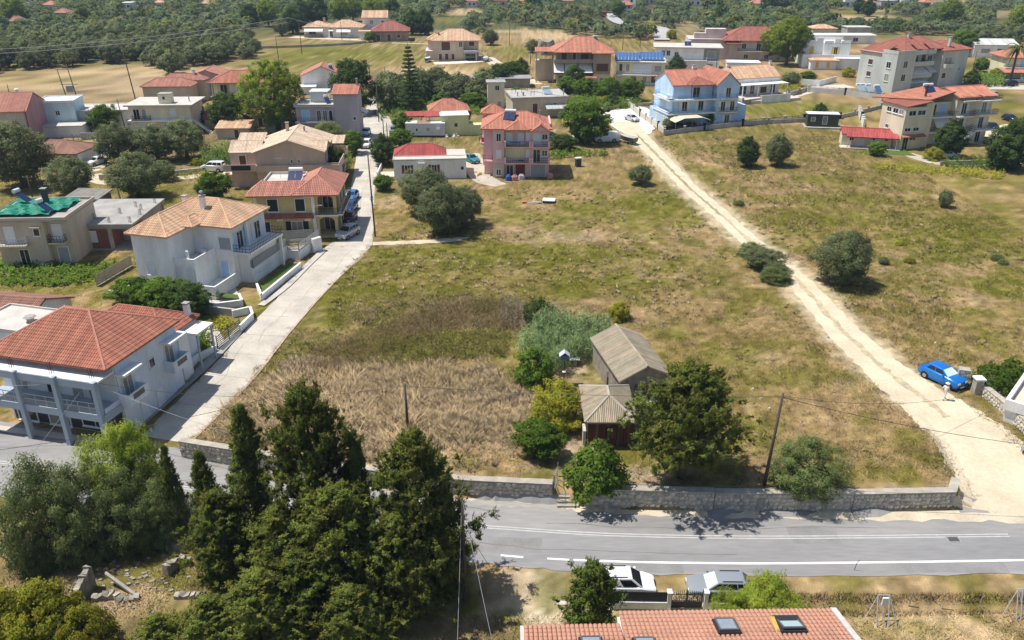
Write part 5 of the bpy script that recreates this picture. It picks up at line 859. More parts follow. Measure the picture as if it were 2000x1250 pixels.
def spray_conifer(name, m, shape, h0, h1, r, nb, ns, nl, leaf, seed, droop=.1, up=.35, bump=.22, tuft=.42):
    """layered branches whose ends carry dense tufted sprays, as on a cypress or juniper"""
    rg = np.random.default_rng(seed); Cs = []; Ds = []; Ts = []; Ss = []
    for i in range(nb):
        t = (i+rg.uniform(0, 1))/nb; th = i*2.399963+rg.uniform(-.5, .5); L = np.interp(t, *shape)*r*rg.uniform(.62, 1.0+bump)
        d = np.array([math.cos(th), math.sin(th), 0.]); z0 = h0+t*(h1-h0); bt = hue(1, rg, .2, .08)
        for k in range(ns):
            u = rg.uniform(.12, 1)**.55; w = rg.normal(0, .17*L*u+.06, 3); c = d*L*u+w*np.array([1, 1, .5]); c[2] += z0+L*u*(up-droop*u)
            R_ = tuft*rg.uniform(.5, 1.2)*(.75+.25*L/r); sp = unit(rg.normal(0, 1, (7, 3))+d*.55+np.array([0, 0, .5])); uu = rg.uniform(.05, 1, (nl, 1))**.75; tip = sp[rg.integers(0, 7, nl)]*R_*1.3*uu+rg.normal(0, .2, (nl, 3))*R_*(1.2-uu); o = unit(tip)
            kk = nl//8; tip[:kk] *= .35
            Cs.append(c+tip); Ds.append(o+d*.35+np.array([0, 0, .45])); tt = bt*hue(1, rg, .22, .06); Ts.append(tt*hue(nl, rg, .16, .04)); ls = leaf*rg.uniform(.7, 1.5, nl); ls[:kk] *= 2.4; Ss.append(ls)
    C, D_, S_, T_ = (np.concatenate(q) for q in (Cs, Ds, Ss, Ts)); h_ = rg.random(len(C)) < .6
    V1, T1 = leaf_arrays(C[h_], D_[h_], S_[h_]*1.5, T_[h_], .34, rg, True); V2, T2 = leaf_arrays(C[~h_], D_[~h_], S_[~h_], T_[~h_], .6, rg); V = np.concatenate([V1, V2]); nr = unit(np.concatenate([D_[h_], D_[~h_]])+rg.normal(0, .2, (len(C), 3)))
    return np_mesh(name, V, np.arange(len(V)).reshape(-1, 3), 3, m, np.concatenate([T1, T2]), nrm=np.repeat(nr, 3, 0))
SPEC = {}
def spec(key, name, cat, crowns, trunks): SPEC[key] = (name, cat, crowns, trunks)
spec('cyp', 'conifer_tree', 'tree', [spray_conifer('crown', L_['cyp'], s, .5, 10.4, r_, nb_, 9, 150, .088, q) for s, r_, q, nb_ in ((([0,.12,.35,.6,.8,.92,1],[.6,.9,1,.75,.5,.28,.06]), 3.0, 1, 100), (([0,.15,.45,.7,.87,.95,1],[.5,.85,1,.85,.62,.36,.1]), 3.0, 2, 110), (([0,.1,.3,.55,.8,1],[.6,1,.9,.62,.36,.06]), 2.3, 3, 80))], [trunk('trunk', 9, .3, q, 7, 1.4) for q in (1, 2)])
spec('big', 'conifer_tree', 'tree', [spray_conifer('crown', L_['cyp'], ([0,.08,.3,.55,.8,.93,1],[.55,.9,1,.88,.6,.35,.08]), 1.9, 10.0, 4.3, 160, 11, 150, .09, 11, .05, .2, .2, .44)], [trunk('trunk', 9, .32, 4, 8, 2.2, .2)])
spec('oli', 'olive_tree', 'tree', [crown('crown', L_['oli'], ROUND, .9, 5.2, 2.6, 300, 80, .55, .165, q, .6) for q in (21, 22, 23)], [trunk('trunk', 3, .24, q, 5, 1.3, .3, start=.3) for q in (21, 22)])
spec('tam', 'tamarisk_bush', 'bush', [crown('crown', L_['tam'], DOME, .2, 4.6, 2.9, 330, 100, .55, .16, q, .4, .6) for q in (31, 32)], [trunk('trunk', 2.6, .16, 31, 6, 1.4, .3, start=.15)])
spec('bro', 'broadleaf_tree', 'tree', [crown('crown', L_['bro'], ROUND, .9, 5.4, 2.6, 260, 62, .52, .20, q, .9) for q in (41, 42)], [trunk('trunk', 3.2, .2, 41, 5, 1.3, .2)])
spec('bsh', 'bush', 'bush', [crown('crown', L_['bro'], DOME, .1, 2.4, 1.55, 150, 30, .36, .18, q, .75) for q in (51, 52)], [trunk('stem', 1.3, .08, 51, 5, .7, .2, start=.1)])
spec('dsh', 'dark_bush', 'bush', [crown('crown', L_['drk'], ROUND, .1, 3.0, 1.6, 150, 36, .4, .17, q, .6) for q in (55,)], [trunk('stem', 1.5, .1, 55, 5, .7, .2, start=.1)])
spec('drk', 'dark_tree', 'tree', [crown('crown', L_['drk'], ROUND, .8, 6.6, 2.9, 280, 66, .62, .23, q, .8) for q in (61, 62)], [trunk('trunk', 4, .25, 61, 5, 1.4)])
spec('pin', 'pine_tree', 'tree', [crown('crown', L_['pin'], ([0,.12,.4,.7,.9,1],[.35,.8,1,.9,.6,.15]), 2.4, 11.5, 4.7, 560, 80, .62, .22, 71, .6, .7, .34)], [trunk('trunk', 8, .4, 71, 6, 2.4)])
spec('lim', 'feathery_tree', 'tree', [crown('crown', L_['lim'], DOME, .6, 4.4, 2.8, 330, 110, .5, .22, 81, .22, 1.0, .3, .15)], [trunk('trunk', 2.6, .12, 81, 8, 1.6, .3, start=.1)])
spec('yel', 'yellow_green_bush', 'bush', [crown('crown', L_['yel'], DOME, .15, 3.4, 2.1, 190, 80, .45, .16, q, .6) for q in (91, 92)], [trunk('stem', 2, .1, 91, 6, 1, .2, start=.15)])
spec('fcy', 'slim_cypress', 'tree', [crown('crown', L_['drk'], COL_, .3, 9, .95, 90, 20, .4, .35, 101, .5, 1.0)], [trunk('trunk', 6, .15, 101, 0)])
spec('fol', 'olive_tree', 'tree', [crown('crown', L_['oli'], ROUND, 1.0, 5.6, 2.8, 110, 34, .72, .36, q, .75) for q in (111, 112, 113)], [trunk('trunk', 3, .25, q, 4, 1.2, .3, start=.3) for q in (111,)])
spec('fbr', 'far_tree', 'tree', [crown('crown', L_['far'], ROUND, .6, 6.4, 3.3, 70, 12, .9, .75, q, .7) for q in (121, 122)], [trunk('trunk', 3, .25, 121, 3, 1)])
def plant(key, x, y, s=1.0, label=None, group=None, name=None, cat=None, sz=1.0, z=None, v=None, rz=None):
    nm, ct, cw, tk = SPEC[key]; t = thing(name or nm, label, cat or ct, x, y, z, random.uniform(0, 6.28) if rz is None else rz, group)
    c = link('crown', random.choice(cw) if v is None else cw[v], t); k = link('stem' if 'bush' in nm else 'trunk', random.choice(tk), t)
    for o in (c, k): o.scale = (s, s, s*sz)
    return t
def at(key, px, py, s, label, group=None, dz=0.0, **k):
    p = GT(px, py); return plant(key, p.x, p.y, s, label, group, **k)
# --- foreground conifers (world positions on the bank below the road)
def top_at(px, py, y, key, v, wf, label, group, zb=-2.1):
    """a tree on the bank whose tip stands where the photograph shows it"""
    b = (625-py)/FPX; zt = CAMH+y*(b*cP-sP)/(cP+b*sP); zc = y*cP-(zt-CAMH)*sP; x = (px-1000)/FPX*zc; hh = (zt-zb)/(4.6 if key == 'lim' else 10.5)
    return plant(key, x, y, wf, label, group, sz=hh/wf, z=zb, v=v)
for px, py, y, v, wf, lab in ((466,796,46.8,2,1.0,'tall narrow conifer, leftmost spire of the roadside clump'), (592,766,45.2,1,1.08,'tallest broad-topped conifer in the roadside clump'), (688,846,45.4,2,.72,'slim ragged conifer between the two broad ones of the roadside clump'), (803,846,43.4,0,1.22,'broad conifer at the right end of the roadside clump beside the asphalt'),
    (386,884,46.8,2,.72,'thin spire on the left flank of the roadside clump'), (418,960,44.4,0,.85,'shorter conifer filling the left flank of the roadside clump'), (655,955,41.9,1,1.15,'wide olive-brown conifer filling the front middle of the roadside clump'), (540,990,42.2,0,.95,'mid-height conifer left of centre in the clump, above the ruin'), (770,1010,41.2,0,1.0,'low spreading conifer at the front right of the clump'), (585,1085,39.6,1,.9,'low front conifer at the foot of the clump'), (858,985,42.6,1,.62,'small side conifer at the right end of the clump next to the wooden pole')):
    top_at(px, py, y, 'cyp', v, wf*.91, lab, 'conifers below the road')
top_at(318, 872, 49.4, 'cyp', 2, .42, 'thin young conifer alone beside the road bend', None, -1.6)
for px, py, y, wf, lab in ((500,1120,38.4,.85,'low juniper hugging the bottom edge below the ruin'), (400,1168,38.0,.62,'bushy juniper at the bottom edge right of the lime bush'), (680,1150,37.6,.8,'low conifer top at the bottom edge, centre left'), (300,1205,37.8,.5,'small juniper at the bottom edge beside the yellow-green bushes')):
    top_at(px, py, y, 'cyp', 0, wf, lab, 'junipers along the bottom edge')
for key, px, py, y, wf, zb, lab, g in (('tam',412,985,44.8,.52,-2.1,'soft dark feathery bush among the conifers above the ruin',None), ('lim',225,818,51.6,1.12,-1.9,'tall feathery lime green tree by the road in front of the blue-grey columns',None),
    ('tam',45,903,47.6,1.0,-2.0,'large grey-green bush at the far left of the roadside thicket','grey-green roadside bushes'), ('tam',125,915,47.4,.85,-2.0,'grey-green bush in the middle of the roadside thicket, left of the lime tree','grey-green roadside bushes'), ('tam',232,922,48.6,.85,-2.0,'rounded grey-green bush under the lime feathery tree','grey-green roadside bushes'), ('tam',298,945,49.0,.68,-2.0,'grey-green bush at the right end of the roadside thicket','grey-green roadside bushes'), ('tam',50,1024,45.6,.5,-2.0,'small pale olive-like bush left of the broken sheet metal table','grey-green roadside bushes'),
    ('yel',70,1152,38.6,1.15,-2.1,'large yellow-green feathery bush in the bottom left corner','yellow-green bushes in the corner'), ('yel',150,1188,38.0,.8,-2.1,'yellow-green bush at the bottom left, left of the junipers','yellow-green bushes in the corner'), ('yel',5,1165,38.2,1.0,-2.1,'yellow-green bush cut by the bottom left corner','yellow-green bushes in the corner')):
    b = (625-py)/FPX; zt = CAMH+y*(b*cP-sP)/(cP+b*sP); zc = y*cP-(zt-CAMH)*sP; hh = (zt-zb)/(3.5 if key == 'yel' else 4.8)
    plant(key, (px-1000)/FPX*zc, y, wf, lab, g, sz=hh/wf, z=zb)
bigt = plant('big', 13.5, 53.9, 1.0, 'large dark conifer standing behind the stone wall in front of the old sheds', rz=.4)
for o in bigt.children:
    if o.name.startswith('crown'): o.scale = (1.04, .86, .98)
at('tam', 1568, 944, .92, 'round grey-green olive-like tree leaning over the stone wall, right of the pole', sz=.92)
at('bsh', 1168, 950, 1.5, 'fig bush with big bright leaves by the gate steps', sz=1.05); at('bro', 1053, 890, .72, 'small rounded bright green lemon tree by the gate path', sz=.8)
at('yel', 1092, 826, 1.15, 'yellowing vine-like tree left of the plank shack'); at('bsh', 1042, 750, 1.25, 'dense green bush below the reed bed', sz=1.2); at('dsh', 1050, 636, 1.05, 'dark round bush at the top of the reed bed')
at('yel', 1208, 622, .62, 'wispy light green shrub above the old stone shed', sz=.9)
for px, py, s, sz, key, lab in ((1642,552,1.25,1.0,'oli','round grey-green tree alone in the right-hand field'), (1456,326,.66,1.25,'drk','small round tree in the upper right field, left of its partner'), (1517,324,.9,1.2,'oli','olive-like tree in the upper right field, right of its partner'), (1252,360,.78,.8,'oli','lone low olive bush beside the dirt track'), (1930,756,1.15,.8,'bsh','leafy bush beside the stone gate pier'), (1972,738,.95,.8,'bsh','dense green bush at the right edge behind the gate'),
    (868,456,1.35,1.0,'oli','front olive tree of the pair beside the street'), (834,420,1.35,1.0,'oli','olive tree behind its partner beside the street, half overlapping'), (905,440,1.1,1,'oli','right-hand olive trunk of the pair in the field below the pink house'),
    (48,366,2.0,1.0,'oli','very large dark olive tree at the left edge by the lane'), (148,382,1.4,.85,'oli','low spreading olive right of the very large one'), (272,385,1.6,.85,'oli','dense olive tree behind the unfinished brick house'), (318,352,.8,.8,'oli','small olive beside the white track'), (418,394,1.0,.9,'bro','bright green tree between the brick house and the peach house'),
    (238,318,1.4,1,'oli','left olive of the three in front of the cream flat-roofed house'), (310,316,1.45,.9,'oli','middle tree of the three in front of the cream flat-roofed house'), (366,310,1.4,1.0,'oli','right olive of the three in front of the cream flat-roofed house'), (448,256,1.35,.9,'drk','broad dark citrus tree left of the pine'), (205,258,1.25,.85,'bro','leafy tree in the walled yard of the white flat house'), (545,262,1.3,1.02,'pin','big yellow-green pine tree towering over the village roofs'),
    (690,220,1.6,1.15,'drk','dark leafy tree beside the street behind the mauve tower'), (640,284,1.25,.85,'tam','olive-green tree at the foot of the mauve house'), (788,262,.85,1,'bro','bright lime tree above the white mobile home'), (748,322,.85,.95,'drk','dark shrubby tree on the street corner by the cottage'), (782,288,.85,.8,'bro','green tree right of the street corner poles'), (748,372,.62,.8,'bro','roadside bush below the white cottage'),
    (1143,280,1.75,.9,'bro','broad bright green tree shading the parked white van'), (1320,150,1.0,.9,'drk','dark conifer-like tree left of the blue house roofs'), (1390,242,.85,.7,'bro','rounded green tree in the front garden of the blue house'), (1303,252,.5,.9,'oli','small olive beside the beige car shelter'), (1850,306,1.05,.95,'drk','leafy tree in front of the cream apartment house'), (1822,312,.85,.8,'yel','yellow-green shrub beside the silver car'), (1958,330,1.35,.9,'drk','dense dark tree by the lane at the right'), (1998,310,1.2,1.1,'drk','tree cut by the right edge near the parked cars'),
    (1875,108,1.6,1,'bro','bright green tree behind the sage apartment block'), (1535,128,1.3,1.0,'pin','tall yellow-green eucalyptus mass beside the white parapet house'), (1568,120,1.5,1.2,'bro','light green tree right of the eucalyptus mass'), (1508,118,.95,1,'pin','lower eucalyptus at the left of the mass'), (1545,168,.9,.8,'oli','grey-green tree in front of the white parapet house'), (1578,160,.8,.7,'bro','shrub below the white terrace wall'),
    (1108,182,1.15,.7,'bro','garden bush left below the brown three-storey house'), (1145,192,1.25,.75,'bro','garden tree in front of the brown three-storey house'), (1185,196,1.4,.75,'bro','leafy garden tree between the brown and yellow houses'), (1228,196,1.3,.8,'bro','garden tree below the yellow house with collectors'), (1180,206,.95,.7,'yel','golden yellow-green shrub at the yard entrance'), (1196,208,.6,.8,'drk','clipped dark hedge bush at the yard entrance'), (1120,176,1.0,1,'drk','dark narrow tree at the corner of the brown house'),
    (1000,160,1.2,.9,'bro','green tree by the track below the windmill stump'), (1018,152,.9,.9,'drk','dark bush by the track below the windmill stump'), (975,166,1.1,.8,'drk','dark tree above the cream stair tower'), (1100,292,.9,.5,'drk','low dark hedge beside the pink house'), (1712,304,.62,.8,'bro','small round lawn tree by the cream prefab cabin'), (1600,230,.6,.8,'drk','dark shrub right of the green container'),
    (958,88,1.2,.9,'oli','olive bush right of the peach garage house'), (722,82,.9,.8,'bro','bright bush left of the square stone bungalow'), (1040,103,.9,1,'oli','sparse grey tree left of the windmill stump'), (1466,498,.62,.6,'tam','low bush row beside the dirt track, upper clump'), (1490,522,.95,.5,'oli','low bush row beside the dirt track, middle clump'), (1512,548,.7,.6,'tam','low bush row beside the dirt track, lower clump'),
    (1443,401,.3,.6,'tam','small low bush beside the middle of the dirt track'),(1723,515,.28,.6,'oli','small bush right of the round field tree'),(1775,512,.38,.45,'yel','wider yellowish bush further right of the round field tree'),(1760,478,.35,.45,'yel','yellowish weedy bush above the other small field bushes'),(1946,508,.3,.6,'tam','small bush at the right end of the big field'),(1842,405,.42,1.2,'oli','thin wispy sapling in the big right-hand field'),(1958,516,.25,.6,'tam','smallest bush at the right end of the big field'),
    (385,246,.8,.8,'drk','dark tree between the cream house and the pinkish gabled house'),(575,284,.9,.7,'bro','green shrubbery right of the sheds below the pine'),(612,262,.9,.8,'drk','dark leafy tree below the left balcony of the mauve house'),(478,300,.7,.8,'bro','bush between the reeds and the peach house roof'),(345,262,.6,.8,'bro','garden shrub below the cream house slab'),(180,300,.8,.7,'yel','yellowish shrub beside the bright blue hatchback'),(215,345,.6,.6,'yel','low shrubs left of the white track'),(385,322,.6,.6,'yel','small yellow-green tree left of the white minibus'),(905,240,.7,.9,'drk','narrow dark shrub behind the lime house'),(1010,190,.8,.6,'bro','shrub at the corner of the grey flat-roofed house'),(868,206,1.0,.6,'bro','green thicket on the lower edge of the small olive grove'),(925,210,1.1,.6,'bro','green thicket beside the cream stair tower'),(812,212,.9,.6,'bro','green thicket at the foot of the norfolk pine'),(1265,150,.9,.8,'bro','tree between the yellow house and the blue house'),(1430,215,.7,.7,'bro','shrub beside the white house terrace'),(1655,150,.9,.9,'yel','olive-yellow thicket left of the apartment block'),(1915,140,1.0,.8,'bro','garden thicket near the palm'),(1945,150,1.1,.7,'yel','yellow-green thicket below the palm'),(1895,170,.8,.9,'drk','dark shrub right of the apartment block corner'),(35,296,.8,.6,'bro','green shrub before the dusty pink house'),(125,300,.7,.7,'bro','vine-green shrub behind the old stone house'),
    (268,604,.95,.75,'bro','left lemon tree of three below the white villa'), (322,610,1.0,.75,'bro','middle lemon tree of three below the white villa'), (372,618,.8,.75,'drk','right lemon tree of three below the white villa'), (545,492,.5,.8,'oli','young olive on the villa lawn'), (655,345,.7,1.4,'bro','climbing shrub beside the peach house balcony'), (690,300,.9,.9,'bro','hedge shrub beside the white parked pickup')):
    at(key, px, py, s, lab, sz=sz)
# --- ornamental conifers
def norfolk(px, py, H_, lab, tiers=15, R0=3.2):
    p = GT(px, py); t = thing('norfolk_pine', lab, 'tree', p.x, p.y); rg = np.random.default_rng(5); Cs = []; Ds = []; b = MB().tube([(0,0,-.3),(0,0,H_)], [.28,.05], 8)
    for k in range(tiers):
        z = H_*(.14+.84*k/tiers); r_ = R0*(1-(k/tiers))**.75+.25; nb = 7
        for j in range(nb):
            a = 2*math.pi*(j+.5*(k % 2))/nb+rg.uniform(-.15,.15); e = np.array([math.cos(a), math.sin(a), 0]); b.tube([(0,0,z),tuple(e*r_*.95+np.array([0,0,z+r_*.12]))], [.05,.015], 4)
            u = rg.uniform(.12, 1, 300); c = e*(u*r_)[:, None]; side = np.array([-e[1], e[0], 0]); c = c+side*(rg.normal(0, .16, 300)*(.5+r_*.25))[:, None]; c[:, 2] += z+u*r_*.12+rg.normal(.03, .10, 300)
            Cs.append(c); Ds.append(np.tile(e+np.array([0,0,.5]), (300, 1)))
    C = np.concatenate(Cs); b.build('trunk', bark, t, True); link('crown', leaf_mesh('crown', C, np.concatenate(Ds), rg.uniform(.16,.34,len(C)), hue(len(C), rg, .2), L_['drk'], .35), t)
norfolk(803, 220, 16.5, 'tall tiered norfolk pine rising above the olive trees in the village')
p = GT(1160, 1228, 0); t = thing('conifer_tree', 'bright green young conifer in front of the parked white van', 'tree', 5.05, 39.0, -2.1)
link('crown', spray_conifer('crown', leafmat('young_conifer_leaf', (.17,.24,.05), .4), ([0,.1,.4,.75,1],[.75,1,.92,.7,.1]), .5, 6.3, 1.5, 60, 8, 90, .09, 77, -.15, .5), t); link('trunk', trunk('trunk', 5.6, .13, 9, 4, .6), t)
top_at(1510, 1128, 39.7, 'lim', 0, .82, 'feathery lime green bush behind the salmon roof, right of the silver car', None, -2.0); top_at(1440, 1158, 39.5, 'lim', 0, .5, 'smaller feathery lime shrub by the low white wall', None, -2.0)
# --- palm
p = GT(1972, 160); t = thing('palm_tree', 'tall palm tree with a drooping crown at the right edge of the village', 'tree', p.x, p.y); b = MB().tube([(0,0,-.3),(.1,0,5),(.05,.1,10)], [.42,.3,.3], 9); b.build('trunk', bark, t, True)
for i in range(34):
    a = i*2.4; el = random.uniform(-.35, 1.25); L = random.uniform(3, 4.2); P_ = []
    for k in range(7):
        u = k/6; P_.append(Vector((math.cos(a)*L*u*math.cos(el*.6), math.sin(a)*L*u*math.cos(el*.6), 10+L*u*math.sin(el)-1.9*u*u*L*.45)))
    b = MB(); sd = Vector((-math.sin(a), math.cos(a), 0))
    for k in range(6):
        w0, w1 = .55*(1-k/6.5), .55*(1-(k+1)/6.5); dz = Vector((0,0,-.22))
        b.poly([P_[k], P_[k+1], P_[k+1]+sd*w1+dz, P_[k]+sd*w0+dz]); b.poly([P_[k], P_[k+1], P_[k+1]-sd*w1+dz, P_[k]-sd*w0+dz])
    me = b.mesh('frond', L_['pal']); at_ = me.attributes.new('tone','FLOAT_COLOR','POINT'); at_.data.foreach_set('color', [1.0]*(len(me.vertices)*4)); a2 = me.attributes.new('nrm', 'FLOAT_VECTOR', 'POINT'); a2.data.foreach_set('vector', [0, 0, 1]*len(me.vertices)); link('frond', me, t)
# --- cypress spires and darker trees far off
for px, py, s, lab in ((186,46,1,'a'),(193,46,1.1,'b'),(203,45,1,'a'),(226,49,.9,'a'),(236,48,1.1,'b'),(244,45,1,'a'),(260,40,.9,'a'),(276,46,1.2,'a'),(283,47,1.1,'b')):
    at('fcy', px, py, s, 'dark cypress spire in the row at the back of the olive grove', 'cypress row behind the grove')
at('fcy', 1402, 50, 1.75, 'single tall dark cypress among olives left of the far wide house'); at('fcy', 1729, 37, 1.1, 'lone cypress at the edge of the far tan field')
for px in (1501, 1510, 1519, 1530, 1540, 1550): at('fcy', px, 26, 1.6, 'tall dark cypress in the close row left of the tan far field', 'cypress row on the right slope', sz=.9)
for px, py, s, key, lab in ((167,52,1.3,'drk','dark rounded tree standing out behind the olive grove'), (490,52,1.5,'drk','dark conifer at the right end of the olive grove'), (573,66,1.7,'drk','dark umbrella-like tree left of the long white bungalow'), (592,50,1.7,'drk','dark tree behind the left end of the long white bungalow'), (620,48,2.0,'drk','tallest dark tree behind the long white bungalow'), (552,70,1.3,'oli','grey-green tree left of the long white bungalow'), (664,46,1.05,'pin','pale eucalyptus behind the long white bungalow'), (730,44,1.1,'pin','pale eucalyptus right of the bungalow roofs'), (690,42,1.0,'pin','eucalyptus between the other two behind the bungalow'), (525,52,1.05,'pin','yellowish eucalyptus at the left of the dark trees'), (767,34,1.4,'drk','pointed dark tree above the stone bungalow'), (805,68,1.5,'drk','dark hedge tree right of the stone bungalow'), (830,68,1.5,'drk','dark hedge tree left of the peach garage house'), (815,62,1.2,'bro','green tree between the stone bungalow and the peach house'),
    (1040,26,1.6,'drk','dark rounded tree on the slope right of the pink far houses'), (1208,34,1.5,'bro','green tree at the bend of the winding road'), (1382,16,1.6,'drk','dark tree between the two far roofs'), (1498,24,1.5,'drk','dark tree next to the cypress row'), (1850,54,1.1,'pin','umbrella pine on the right slope above the apartment block'), (1985,62,1.0,'pin','umbrella pine at the right edge'), (30,50,1.2,'pin','broad pale tree at the far left behind the grove'), (1676,26,1.2,'drk','lone round tree on the far tan field'), (1694,32,1.3,'drk','second lone tree on the far tan field, nearer'), (1310,76,1.1,'yel','yellow-green bush at the end of the winding road')):
    at(key, px, py, s, lab)
# --- olive groves and hillside trees
def inpoly(x, y, P_):
    c = False; j = len(P_)-1
    for i in range(len(P_)):
        if (P_[i][1] > y) != (P_[j][1] > y) and x < (P_[j][0]-P_[i][0])*(y-P_[i][1])/(P_[j][1]-P_[i][1])+P_[i][0]: c = not c
        j = i
    return c
GROVE = [(-60,30),(200,50),(480,58),(505,112),(440,122),(400,130),(330,150),(285,122),(210,125),(-60,148)]
ZONES = [GROVE, [(-80,-45),(1000,-45),(1000,18),(930,28),(780,50),(720,30),(480,56),(200,50),(-80,32)], [(480,-45),(1000,-45),(1000,40),(940,60),(850,50),(790,60),(700,32),(500,48)], [(990,-45),(2080,-45),(2080,110),(1900,85),(1860,70),(1660,66),(1600,72),(1500,78),(1470,66),(1300,62),(1260,80),(1160,74),(1090,62),(1000,48)], [(1160,58),(1290,58),(1280,78),(1170,74)], [(735,180),(960,180),(960,205),(740,222)], [(900,60),(1000,58),(980,80),(920,74)]]
CLEAR = [(c[0], c[1]+5, c[2]*1.08, c[3]+6) for c in [(1690,34,78,9),(1660,25,50,5),(1850,2,60,5),(1962,28,28,6),(1955,50,30,6),(915,23,42,6),(270,22,26,5),(1010,60,90,5),(1188,38,20,9),(1240,52,60,3.5),(1293,68,14,10),(870,40,50,5),(1780,40,40,6),(1340,52,24,4),(1130,42,40,4),(1620,80,60,14),(1590,66,18,8),(1410,90,90,28),(845,173,90,9)]]+[(f[0],f[1]+3,f[2]*.75,9) for f in fars]
spots = []; D = 222.0; rg2 = random.Random(3)
while D < 720:
    sp = 6.4 if D < 330 else 6.6; y = D
    for i in range(int(-.72*D/sp), int(.72*D/sp)+1):
        x = i*sp+rg2.uniform(-2, 2); yy = y+rg2.uniform(-2, 2); px, py = PX(x, yy)
        if not any(inpoly(px, py, z) for z in ZONES): continue
        if any(((px-c[0])/c[2])**2+((py-c[1])/c[3])**2 < 1 for c in CLEAR): continue
        if py < 45 and fbm(np.array([x*.012]), np.array([yy*.012]), 91, 3)[0] > .68: continue
        spots.append((yy, x, inpoly(px, py, GROVE)))
    D += sp*.85
spots = [(170+35*rg2.random()+6, rg2.uniform(-30, -4), False) for _ in range(0)]+sorted(spots)
near = spots[:285]; rest = spots[285:]
for k in range(15):
    p = GT(rg2.uniform(745, 950), rg2.uniform(186, 216)); near.append((p.y, p.x, False))
for y, x, g in near:
    px, py = PX(x, y)
    if g:
        lab = ('olive tree in the front row of the grove, bordering the tan field' if px < 270 and py > 108 else 'olive tree in the dense front corner of the grove behind the cream house' if py > 96 and px >= 270 else 'olive tree deep inside the grove, canopy touching its neighbours')
        plant('fol', x, y, rg2.uniform(.85, 1.3), lab, 'olive trees of the left grove', sz=rg2.uniform(.85,1.1))
    elif px < 980 and y < 240: plant('fol', x, y, rg2.uniform(1.0, 1.35), 'olive tree in the small grove around the norfolk pine', 'olive trees by the norfolk pine')
    else: plant('fol', x, y, rg2.uniform(.7, 1.15), 'olive tree on the wooded slope behind the village houses', 'olive trees behind the village', sz=rg2.uniform(.8,1.1))
# the rest of the wooded slope, joined
C, Dd, S_, T_ = [], [], [], []; rgn = np.random.default_rng(8)
for y, x, g in rest:
    z0 = hz(x, y); k = rg2.random(); s = rg2.uniform(.75, 1.3)*(1.25 if k > .8 else 1.0); n = 72 if y < 420 else 52
    d = unit(rgn.normal(0, 1, (n, 3))); d[:, 2] = np.abs(d[:, 2])*1.0-.25
    c = d*np.array([2.9, 2.9, 2.5])*s*rgn.uniform(.7, 1.05, (n, 1))+np.array([x, y, z0+2.4*s]); tn = np.array([1, 1, 1]) if k < .6 else np.array([.72, .82, .7]) if k < .88 else np.array([1.15, 1.1, .7])
    C.append(c); Dd.append(d+np.array([0, 0, .1])); S_.append(rgn.uniform(.95, 1.7, n)*s); T_.append(hue(1, rgn, .28, .09)*tn*hue(n, rgn, .18))
tag(link('woodland', leaf_mesh('woodland', np.concatenate(C), np.concatenate(Dd), np.concatenate(S_), np.concatenate(T_), L_['far'], .8)), kind='stuff')
# --- reed beds, dry brush, garden plots (uncountable growth)
def growth(name, poly, dens, hgt, m, seed, leaf=.5, asp=.1, spread=.25, tone=None, kind='stuff', levels=6):
    P_ = [GT(*q) for q in poly]; xs_ = [p.x for p in P_]; ys_ = [p.y for p in P_]; rg = np.random.default_rng(seed); A = (max(xs_)-min(xs_))*(max(ys_)-min(ys_)); n = int(A*dens)
    x = rg.uniform(min(xs_), max(xs_), n); y = rg.uniform(min(ys_), max(ys_), n); pp = [(p.x, p.y) for p in P_]; k = np.array([inpoly(a, b, pp) for a, b in zip(x, y)]); x, y = x[k], y[k]; n = len(x)
    hh = hgt*(.55+.75*vn(x*.9, y*.9, seed))*rg.uniform(.8, 1.15, n); th = rg.uniform(0, 6.28, n); C = []; D_ = []; T = []; tb = hue(n, rg, .2, .06)
    for j in range(levels):
        u = (j+rg.uniform(0, 1, n))/levels; th = rg.uniform(0, 6.28, n); C.append(np.stack([x+np.cos(th)*spread*rg.random(n), y+np.sin(th)*spread*rg.random(n), HZ(x, y)+hh*u], 1)); D_.append(np.stack([np.cos(th)*.6, np.sin(th)*.6, np.full(n, .75)], 1)); T.append(tb*hue(n, rg, .15, .04))
    return tag(link(name, leaf_mesh(name, np.concatenate(C), np.concatenate(D_), leaf*rg.uniform(.7, 1.3, n*levels), np.concatenate(T), m, asp, seed, blade=asp < .2)), kind=kind)
growth('reeds', ((1040,650),(1100,640),(1190,655),(1188,690),(1130,712),(1085,735),(1040,715)), 34, 2.6, L_['ree'], 1, .75, .09); growth('reeds', ((1008,680),(1035,660),(1040,690),(1015,700)), 18, 2.2, L_['ree'], 2, .7, .09)
growth('reeds', ((392,312),(455,300),(455,330),(400,335)), 8, 3, leafmat('bright_reed_leaf', (.16,.24,.06), .3), 3, 1.0, .12)
growth('dry_brush', ((600,690),(700,660),(830,610),(960,590),(1010,605),(1015,650),(900,640),(820,665),(700,720),(620,730)), 24, 1.2, L_['brn'], 4, .26, .15, .4); growth('green_brush', ((690,715),(760,665),(900,650),(1000,655),(985,700),(850,705),(760,722)), 14, .9, leafmat('brush_leaf', (.15,.15,.04), .35), 5, .26, .35, .4)
growth('bare_brush', ((975,600),(1015,592),(1030,630),(1020,650),(985,640)), 13, 1.7, leafmat('bare_twig', (.36,.31,.25), .2), 6, .6, .06, .3)
growth('garden_greens', ((0,505),(60,495),(130,520),(230,515),(215,545),(130,560),(0,560)), 6, .7, L_['bro'], 7, .4, .5, .3); growth('garden_greens', ((335,625),(400,615),(460,628),(440,645),(350,650)), 12, .5, L_['yel'], 8, .3, .5, .3)
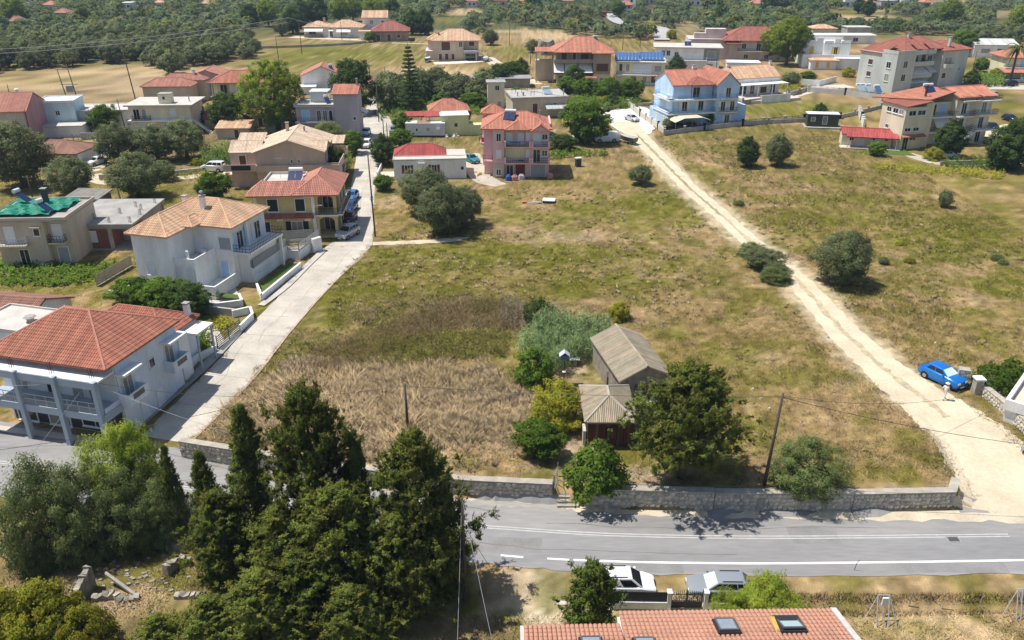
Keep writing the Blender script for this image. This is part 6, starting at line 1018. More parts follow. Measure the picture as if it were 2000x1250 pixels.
growth('garden_greens', ((365,660),(385,655),(420,680),(395,700),(360,695)), 22, 1.9, L_['bro'], 9, .3, .6, .3); growth('verge_shrubs', ((640,360),(668,300),(690,300),(675,370)), 6, 1.5, L_['bro'], 10, .35, .6, .3)
growth('garden_shrubs', ((200,352),(300,345),(400,330),(410,345),(300,362),(205,365)), 3, .8, L_['yel'], 21, .35, .5, .4); growth('garden_shrubs', ((480,262),(560,275),(600,290),(560,300),(470,285)), 3, 1.4, L_['bro'], 22, .4, .6, .5); growth('garden_shrubs', ((735,205),(940,200),(940,225),(740,232)), 2.4, 1.5, L_['bro'], 23, .45, .6, .5); growth('garden_shrubs', ((1480,150),(1560,160),(1565,185),(1490,165)), 2.4, 1.3, L_['yel'], 24, .5, .6, .5); growth('garden_shrubs', ((1890,150),(1960,148),(1960,170),(1890,172)), 2.4, 1.8, L_['bro'], 25, .5, .6, .5); growth('garden_shrubs', ((1060,300),(1180,296),(1190,306),(1070,312)), 2.4, 1.0, L_['bro'], 26, .45, .6, .4)
growth('garden_hedge', ((1095,200),(1160,190),(1250,192),(1250,210),(1180,218),(1110,212)), 3.5, 1.8, L_['bro'], 12, .5, .6, .5); growth('garden_shrubs', ((1840,320),(1990,305),(1990,335),(1840,332)), 3, 1.3, L_['bro'], 13, .45, .6, .4); growth('verge_shrubs', ((1700,320),(1830,330),(1960,338),(1960,352),(1820,342),(1700,330)), 3, .9, L_['yel'], 14, .4, .5, .4)
# ================================================================ STONE WALL ALONG THE ROAD
STN = []
for k in range(5):
    b = MB(); n = 7; ring = []
    for i in range(n):
        a = 2*math.pi*(i+.5)/n+random.uniform(-.25,.25); ring.append((.56*math.cos(a)/max(abs(math.cos(a)), abs(math.sin(a)))**.55, .54*math.sin(a)/max(abs(math.cos(a)), abs(math.sin(a)))**.55))
    b.v = [(x, 0, z) for x, z in ring]+[(x*.78, -.7, z*.78) for x, z in ring]; b.f = [tuple(n+i for i in range(n))]+[(i, (i+1) % n, n+(i+1) % n, n+i) for i in range(n)]
    STN.append(b.mesh('stone', [stone_m, mat('wall_stone_pale', (.60,.54,.44), .95, .25, 1.5, .5, 14, fine=.12), mat('wall_stone_dark', (.34,.32,.29), .95, .25, 1.5, .5, 14, fine=.12)][k % 3]))
def stone_wall(label, pts, z0, z1, th=.55, limit=150, cell=.42, name='stone_wall', pale=False):
    """core of mortar with separate face stones on the road side"""
    P_ = [Vector((p.x, p.y, 0)) for p in pts]; o0 = P_[0]; t = thing(name, label, 'wall', o0.x, o0.y, 0.0)
    core = MB(); st = 0; far = MB()
    for a, b in zip(P_[:-1], P_[1:]):
        d = (b-a); L = d.length; d.normalize(); nb = Vector((-d.y, d.x, 0)); q = [a-o0, b-o0, b-o0+nb*th, a-o0+nb*th]
        core.solid([(v.x, v.y, z0) for v in q], [(v.x, v.y, z1) for v in q])
        rows = max(1, int((z1-z0)/(cell*.82))); rh = (z1-z0)/rows
        for r in range(rows):
            x = random.uniform(-.1,.25)
            while x < L-.12:
                w = cell*random.uniform(.7, 1.45); w = min(w, L-x); p = a-o0+d*(x+w/2); ang = math.atan2(d.y, d.x); sc_ = (w*.9, random.uniform(.06,.13), rh*random.uniform(.75,1.15)); z = z0+rh*(r+.5)+random.uniform(-.08,.08); z = min(z, z1-sc_[2]*.55)
                me = random.choice(STN[1::3] if pale else STN)
                if st < limit:
                    s = link('stone', me, t); s.location = (p.x, p.y, z); s.rotation_euler = (0, random.uniform(-.35,.35), ang); s.scale = sc_; st += 1
                else:
                    n0 = len(far.v); far.v += [tuple(p+d*(v.co.x*sc_[0])-nb*(-v.co.y*sc_[1])+Vector((0,0,z+v.co.z*sc_[2]))) for v in me.vertices]; far.f += [tuple(n0+i for i in f.vertices) for f in me.polygons]
                x += w
    core.build('core', mortar, t)
    if far.f: tag(far.build('stone', stone_m, t), kind='stuff')
    cp = MB(); 
    for a, b in zip(P_[:-1], P_[1:]):
        d = (b-a).normalized(); nb = Vector((-d.y, d.x, 0)); q = [a-o0-nb*.06, b-o0-nb*.06, b-o0+nb*(th+.05), a-o0+nb*(th+.05)]; cp.solid([(v.x, v.y, z1+.003) for v in q], [(v.x, v.y, z1+.09+random.uniform(0,.03)) for v in q])
    cp.build('coping', mat('wall_coping', (.40,.355,.29), .95, .2, 1.2, .3, 15, fine=.12), t); return t
def wl_(a, b, n=6):
    xs_ = np.linspace(a, b, n); return [Vector((x, float(np.interp(x, WBx, WBy)), 0)) for x in xs_]
xg0, xg1 = G(1078,979,-1.4).x, G(1140,990,-1.4).x; xm = G(1392,998,-1.4).x; xm2 = G(1662,998,-1.4).x
stone_wall('low grey rubble wall between the gate steps and the conifers, below the dry grass', wl_(-8.0, xg0), -1.6, .18, limit=90)
stone_wall('rubble wall running left behind the conifers to the street corner', [G(355,893,-1.4)]+wl_(-19.5, -8.05, 5), -1.6, .16, limit=60)
stone_wall('stone wall section right of the gate steps under the large conifer', wl_(xg1, xm), -1.6, .26, limit=120); stone_wall('middle stone wall section with tree shade under the leaning pole', wl_(xm+.06, xm2), -1.6, .2, limit=120)
stone_wall('pointed stone wall section at the right end by the dirt track mouth', wl_(xm2+.06, 34.3, 4)+[Vector((35.4, float(np.interp(35.4, WBx, WBy))+1.6, 0))], -1.6, .14, limit=110, cell=.36)
t = thing('gate_steps', 'worn stone steps climbing through the gap in the roadside wall', 'steps', (xg0+xg1)/2, float(np.interp(6.5, WBx, WBy)), -1.4)
for i in range(7): MB().box(-.85+.03*i, -.1+i*.32, -.2, .85, .22+i*.32+.05, .2*(i+1)).build('step', mortar, t)
gt = thing('metal_gate', 'rusty thin iron gate standing open at the top of the wall steps', 'gate', xg0+.1, float(np.interp(6.5, WBx, WBy))+.5, -.6)
b = MB().cyl((0,0,0), (.0,0,1.9), .035); b.build('post', mat('rusty_steel', (0,0,0)), gt); b = MB().cyl((0,.0,1.6), (.35,1.1,1.9), .025).cyl((0,0,.5), (.35,1.1,.8), .025).cyl((.35,1.1,.6), (.35,1.1,2.3), .03)
for i in range(5): b.cyl((.06*i,.2*i,.5+.05*i), (.06*i,.2*i,1.65+.05*i), .012)
b.build('leaf', greym, gt)
# right-hand stone wall by the track and the white terrace house
tw_ = [GT(*p) for p in ((1912,768),(1950,800),(2003,855))]
stone_wall('pale dry-stone wall along the dirt track in front of the white terrace', tw_, -.3, .85, .5, 60, .36, pale=True)
stone_wall('short rubble gate pier beside the blue car', [GT(1866,754), GT(1888,757)], -.2, 1.7, .7, 20, .35, 'gate_pier', pale=True); p = GT(1906,768); t = thing('gate_post', 'square plastered gate post at the end of the pale dry-stone wall', 'gate post', p.x, p.y); MB().box(-.35,-.3,-.2,.35,.4,1.5).build('pillar', mortar, t); MB().box(-.45,-.4,1.503,.45,.5,1.65).build('cap', trim, t)
p = GT(1893,760); t = thing('metal_gate', 'dark green barred gate standing open between pier and post', 'gate', p.x, p.y, None, R(-35)); b = MB()
for i in range(9): b.box(i*.2,0,.1,i*.2+.03,.03,1.3)
b.box(0,-.005,1.28,1.7,.035,1.34).box(0,-.005,.08,1.7,.035,.14); b.build('bars', mat('green_bars', (.03,.06,.05), .5, .05), t)
p = GT(1950,822); h = House('house', 'corner of a white terrace house with low parapet at the right edge', p.x+.6, p.y-.6, -42, white); h.walls(-.6,.3,12,7,-1.5,1.7); h.box('terrace', mat('terrace_tile', (.62,.52,.42), .8, .06, 1), -.5,.7,1.7,12,7,1.78); MB().box(-.8,.1,1.3,12,.4,2.3).box(-.8,.4,1.3,-.5,7,2.3).build('parapet', white, h.r); h.win('f',0,2.6,-.2,.7,.6); h.win('f',0,6,-.2,.7,.6)
# --- boundary walls
def bwall(label, pts, hh, th, m, pier=0, cap=None, rail=None, name='boundary_wall', z=None, pm=None, ph=.45):
    P_ = [GT(*p) for p in pts]; o0 = P_[0]; t = thing(name, label, 'wall', o0.x, o0.y, o0.z if z is None else z); b = MB(); c = MB(); pr = []; rl = MB()
    for a, b_ in zip(P_[:-1], P_[1:]):
        d = Vector((b_.x-a.x, b_.y-a.y, 0)); L = d.length; d.normalize(); nb = Vector((-d.y, d.x, 0)); A = Vector((a.x-o0.x, a.y-o0.y, 0)); B = A+d*L; q = [A-nb*th/2, B-nb*th/2, B+nb*th/2, A+nb*th/2]
        b.solid([(v.x, v.y, -.4) for v in q], [(v.x, v.y, hh) for v in q])
        if cap: q = [A-nb*(th/2+.05), B-nb*(th/2+.05), B+nb*(th/2+.05), A+nb*(th/2+.05)]; c.solid([(v.x, v.y, hh+.003) for v in q], [(v.x, v.y, hh+.08) for v in q])
        if pier:
            n = max(1, int(L/pier))
            for i in range(n+1): pr.append(A+d*(L*i/n))
        if rail:
            for k in range(rail[0]):
                z0 = hh+.1+k*rail[1]; q = [A-nb*.02, B-nb*.02, B+nb*.02, A+nb*.02]; s = MB().solid([(v.x, v.y, z0) for v in q], [(v.x, v.y, z0+rail[1]*rail[2]) for v in q]); s.build('slat', rail[3], t)
            n = max(1, int(L/1.6)); 
            for i in range(n+1): v = A+d*(L*i/n); rl.box(v.x-.035, v.y-.035, hh+.005, v.x+.035, v.y+.035, hh+.1+rail[0]*rail[1])
    b.build('wall', m, t)
    if cap: c.build('coping', cap, t)
    if rail: rl.build('post', rail[3], t)
    for v in pr:
        k = MB().box(v.x-.22, v.y-.22, -.3, v.x+.22, v.y+.22, hh+ph).box(v.x-.28, v.y-.28, hh+ph+.003, v.x+.28, v.y+.28, hh+ph+.12).build('pier', pm or m, t)
    return t
sl = (5, .19, .8, screen)
bwall('white retaining wall with grey slat fence in front of the villa terrace', ((460,546),(499,552),(562,506)), 1.9, .2, white, cap=trim, rail=sl); bwall('white garden wall with slat fence rising along the street beside the villa', ((562,506),(586,508),(626,478)), 1.3, .2, white, cap=trim, rail=(5,.2,.55,screen))
bwall('low white planter wall along the street below the villa terrace', ((503,566),(512,588),(588,525)), .8, .18, white, cap=trim); bwall('tall white gate pillar at the street corner of the villa', ((612,494),(628,489)), 2.0, .5, white); bwall('grey slat fence between the villa lawn and the ochre house', ((530,476),(612,470)), .5, .15, white, rail=(6,.2,.8,screen))
bwall('white planter wall holding a clipped lawn strip and agave below the villa', ((345,582),(420,605),(474,598),(468,585)), .75, .2, white, cap=trim); bwall('white rounded planter at the villa street corner', ((455,620),(490,612),(495,625),(470,650)), .8, .18, white, cap=trim)
bwall('stone retaining wall behind the lemon trees below the villa', ((215,580),(300,598),(462,618)), .9, .3, greyp); bwall('horizontal slat fence beside the villa yard at the left', ((190,560),(258,520)), .1, .1, concrete, rail=(6,.22,.82,mat('olive_slat',(.26,.23,.18),.7,.1,2)))
sheet('lawn', ((410,586),(470,592),(466,584),(425,579)), mat('lawn_green', (.085,.13,.02), .95, .2, 2, .5, 20, fine=.2), .55); sheet('lawn', ((508,560),(516,580),(582,527),(570,520)), mat('lawn_green', (0,0,0)), .55); sheet('lawn', ((528,505),(548,510),(556,486),(530,482)), mat('lawn_green', (0,0,0)), .04); sheet('lawn', ((1668,300),(1790,305),(1760,290),(1690,292)), mat('lawn_green', (0,0,0)), .04)
sheet('terrace', ((240,572),(395,606),(470,588),(460,560),(280,556)), pave, .06); sheet('terrace', ((215,578),(262,582),(258,545),(230,560)), pave, .05); sheet('terrace', ((556,508),(612,494),(610,478),(560,482)), pave, .05); sheet('yard', ((405,690),(440,668),(420,632),(360,640)), pave, .04)
p = GT(428, 588); t = thing('agave', 'spiky pale agave in the villa planter', 'plant', p.x, p.y, .6); b = MB()
for i in range(16): a = i*2.4; e = .5+.5*random.random(); b.poly([(0,0,0),(math.cos(a-.15)*.3,math.sin(a-.15)*.3,.3),(math.cos(a)*.75*e,math.sin(a)*.75*e,.85),(math.cos(a+.15)*.3,math.sin(a+.15)*.3,.3)])
b.build('leaf', mat('agave_green', (.2,.27,.15), .7, .1, 3), t)
gw = bwall('white low wall with dark slatted screen facing the salmon roof', ((1190,1188),(1302,1190)), .62, .2, white, cap=trim, rail=(7,.11,.97,mat('charcoal_screen',(.035,.035,.037),.6,.1,3)), z=-1.95); bwall('white low wall with dark screen right of the small iron gate', ((1372,1190),(1478,1192)), .6, .2, white, cap=trim, rail=(7,.11,.97,mat('charcoal_screen',(0,0,0))), z=-1.95)
bwall('concrete retaining kerb behind the parked van and silver car', ((1180,1116),(1400,1122),(1500,1124),(1600,1122),(1760,1121)), .45, .25, mortar, z=-1.95)
p = G(1306,1190,-1.95); t = thing('metal_gate', 'black wrought iron double gate with arched top between white piers', 'gate', p.x, p.y, -1.95); W_ = G(1372,1190,-1.95).x-p.x
for x0 in (.08, W_/2+.01):
    x1 = x0+W_/2-.1; b = MB().box(x0,-.02,.25,x1,.02,.29).box(x0,-.02,.75,x1,.02,.78).box(x0,-.02,1.3,x1,.02,1.33).box(x0-.02,-.03,.1,x0+.03,.03,1.6).box(x1-.02,-.03,.1,x1+.02,.03,1.75)
    for i in range(8): x = x0+(x1-x0)*(i+.5)/8; b.box(x-.012,-.012,.2,x+.012,.012,1.42+.3*math.sin(math.pi*(x/W_)))
    b.box(x0+.03,-.01,.15,x1-.03,.008,.7); b.build('leaf', mat('black_iron',(.02,.02,.022),.5,0), t)
for x in (-.18, W_+.0): MB().box(x,-.18,-.2,x+.26,.18,1.5).box(x-.04,-.22,1.503,x+.3,.22,1.6).build('pier', white, t)
MB().box(.0,-.9,-.1,W_,-.2,.05).build('step', pave, t)
bwall('grey garden wall with piers along the lane beside the blue house', ((1226,208),(1250,228),(1285,252),(1297,262)), 1.2, .2, pave, pier=4.5, rail=(2,.2,.3,trim)); bwall('grey boundary wall with piers below the blue house facing the field', ((1297,265),(1375,254),(1450,246),(1570,236),(1625,230)), 1.0, .2, mat('grey_wall_render',(.42,.40,.37),.9,.12,.6), pier=5.5, rail=(2,.2,.3,darkm))
bwall('boundary wall with piers running up behind the blue house plot', ((1450,205),(1520,195),(1578,178)), 1.2, .2, mortar, pier=6); bwall('long retaining wall with piers below the solar panels of the apartment block', ((1578,180),(1650,186),(1722,196)), 1.4, .2, plaster('wall_off_white',(.55,.52,.48)), pier=6, rail=(2,.25,.3,greym)); bwall('field wall with piers behind the green container', ((1500,242),(1575,238),(1640,232),(1720,212)), .9, .2, mortar, pier=6)
bwall('white curved wall near the container and the prefab cabin', ((1677,222),(1682,235),(1686,248)), 1.3, .25, white, pier=2); bwall('white wall of the parapet house terrace beside the lane', ((1565,165),(1600,168),(1632,160)), 1.6, .25, white); bwall('low wall with piers along the village road by the palm', ((1905,158),(1960,160),(2030,160)), .8, .25, white, pier=5)
bwall('low concrete wall in front of the garden at the yard entrance', ((1180,216),(1230,208),(1320,206)), .8, .2, mortar, pier=6); bwall('long grey fence wall round the bungalow field', ((505,95),(600,92),(680,88),(715,84)), .9, .3, concrete); bwall('whitish boundary wall along the street opposite the cottage', ((737,345),(744,330),(750,310)), .8, .2, white); bwall('garden wall beside the olive terrace', ((700,232),(735,222),(745,236)), 1.0, .2, concrete)
bwall('low stone wall beside the white track near the parked van', ((195,352),(300,348),(395,338)), 1.0, .4, mortar); bwall('low concrete wall at the lane by the cream apartment house', ((1835,324),(1900,322),(1990,318)), .9, .2, mortar)
bwall('small white wall with plants along the street by the pyramid-roof house', ((372,722),(385,708),(424,686)), 1.0, .2, trim); bwall('dark green iron street gate of the pyramid-roof house', ((426,684),(470,645)), .25, .12, concrete, rail=(6,.22,.35,mat('green_bars',(0,0,0))))
# ruins at lower left
def ruin(label, pts, hs, th=.45):
    P_ = [G(*p, -2.0) for p in pts]; o0 = P_[0]; t = thing('ruin_wall', label, 'ruined wall', o0.x, o0.y, -2.0)
    for a, b_, h0, h1 in zip(P_[:-1], P_[1:], hs[:-1], hs[1:]):
        d = (b_-a); L = d.length; d.normalize(); nb = Vector((-d.y, d.x, 0)); n = max(2, int(L/.32))
        for i in range(n):
            A = a-o0+d*(L*i/n); B = a-o0+d*(L*(i+1)/n-.01); hh = h0+(h1-h0)*i/n; k = random.uniform(-.16,.16)
            MB().solid([(A.x,A.y,-.4),(B.x,B.y,-.4),(B.x+nb.x*th,B.y+nb.y*th,-.4),(A.x+nb.x*th,A.y+nb.y*th,-.4)],[(A.x,A.y,hh+k),(B.x,B.y,hh-k),(B.x+nb.x*(th-.05),B.y+nb.y*th,hh),(A.x+nb.x*th,A.y+nb.y*th,hh+k)]).build('stone_block', mat('ruin_stone', (.30,.27,.23), .95, .3, 2.5, .6, 10, fine=.2) if i % 3 else mat('ruin_stone_pale', (.40,.36,.30), .95, .3, 2.5, .6, 10, fine=.2), t)
    return t
ruin('tall broken stub of ruined stone wall in the dry clearing', ((158,1185),(190,1145)), (1.3,2.0)); ruin('low ruined wall foundation with a doorway gap', ((180,1178),(222,1172),(232,1180),(272,1174)), (.4,.5,.05,.4)); ruin('ruined wall corner beside the conifers', ((330,1128),(352,1108),(372,1108)), (.9,.8,.4)); ruin('long low foundation wall below the conifers', ((340,1172),(400,1170)), (.3,.35)); ruin('upper ruined wall fragment in the weeds', ((325,1078),(365,1076)), (.5,.7))
b = MB(); rr = random.Random(4); t = None
for i in range(160):
    p = G(rr.gauss(260,70), rr.gauss(1130,28), -2.0); s = rr.uniform(.08,.26); a = rr.uniform(0,3); n0 = len(b.v)
    for dz in (0, 1):
        for k in range(4): b.v.append((p.x+s*math.cos(a+k*1.57)*(1-.3*dz), p.y+s*.7*math.sin(a+k*1.57)*(1-.3*dz), -2.05+dz*s*.8))
    b.f += [tuple(n0+q for q in f) for f in ((4,5,6,7),(0,1,5,4),(1,2,6,5),(2,3,7,6),(3,0,4,7))]
tag(b.build('rubble', mat('ruin_stone', (0,0,0))), kind='stuff')
p = G(215,1150,-2.0); t = thing('fallen_beam', 'pale weathered beam leaning against the broken wall stub', 'beam', p.x, p.y, -2.0); MB().solid([(-.3,.3,.9),(-.3,.55,.9),(2.0,-.5,-.05),(2.0,-.75,-.05)],[(-.3,.3,1.1),(-.3,.55,1.1),(2.0,-.5,.15),(2.0,-.75,.15)]).build('beam', mat('bleached_wood',(.4,.36,.3),.9,.2,3), t)
p = G(137,1092,-2.0); t = thing('metal_table', 'collapsed table of pale corrugated sheets in the clearing', 'table', p.x, p.y, -2.0, R(-8)); MB().box(-.85,-.5,.75,.1,.55,.79).box(.12,-.35,.78,.9,.6,.82).build('sheet', mat('dull_zinc',(.55,.55,.54),.5,.15,4), t)
for x in (-.8, .8):
    for y in (-.4, .5): MB().cyl((x,y,0),(x,y,.75),.03).build('leg', mat('rusty_steel',(0,0,0)), t)
# ================================================================ POLES AND WIRES
polem = mat('creosoted_pole', (.11,.085,.065), .9, .2, 3, stretch=(1,1,.2)); steelp = mat('steel_pole', (.34,.35,.35), .5, .05); wirem = mat('wire', (.05,.05,.052), .5, 0); wirel = mat('pale_wire', (.33,.33,.34), .5, 0)
def pole(px, py, tpy, label, lean=0.0, r=.13, m=None, arms=0, z=None, name='utility_pole', cat='pole', group=None, lamp=False, pos=None):
    p = pos or GT(px, py); H_ = max(2.5, (TOPZ(px, py, tpy, p.z) if pos is None else tpy)-p.z); t = thing(name, label, cat, p.x, p.y, p.z, 0, group); MB().cyl((0,0,-.4),(lean,0,H_),r,r*.65,8).build('pole', m or polem, t, True)
    if arms:
        b = MB(); 
        for i in range(arms): b.box(lean-.8,-.05,H_-.35-i*.6,lean+.8,.05,H_-.25-i*.6)
        a = b.build('crossarm', m or polem, t); b = MB()
        for i in range(arms):
            for x in (-.7,0,.7): b.cyl((lean+x,0,H_-.25-i*.6),(lean+x,0,H_-.08-i*.6),.05,.03,6)
        b.build('insulator', trim, a)
    if lamp: MB().cyl((lean,0,H_-.1),(lean+1.0,-.3,H_+.15),.03).box(lean+.8,-.42,H_+.1,lean+1.3,-.22,H_+.2).build('lamp_arm', greym, t)
    return Vector((p.x+lean, p.y, p.z+H_))
def wire(a, b, sag, label, r=.014, m=None, n=14, group='overhead wires'):
    P_ = [a.lerp(b, i/n)-Vector((0,0,sag*4*(i/n)*(1-i/n))) for i in range(n+1)]; o0 = P_[0]; return tag(MB().tube([p-o0 for p in P_], r, 4).build('overhead_wire', m or wirem, None, loc=o0), label, 'wire', group)
pA = pole(1492, 948, 768, 'dark wooden pole leaning right behind the stone wall', .35, .15); pB = pole(797, 838, 750, 'wooden pole in the tall dry grass above the conifers', -.05, .14); pC = pole(893, 1125, 985, 'dark wooden pole at the right foot of the conifers, with guy wires', .0, .14, pos=Vector((-3.3,42.4,-2.0))) if False else None
pD = pole(207, 858, 745, 'brown wooden pole against the corner column of the pyramid-roof house', -.35, .13); pE = Vector((-3.2, 42.6, 6.6)); t = thing('utility_pole', 'dark wooden pole at the right foot of the conifers with stay wires', 'pole', -3.2, 42.6, -2.1); MB().cyl((0,0,-.4),(0,0,8.7),.15,.1,8).build('pole', polem, t, True)
wire(pA-Vector((0,0,.3)), pB-Vector((0,0,.2)), .35, 'thin black line from the leaning pole to the pole in dry grass', .02); wire(pB-Vector((0,0,.2)), pD, 1.3, 'thin black line from the dry grass pole down to the pyramid-roof house', .018); wire(pA-Vector((0,0,.35)), Vector((46,50.5,4.4)), .7, 'black line from the leaning pole across the dirt track mouth', .022); wire(pA-Vector((0,0,.2)), GT(1962,783)+Vector((0,0,1.5)), 1.2, 'slack black line from the leaning pole to the white terrace house', .016)
wire(pD, Vector((-22,56,2.5)), .2, 'pale taut line from the pyramid-roof house over the street', .018, wirel); wire(pD, Vector((-40,44,-1)), .2, 'pale taut line from the pyramid-roof house down across the road', .018, wirel); wire(pD, Vector((-52,60.5,5)), .4, 'line along the columns of the pyramid-roof house', .016, wirel); wire(Vector((-46,52,3.0)), Vector((-16,59,5.6)), .9, 'dark line sagging over the lime tree', .02)
wire(pE, Vector((-3.4,36.0,-2)), .1, 'pale stay wire dropping straight to the bottom edge', .022, wirel); wire(pE, Vector((-.6,35.6,-2.1)), .1, 'pale stay wire slanting to the bottom edge', .022, wirel); wire(pE+Vector((0,0,-2)), Vector((2.4,37.6,-2.1)), .15, 'dark line slanting over the pale dirt patch', .018)
for px, py, ty, lab, kw in ((733,462,300,'tall thin pole at the street edge with the long shadow',dict(lean=-.2)), (750,270,232,'pole at the street junction, left of a pair',{}), (757,275,240,'pole at the street junction, right of a pair',{}), (740,238,165,'dark pole with stay leaning by the olive garden',dict(arms=1)), (724,180,125,'pole with crossarm at the far end of the street',dict(arms=1)), (678,205,122,'pole behind the dark tree beside the street',dict(arms=1)), (753,162,130,'slim pole at the edge of the brown field',{}), (590,107,38,'tall pole in the ochre field by the bungalow',dict(arms=2)), (545,122,70,'pole at the left end of the ochre field',dict(lean=-.2)), (668,78,42,'pole in front of the long white bungalow',{}), (995,88,40,'pole on the pale slope right of the peach garage house',{}),
    (265,195,75,'very tall dark pole on the tan field, leaning left',dict(lean=-1.2,r=.17)), (138,213,135,'left leg of the transformer frame poles',dict(lean=-1.2,r=.15)), (157,210,125,'right leg of the transformer frame poles',dict(lean=-1.2,r=.15)), (20,190,165,'short pole at the left edge of the tan field',{}), (195,282,212,'pole in front of the white walled yard',dict(lean=-.9)), (248,262,193,'pole left of the cream flat-roofed house',dict(lean=-.7)), (112,312,270,'short pole before the old stone house',dict(lean=-.2)), (152,305,262,'street lamp pole beside the old stone house',dict(lean=-.2,lamp=True)), (392,205,178,'pole on the roof terrace corner of the village houses',{}),
    (237,395,348,'steel lamp post with blue lamp above the brick house',dict(m=steelp,lean=-.3,lamp=True)), (66,395,343,'wooden pole with steel frame behind the green net',dict(arms=1)), (1216,98,55,'pole on the pale slope behind the yellow house',{}), (1250,92,62,'second pole on the pale slope, near the winding road',{}), (1193,98,82,'short pole beside the solar collectors',{}), (1036,125,90,'thin pole beside the windmill stump',{}), (1398,142,112,'pole between the modern white house and the tan-roofed house',{}), (1642,80,62,'pole by the long white farm shed',{}), (1905,182,158,'leaning pole on the village road',dict(lean=.5)), (1898,145,100,'thin pole among bushes near the palm',{}), (1912,200,155,'slim pole above the cream apartment balconies',dict(lean=.3)), (620,478,402,'thin steel street lamp before the ochre house arches',dict(m=steelp,r=.06,lamp=True)), (1700,1095,1094,'',{})):
    if lab: pole(px, py, ty, lab, **kw)
p0 = G(138,213); t = thing('transformer', 'grey transformer box hung between the two frame poles', 'transformer', p0.x+.9, p0.y, 4.2); MB().box(-.7,-.4,0,.7,.4,1.5).build('body', greym, t); MB().box(-2.2,-.06,1.8,2.2,.06,1.95).box(-2.6,-.06,5.4,1.8,.06,5.55).build('crossarm', greym, t)
wa = Vector((-190,205,13.5)); wire(wa, Vector((-68,265,17)), 3.2, 'long high line crossing the olive grove, upper of two', .05, wirel, 20); wire(wa+Vector((0,-3,-.9)), Vector((-68,263,15.8)), 3.0, 'long high line crossing the olive grove, lower of two', .05, wirel, 20); wire(Vector((-68,265,17)), Vector((-40,300,11)), 2, 'high line over the bungalow field', .05, wirel)
wire(Vector((0.5,198,7)), Vector((36,189,6)), 1.2, 'line crossing the yard toward the blue house', .03, wirem)
# fence posts and clothes frame in the bottom right
for i, (px, py, hh) in enumerate(((1635,1195,1.5),(1772,1190,1.5),(1838,1192,1.5),(1908,1195,1.5))): p = G(px, py, -1.95); t = thing('fence_post', ['thin metal fence post beside the feathery lime bush','thin metal fence post just right of the frame with the white rag','second thin fence post right of the white rag frame','last thin fence post before the frame at the right edge'][i], 'fence post', p.x, p.y, -1.95, group='fence posts in the weeds'); MB().cyl((0,0,-.3),(.15,.1,hh),.025).build('post', greym, t)
def clothes(px, py, label, w=1.5):
    p = G(px, py, -1.95); t = thing('clothes_frame', label, 'frame', p.x, p.y, -1.95); b = MB()
    for x in (0, w*.5): b.cyl((x,0,0),(x+.05,.8,2.0),.035).cyl((x+.6,0,0),(x+.05,.8,2.0),.03)
    b.cyl((.05,.8,2.0),(w*.5+.05,.8,2.0),.03).cyl((-.8,.3,0.2),(.05,.8,1.9),.025); b.build('frame', mat('galvanised',(.45,.45,.45),.5,.08,4), t)
clothes(1712,1225,'galvanised pipe frame with a white rag in the weeds behind the salmon roof'); clothes(1985,1212,'galvanised pipe frame at the right edge of the weeds',.6); p = G(1727,1180,-1); tag(MB().box(-.18,-.06,-.35,.2,.06,.3).build('rag', trim, None, loc=(p.x, p.y, -.75)), 'white rag hanging on the galvanised pipe frame', 'rag')
p = G(1862,1054,ZR); t = thing('drain_grate', 'square drain grate set in the asphalt near the right end of the centre line', 'drain', p.x, p.y, ZR+.034, R(1)); MB().box(-.48,-.34,0,.48,.34,.012).build('surround', mat('drain_concrete',(.3,.29,.28),.9,.1,3), t); b = MB(); [b.box(-.38,-.24+i*.08,.013,.38,-.19+i*.08,.022) for i in range(6)]; b.build('bar', darkm, t)
p = G(1010,1135,-1.95); tag(MB().box(-.45,-.25,0,.45,.25,.25).box(-.4,-.2,.253,.4,.2,.27).build('utility_box', mat('box_green',(.03,.045,.03),.6,.1,2), None, loc=(p.x,p.y,-1.95)), 'small dark green utility box on the pale dirt by the road', 'box')
p = G(1664,1125,-1.9); t = thing('road_marker', 'thin bent marker post on the road verge', 'post', p.x, p.y, -1.6); MB().tube([(0,0,-.3),(.15,0,.9),(.3,0,1.15)],.02,5).build('post', darkm, t)
# bird house, pedestal, debris in the field
p = GT(1101,748); t = thing('bird_house', 'blue-grey dovecote on a tall pole by the reed bed', 'bird house', p.x, p.y); MB().cyl((0,0,-.2),(0,0,2.6),.04).build('pole', mat('rusty_steel',(0,0,0)), t); MB().box(-.35,-.3,2.6,.35,.3,3.1).build('box', mat('dove_blue',(.13,.2,.3),.7,.1,3), t); MB().solid([(-.5,-.4,3.0),(0,-.4,3.42),(0,.4,3.42),(-.5,.4,3.0)],[(-.5,-.4,3.06),(0,-.4,3.48),(0,.4,3.48),(-.5,.4,3.06)]).solid([(.003,-.4,3.42),(.5,-.4,3.0),(.5,.4,3.0),(.003,.4,3.42)],[(.003,-.4,3.48),(.5,-.4,3.06),(.5,.4,3.06),(.003,.4,3.48)]).build('roof', mat('zinc_roof',(.5,.53,.58),.4,.05), t); MB().cyl((0,0,1.2),(0,0,1.26),.18).build('plate', trim, t)
p = GT(1122,712); t = thing('pedestal_table', 'small white slab on a stone pedestal by the dovecote', 'table', p.x, p.y); MB().cyl((0,0,-.1),(0,0,.6),.28,.22,8).build('pedestal', stone_m, t); MB().box(-.5,-.35,.6,.5,.35,.7).build('slab', trim, t)
p = GT(1072,395); t = thing('concrete_slab', 'square white concrete cover on low blocks in the dry field', 'slab', p.x, p.y, None, R(-10)); MB().box(-1,-.8,.35,1,.8,.5).build('slab', trim, t); MB().box(-.9,-.7,-.1,.9,.7,.345).build('base', darkm, t)
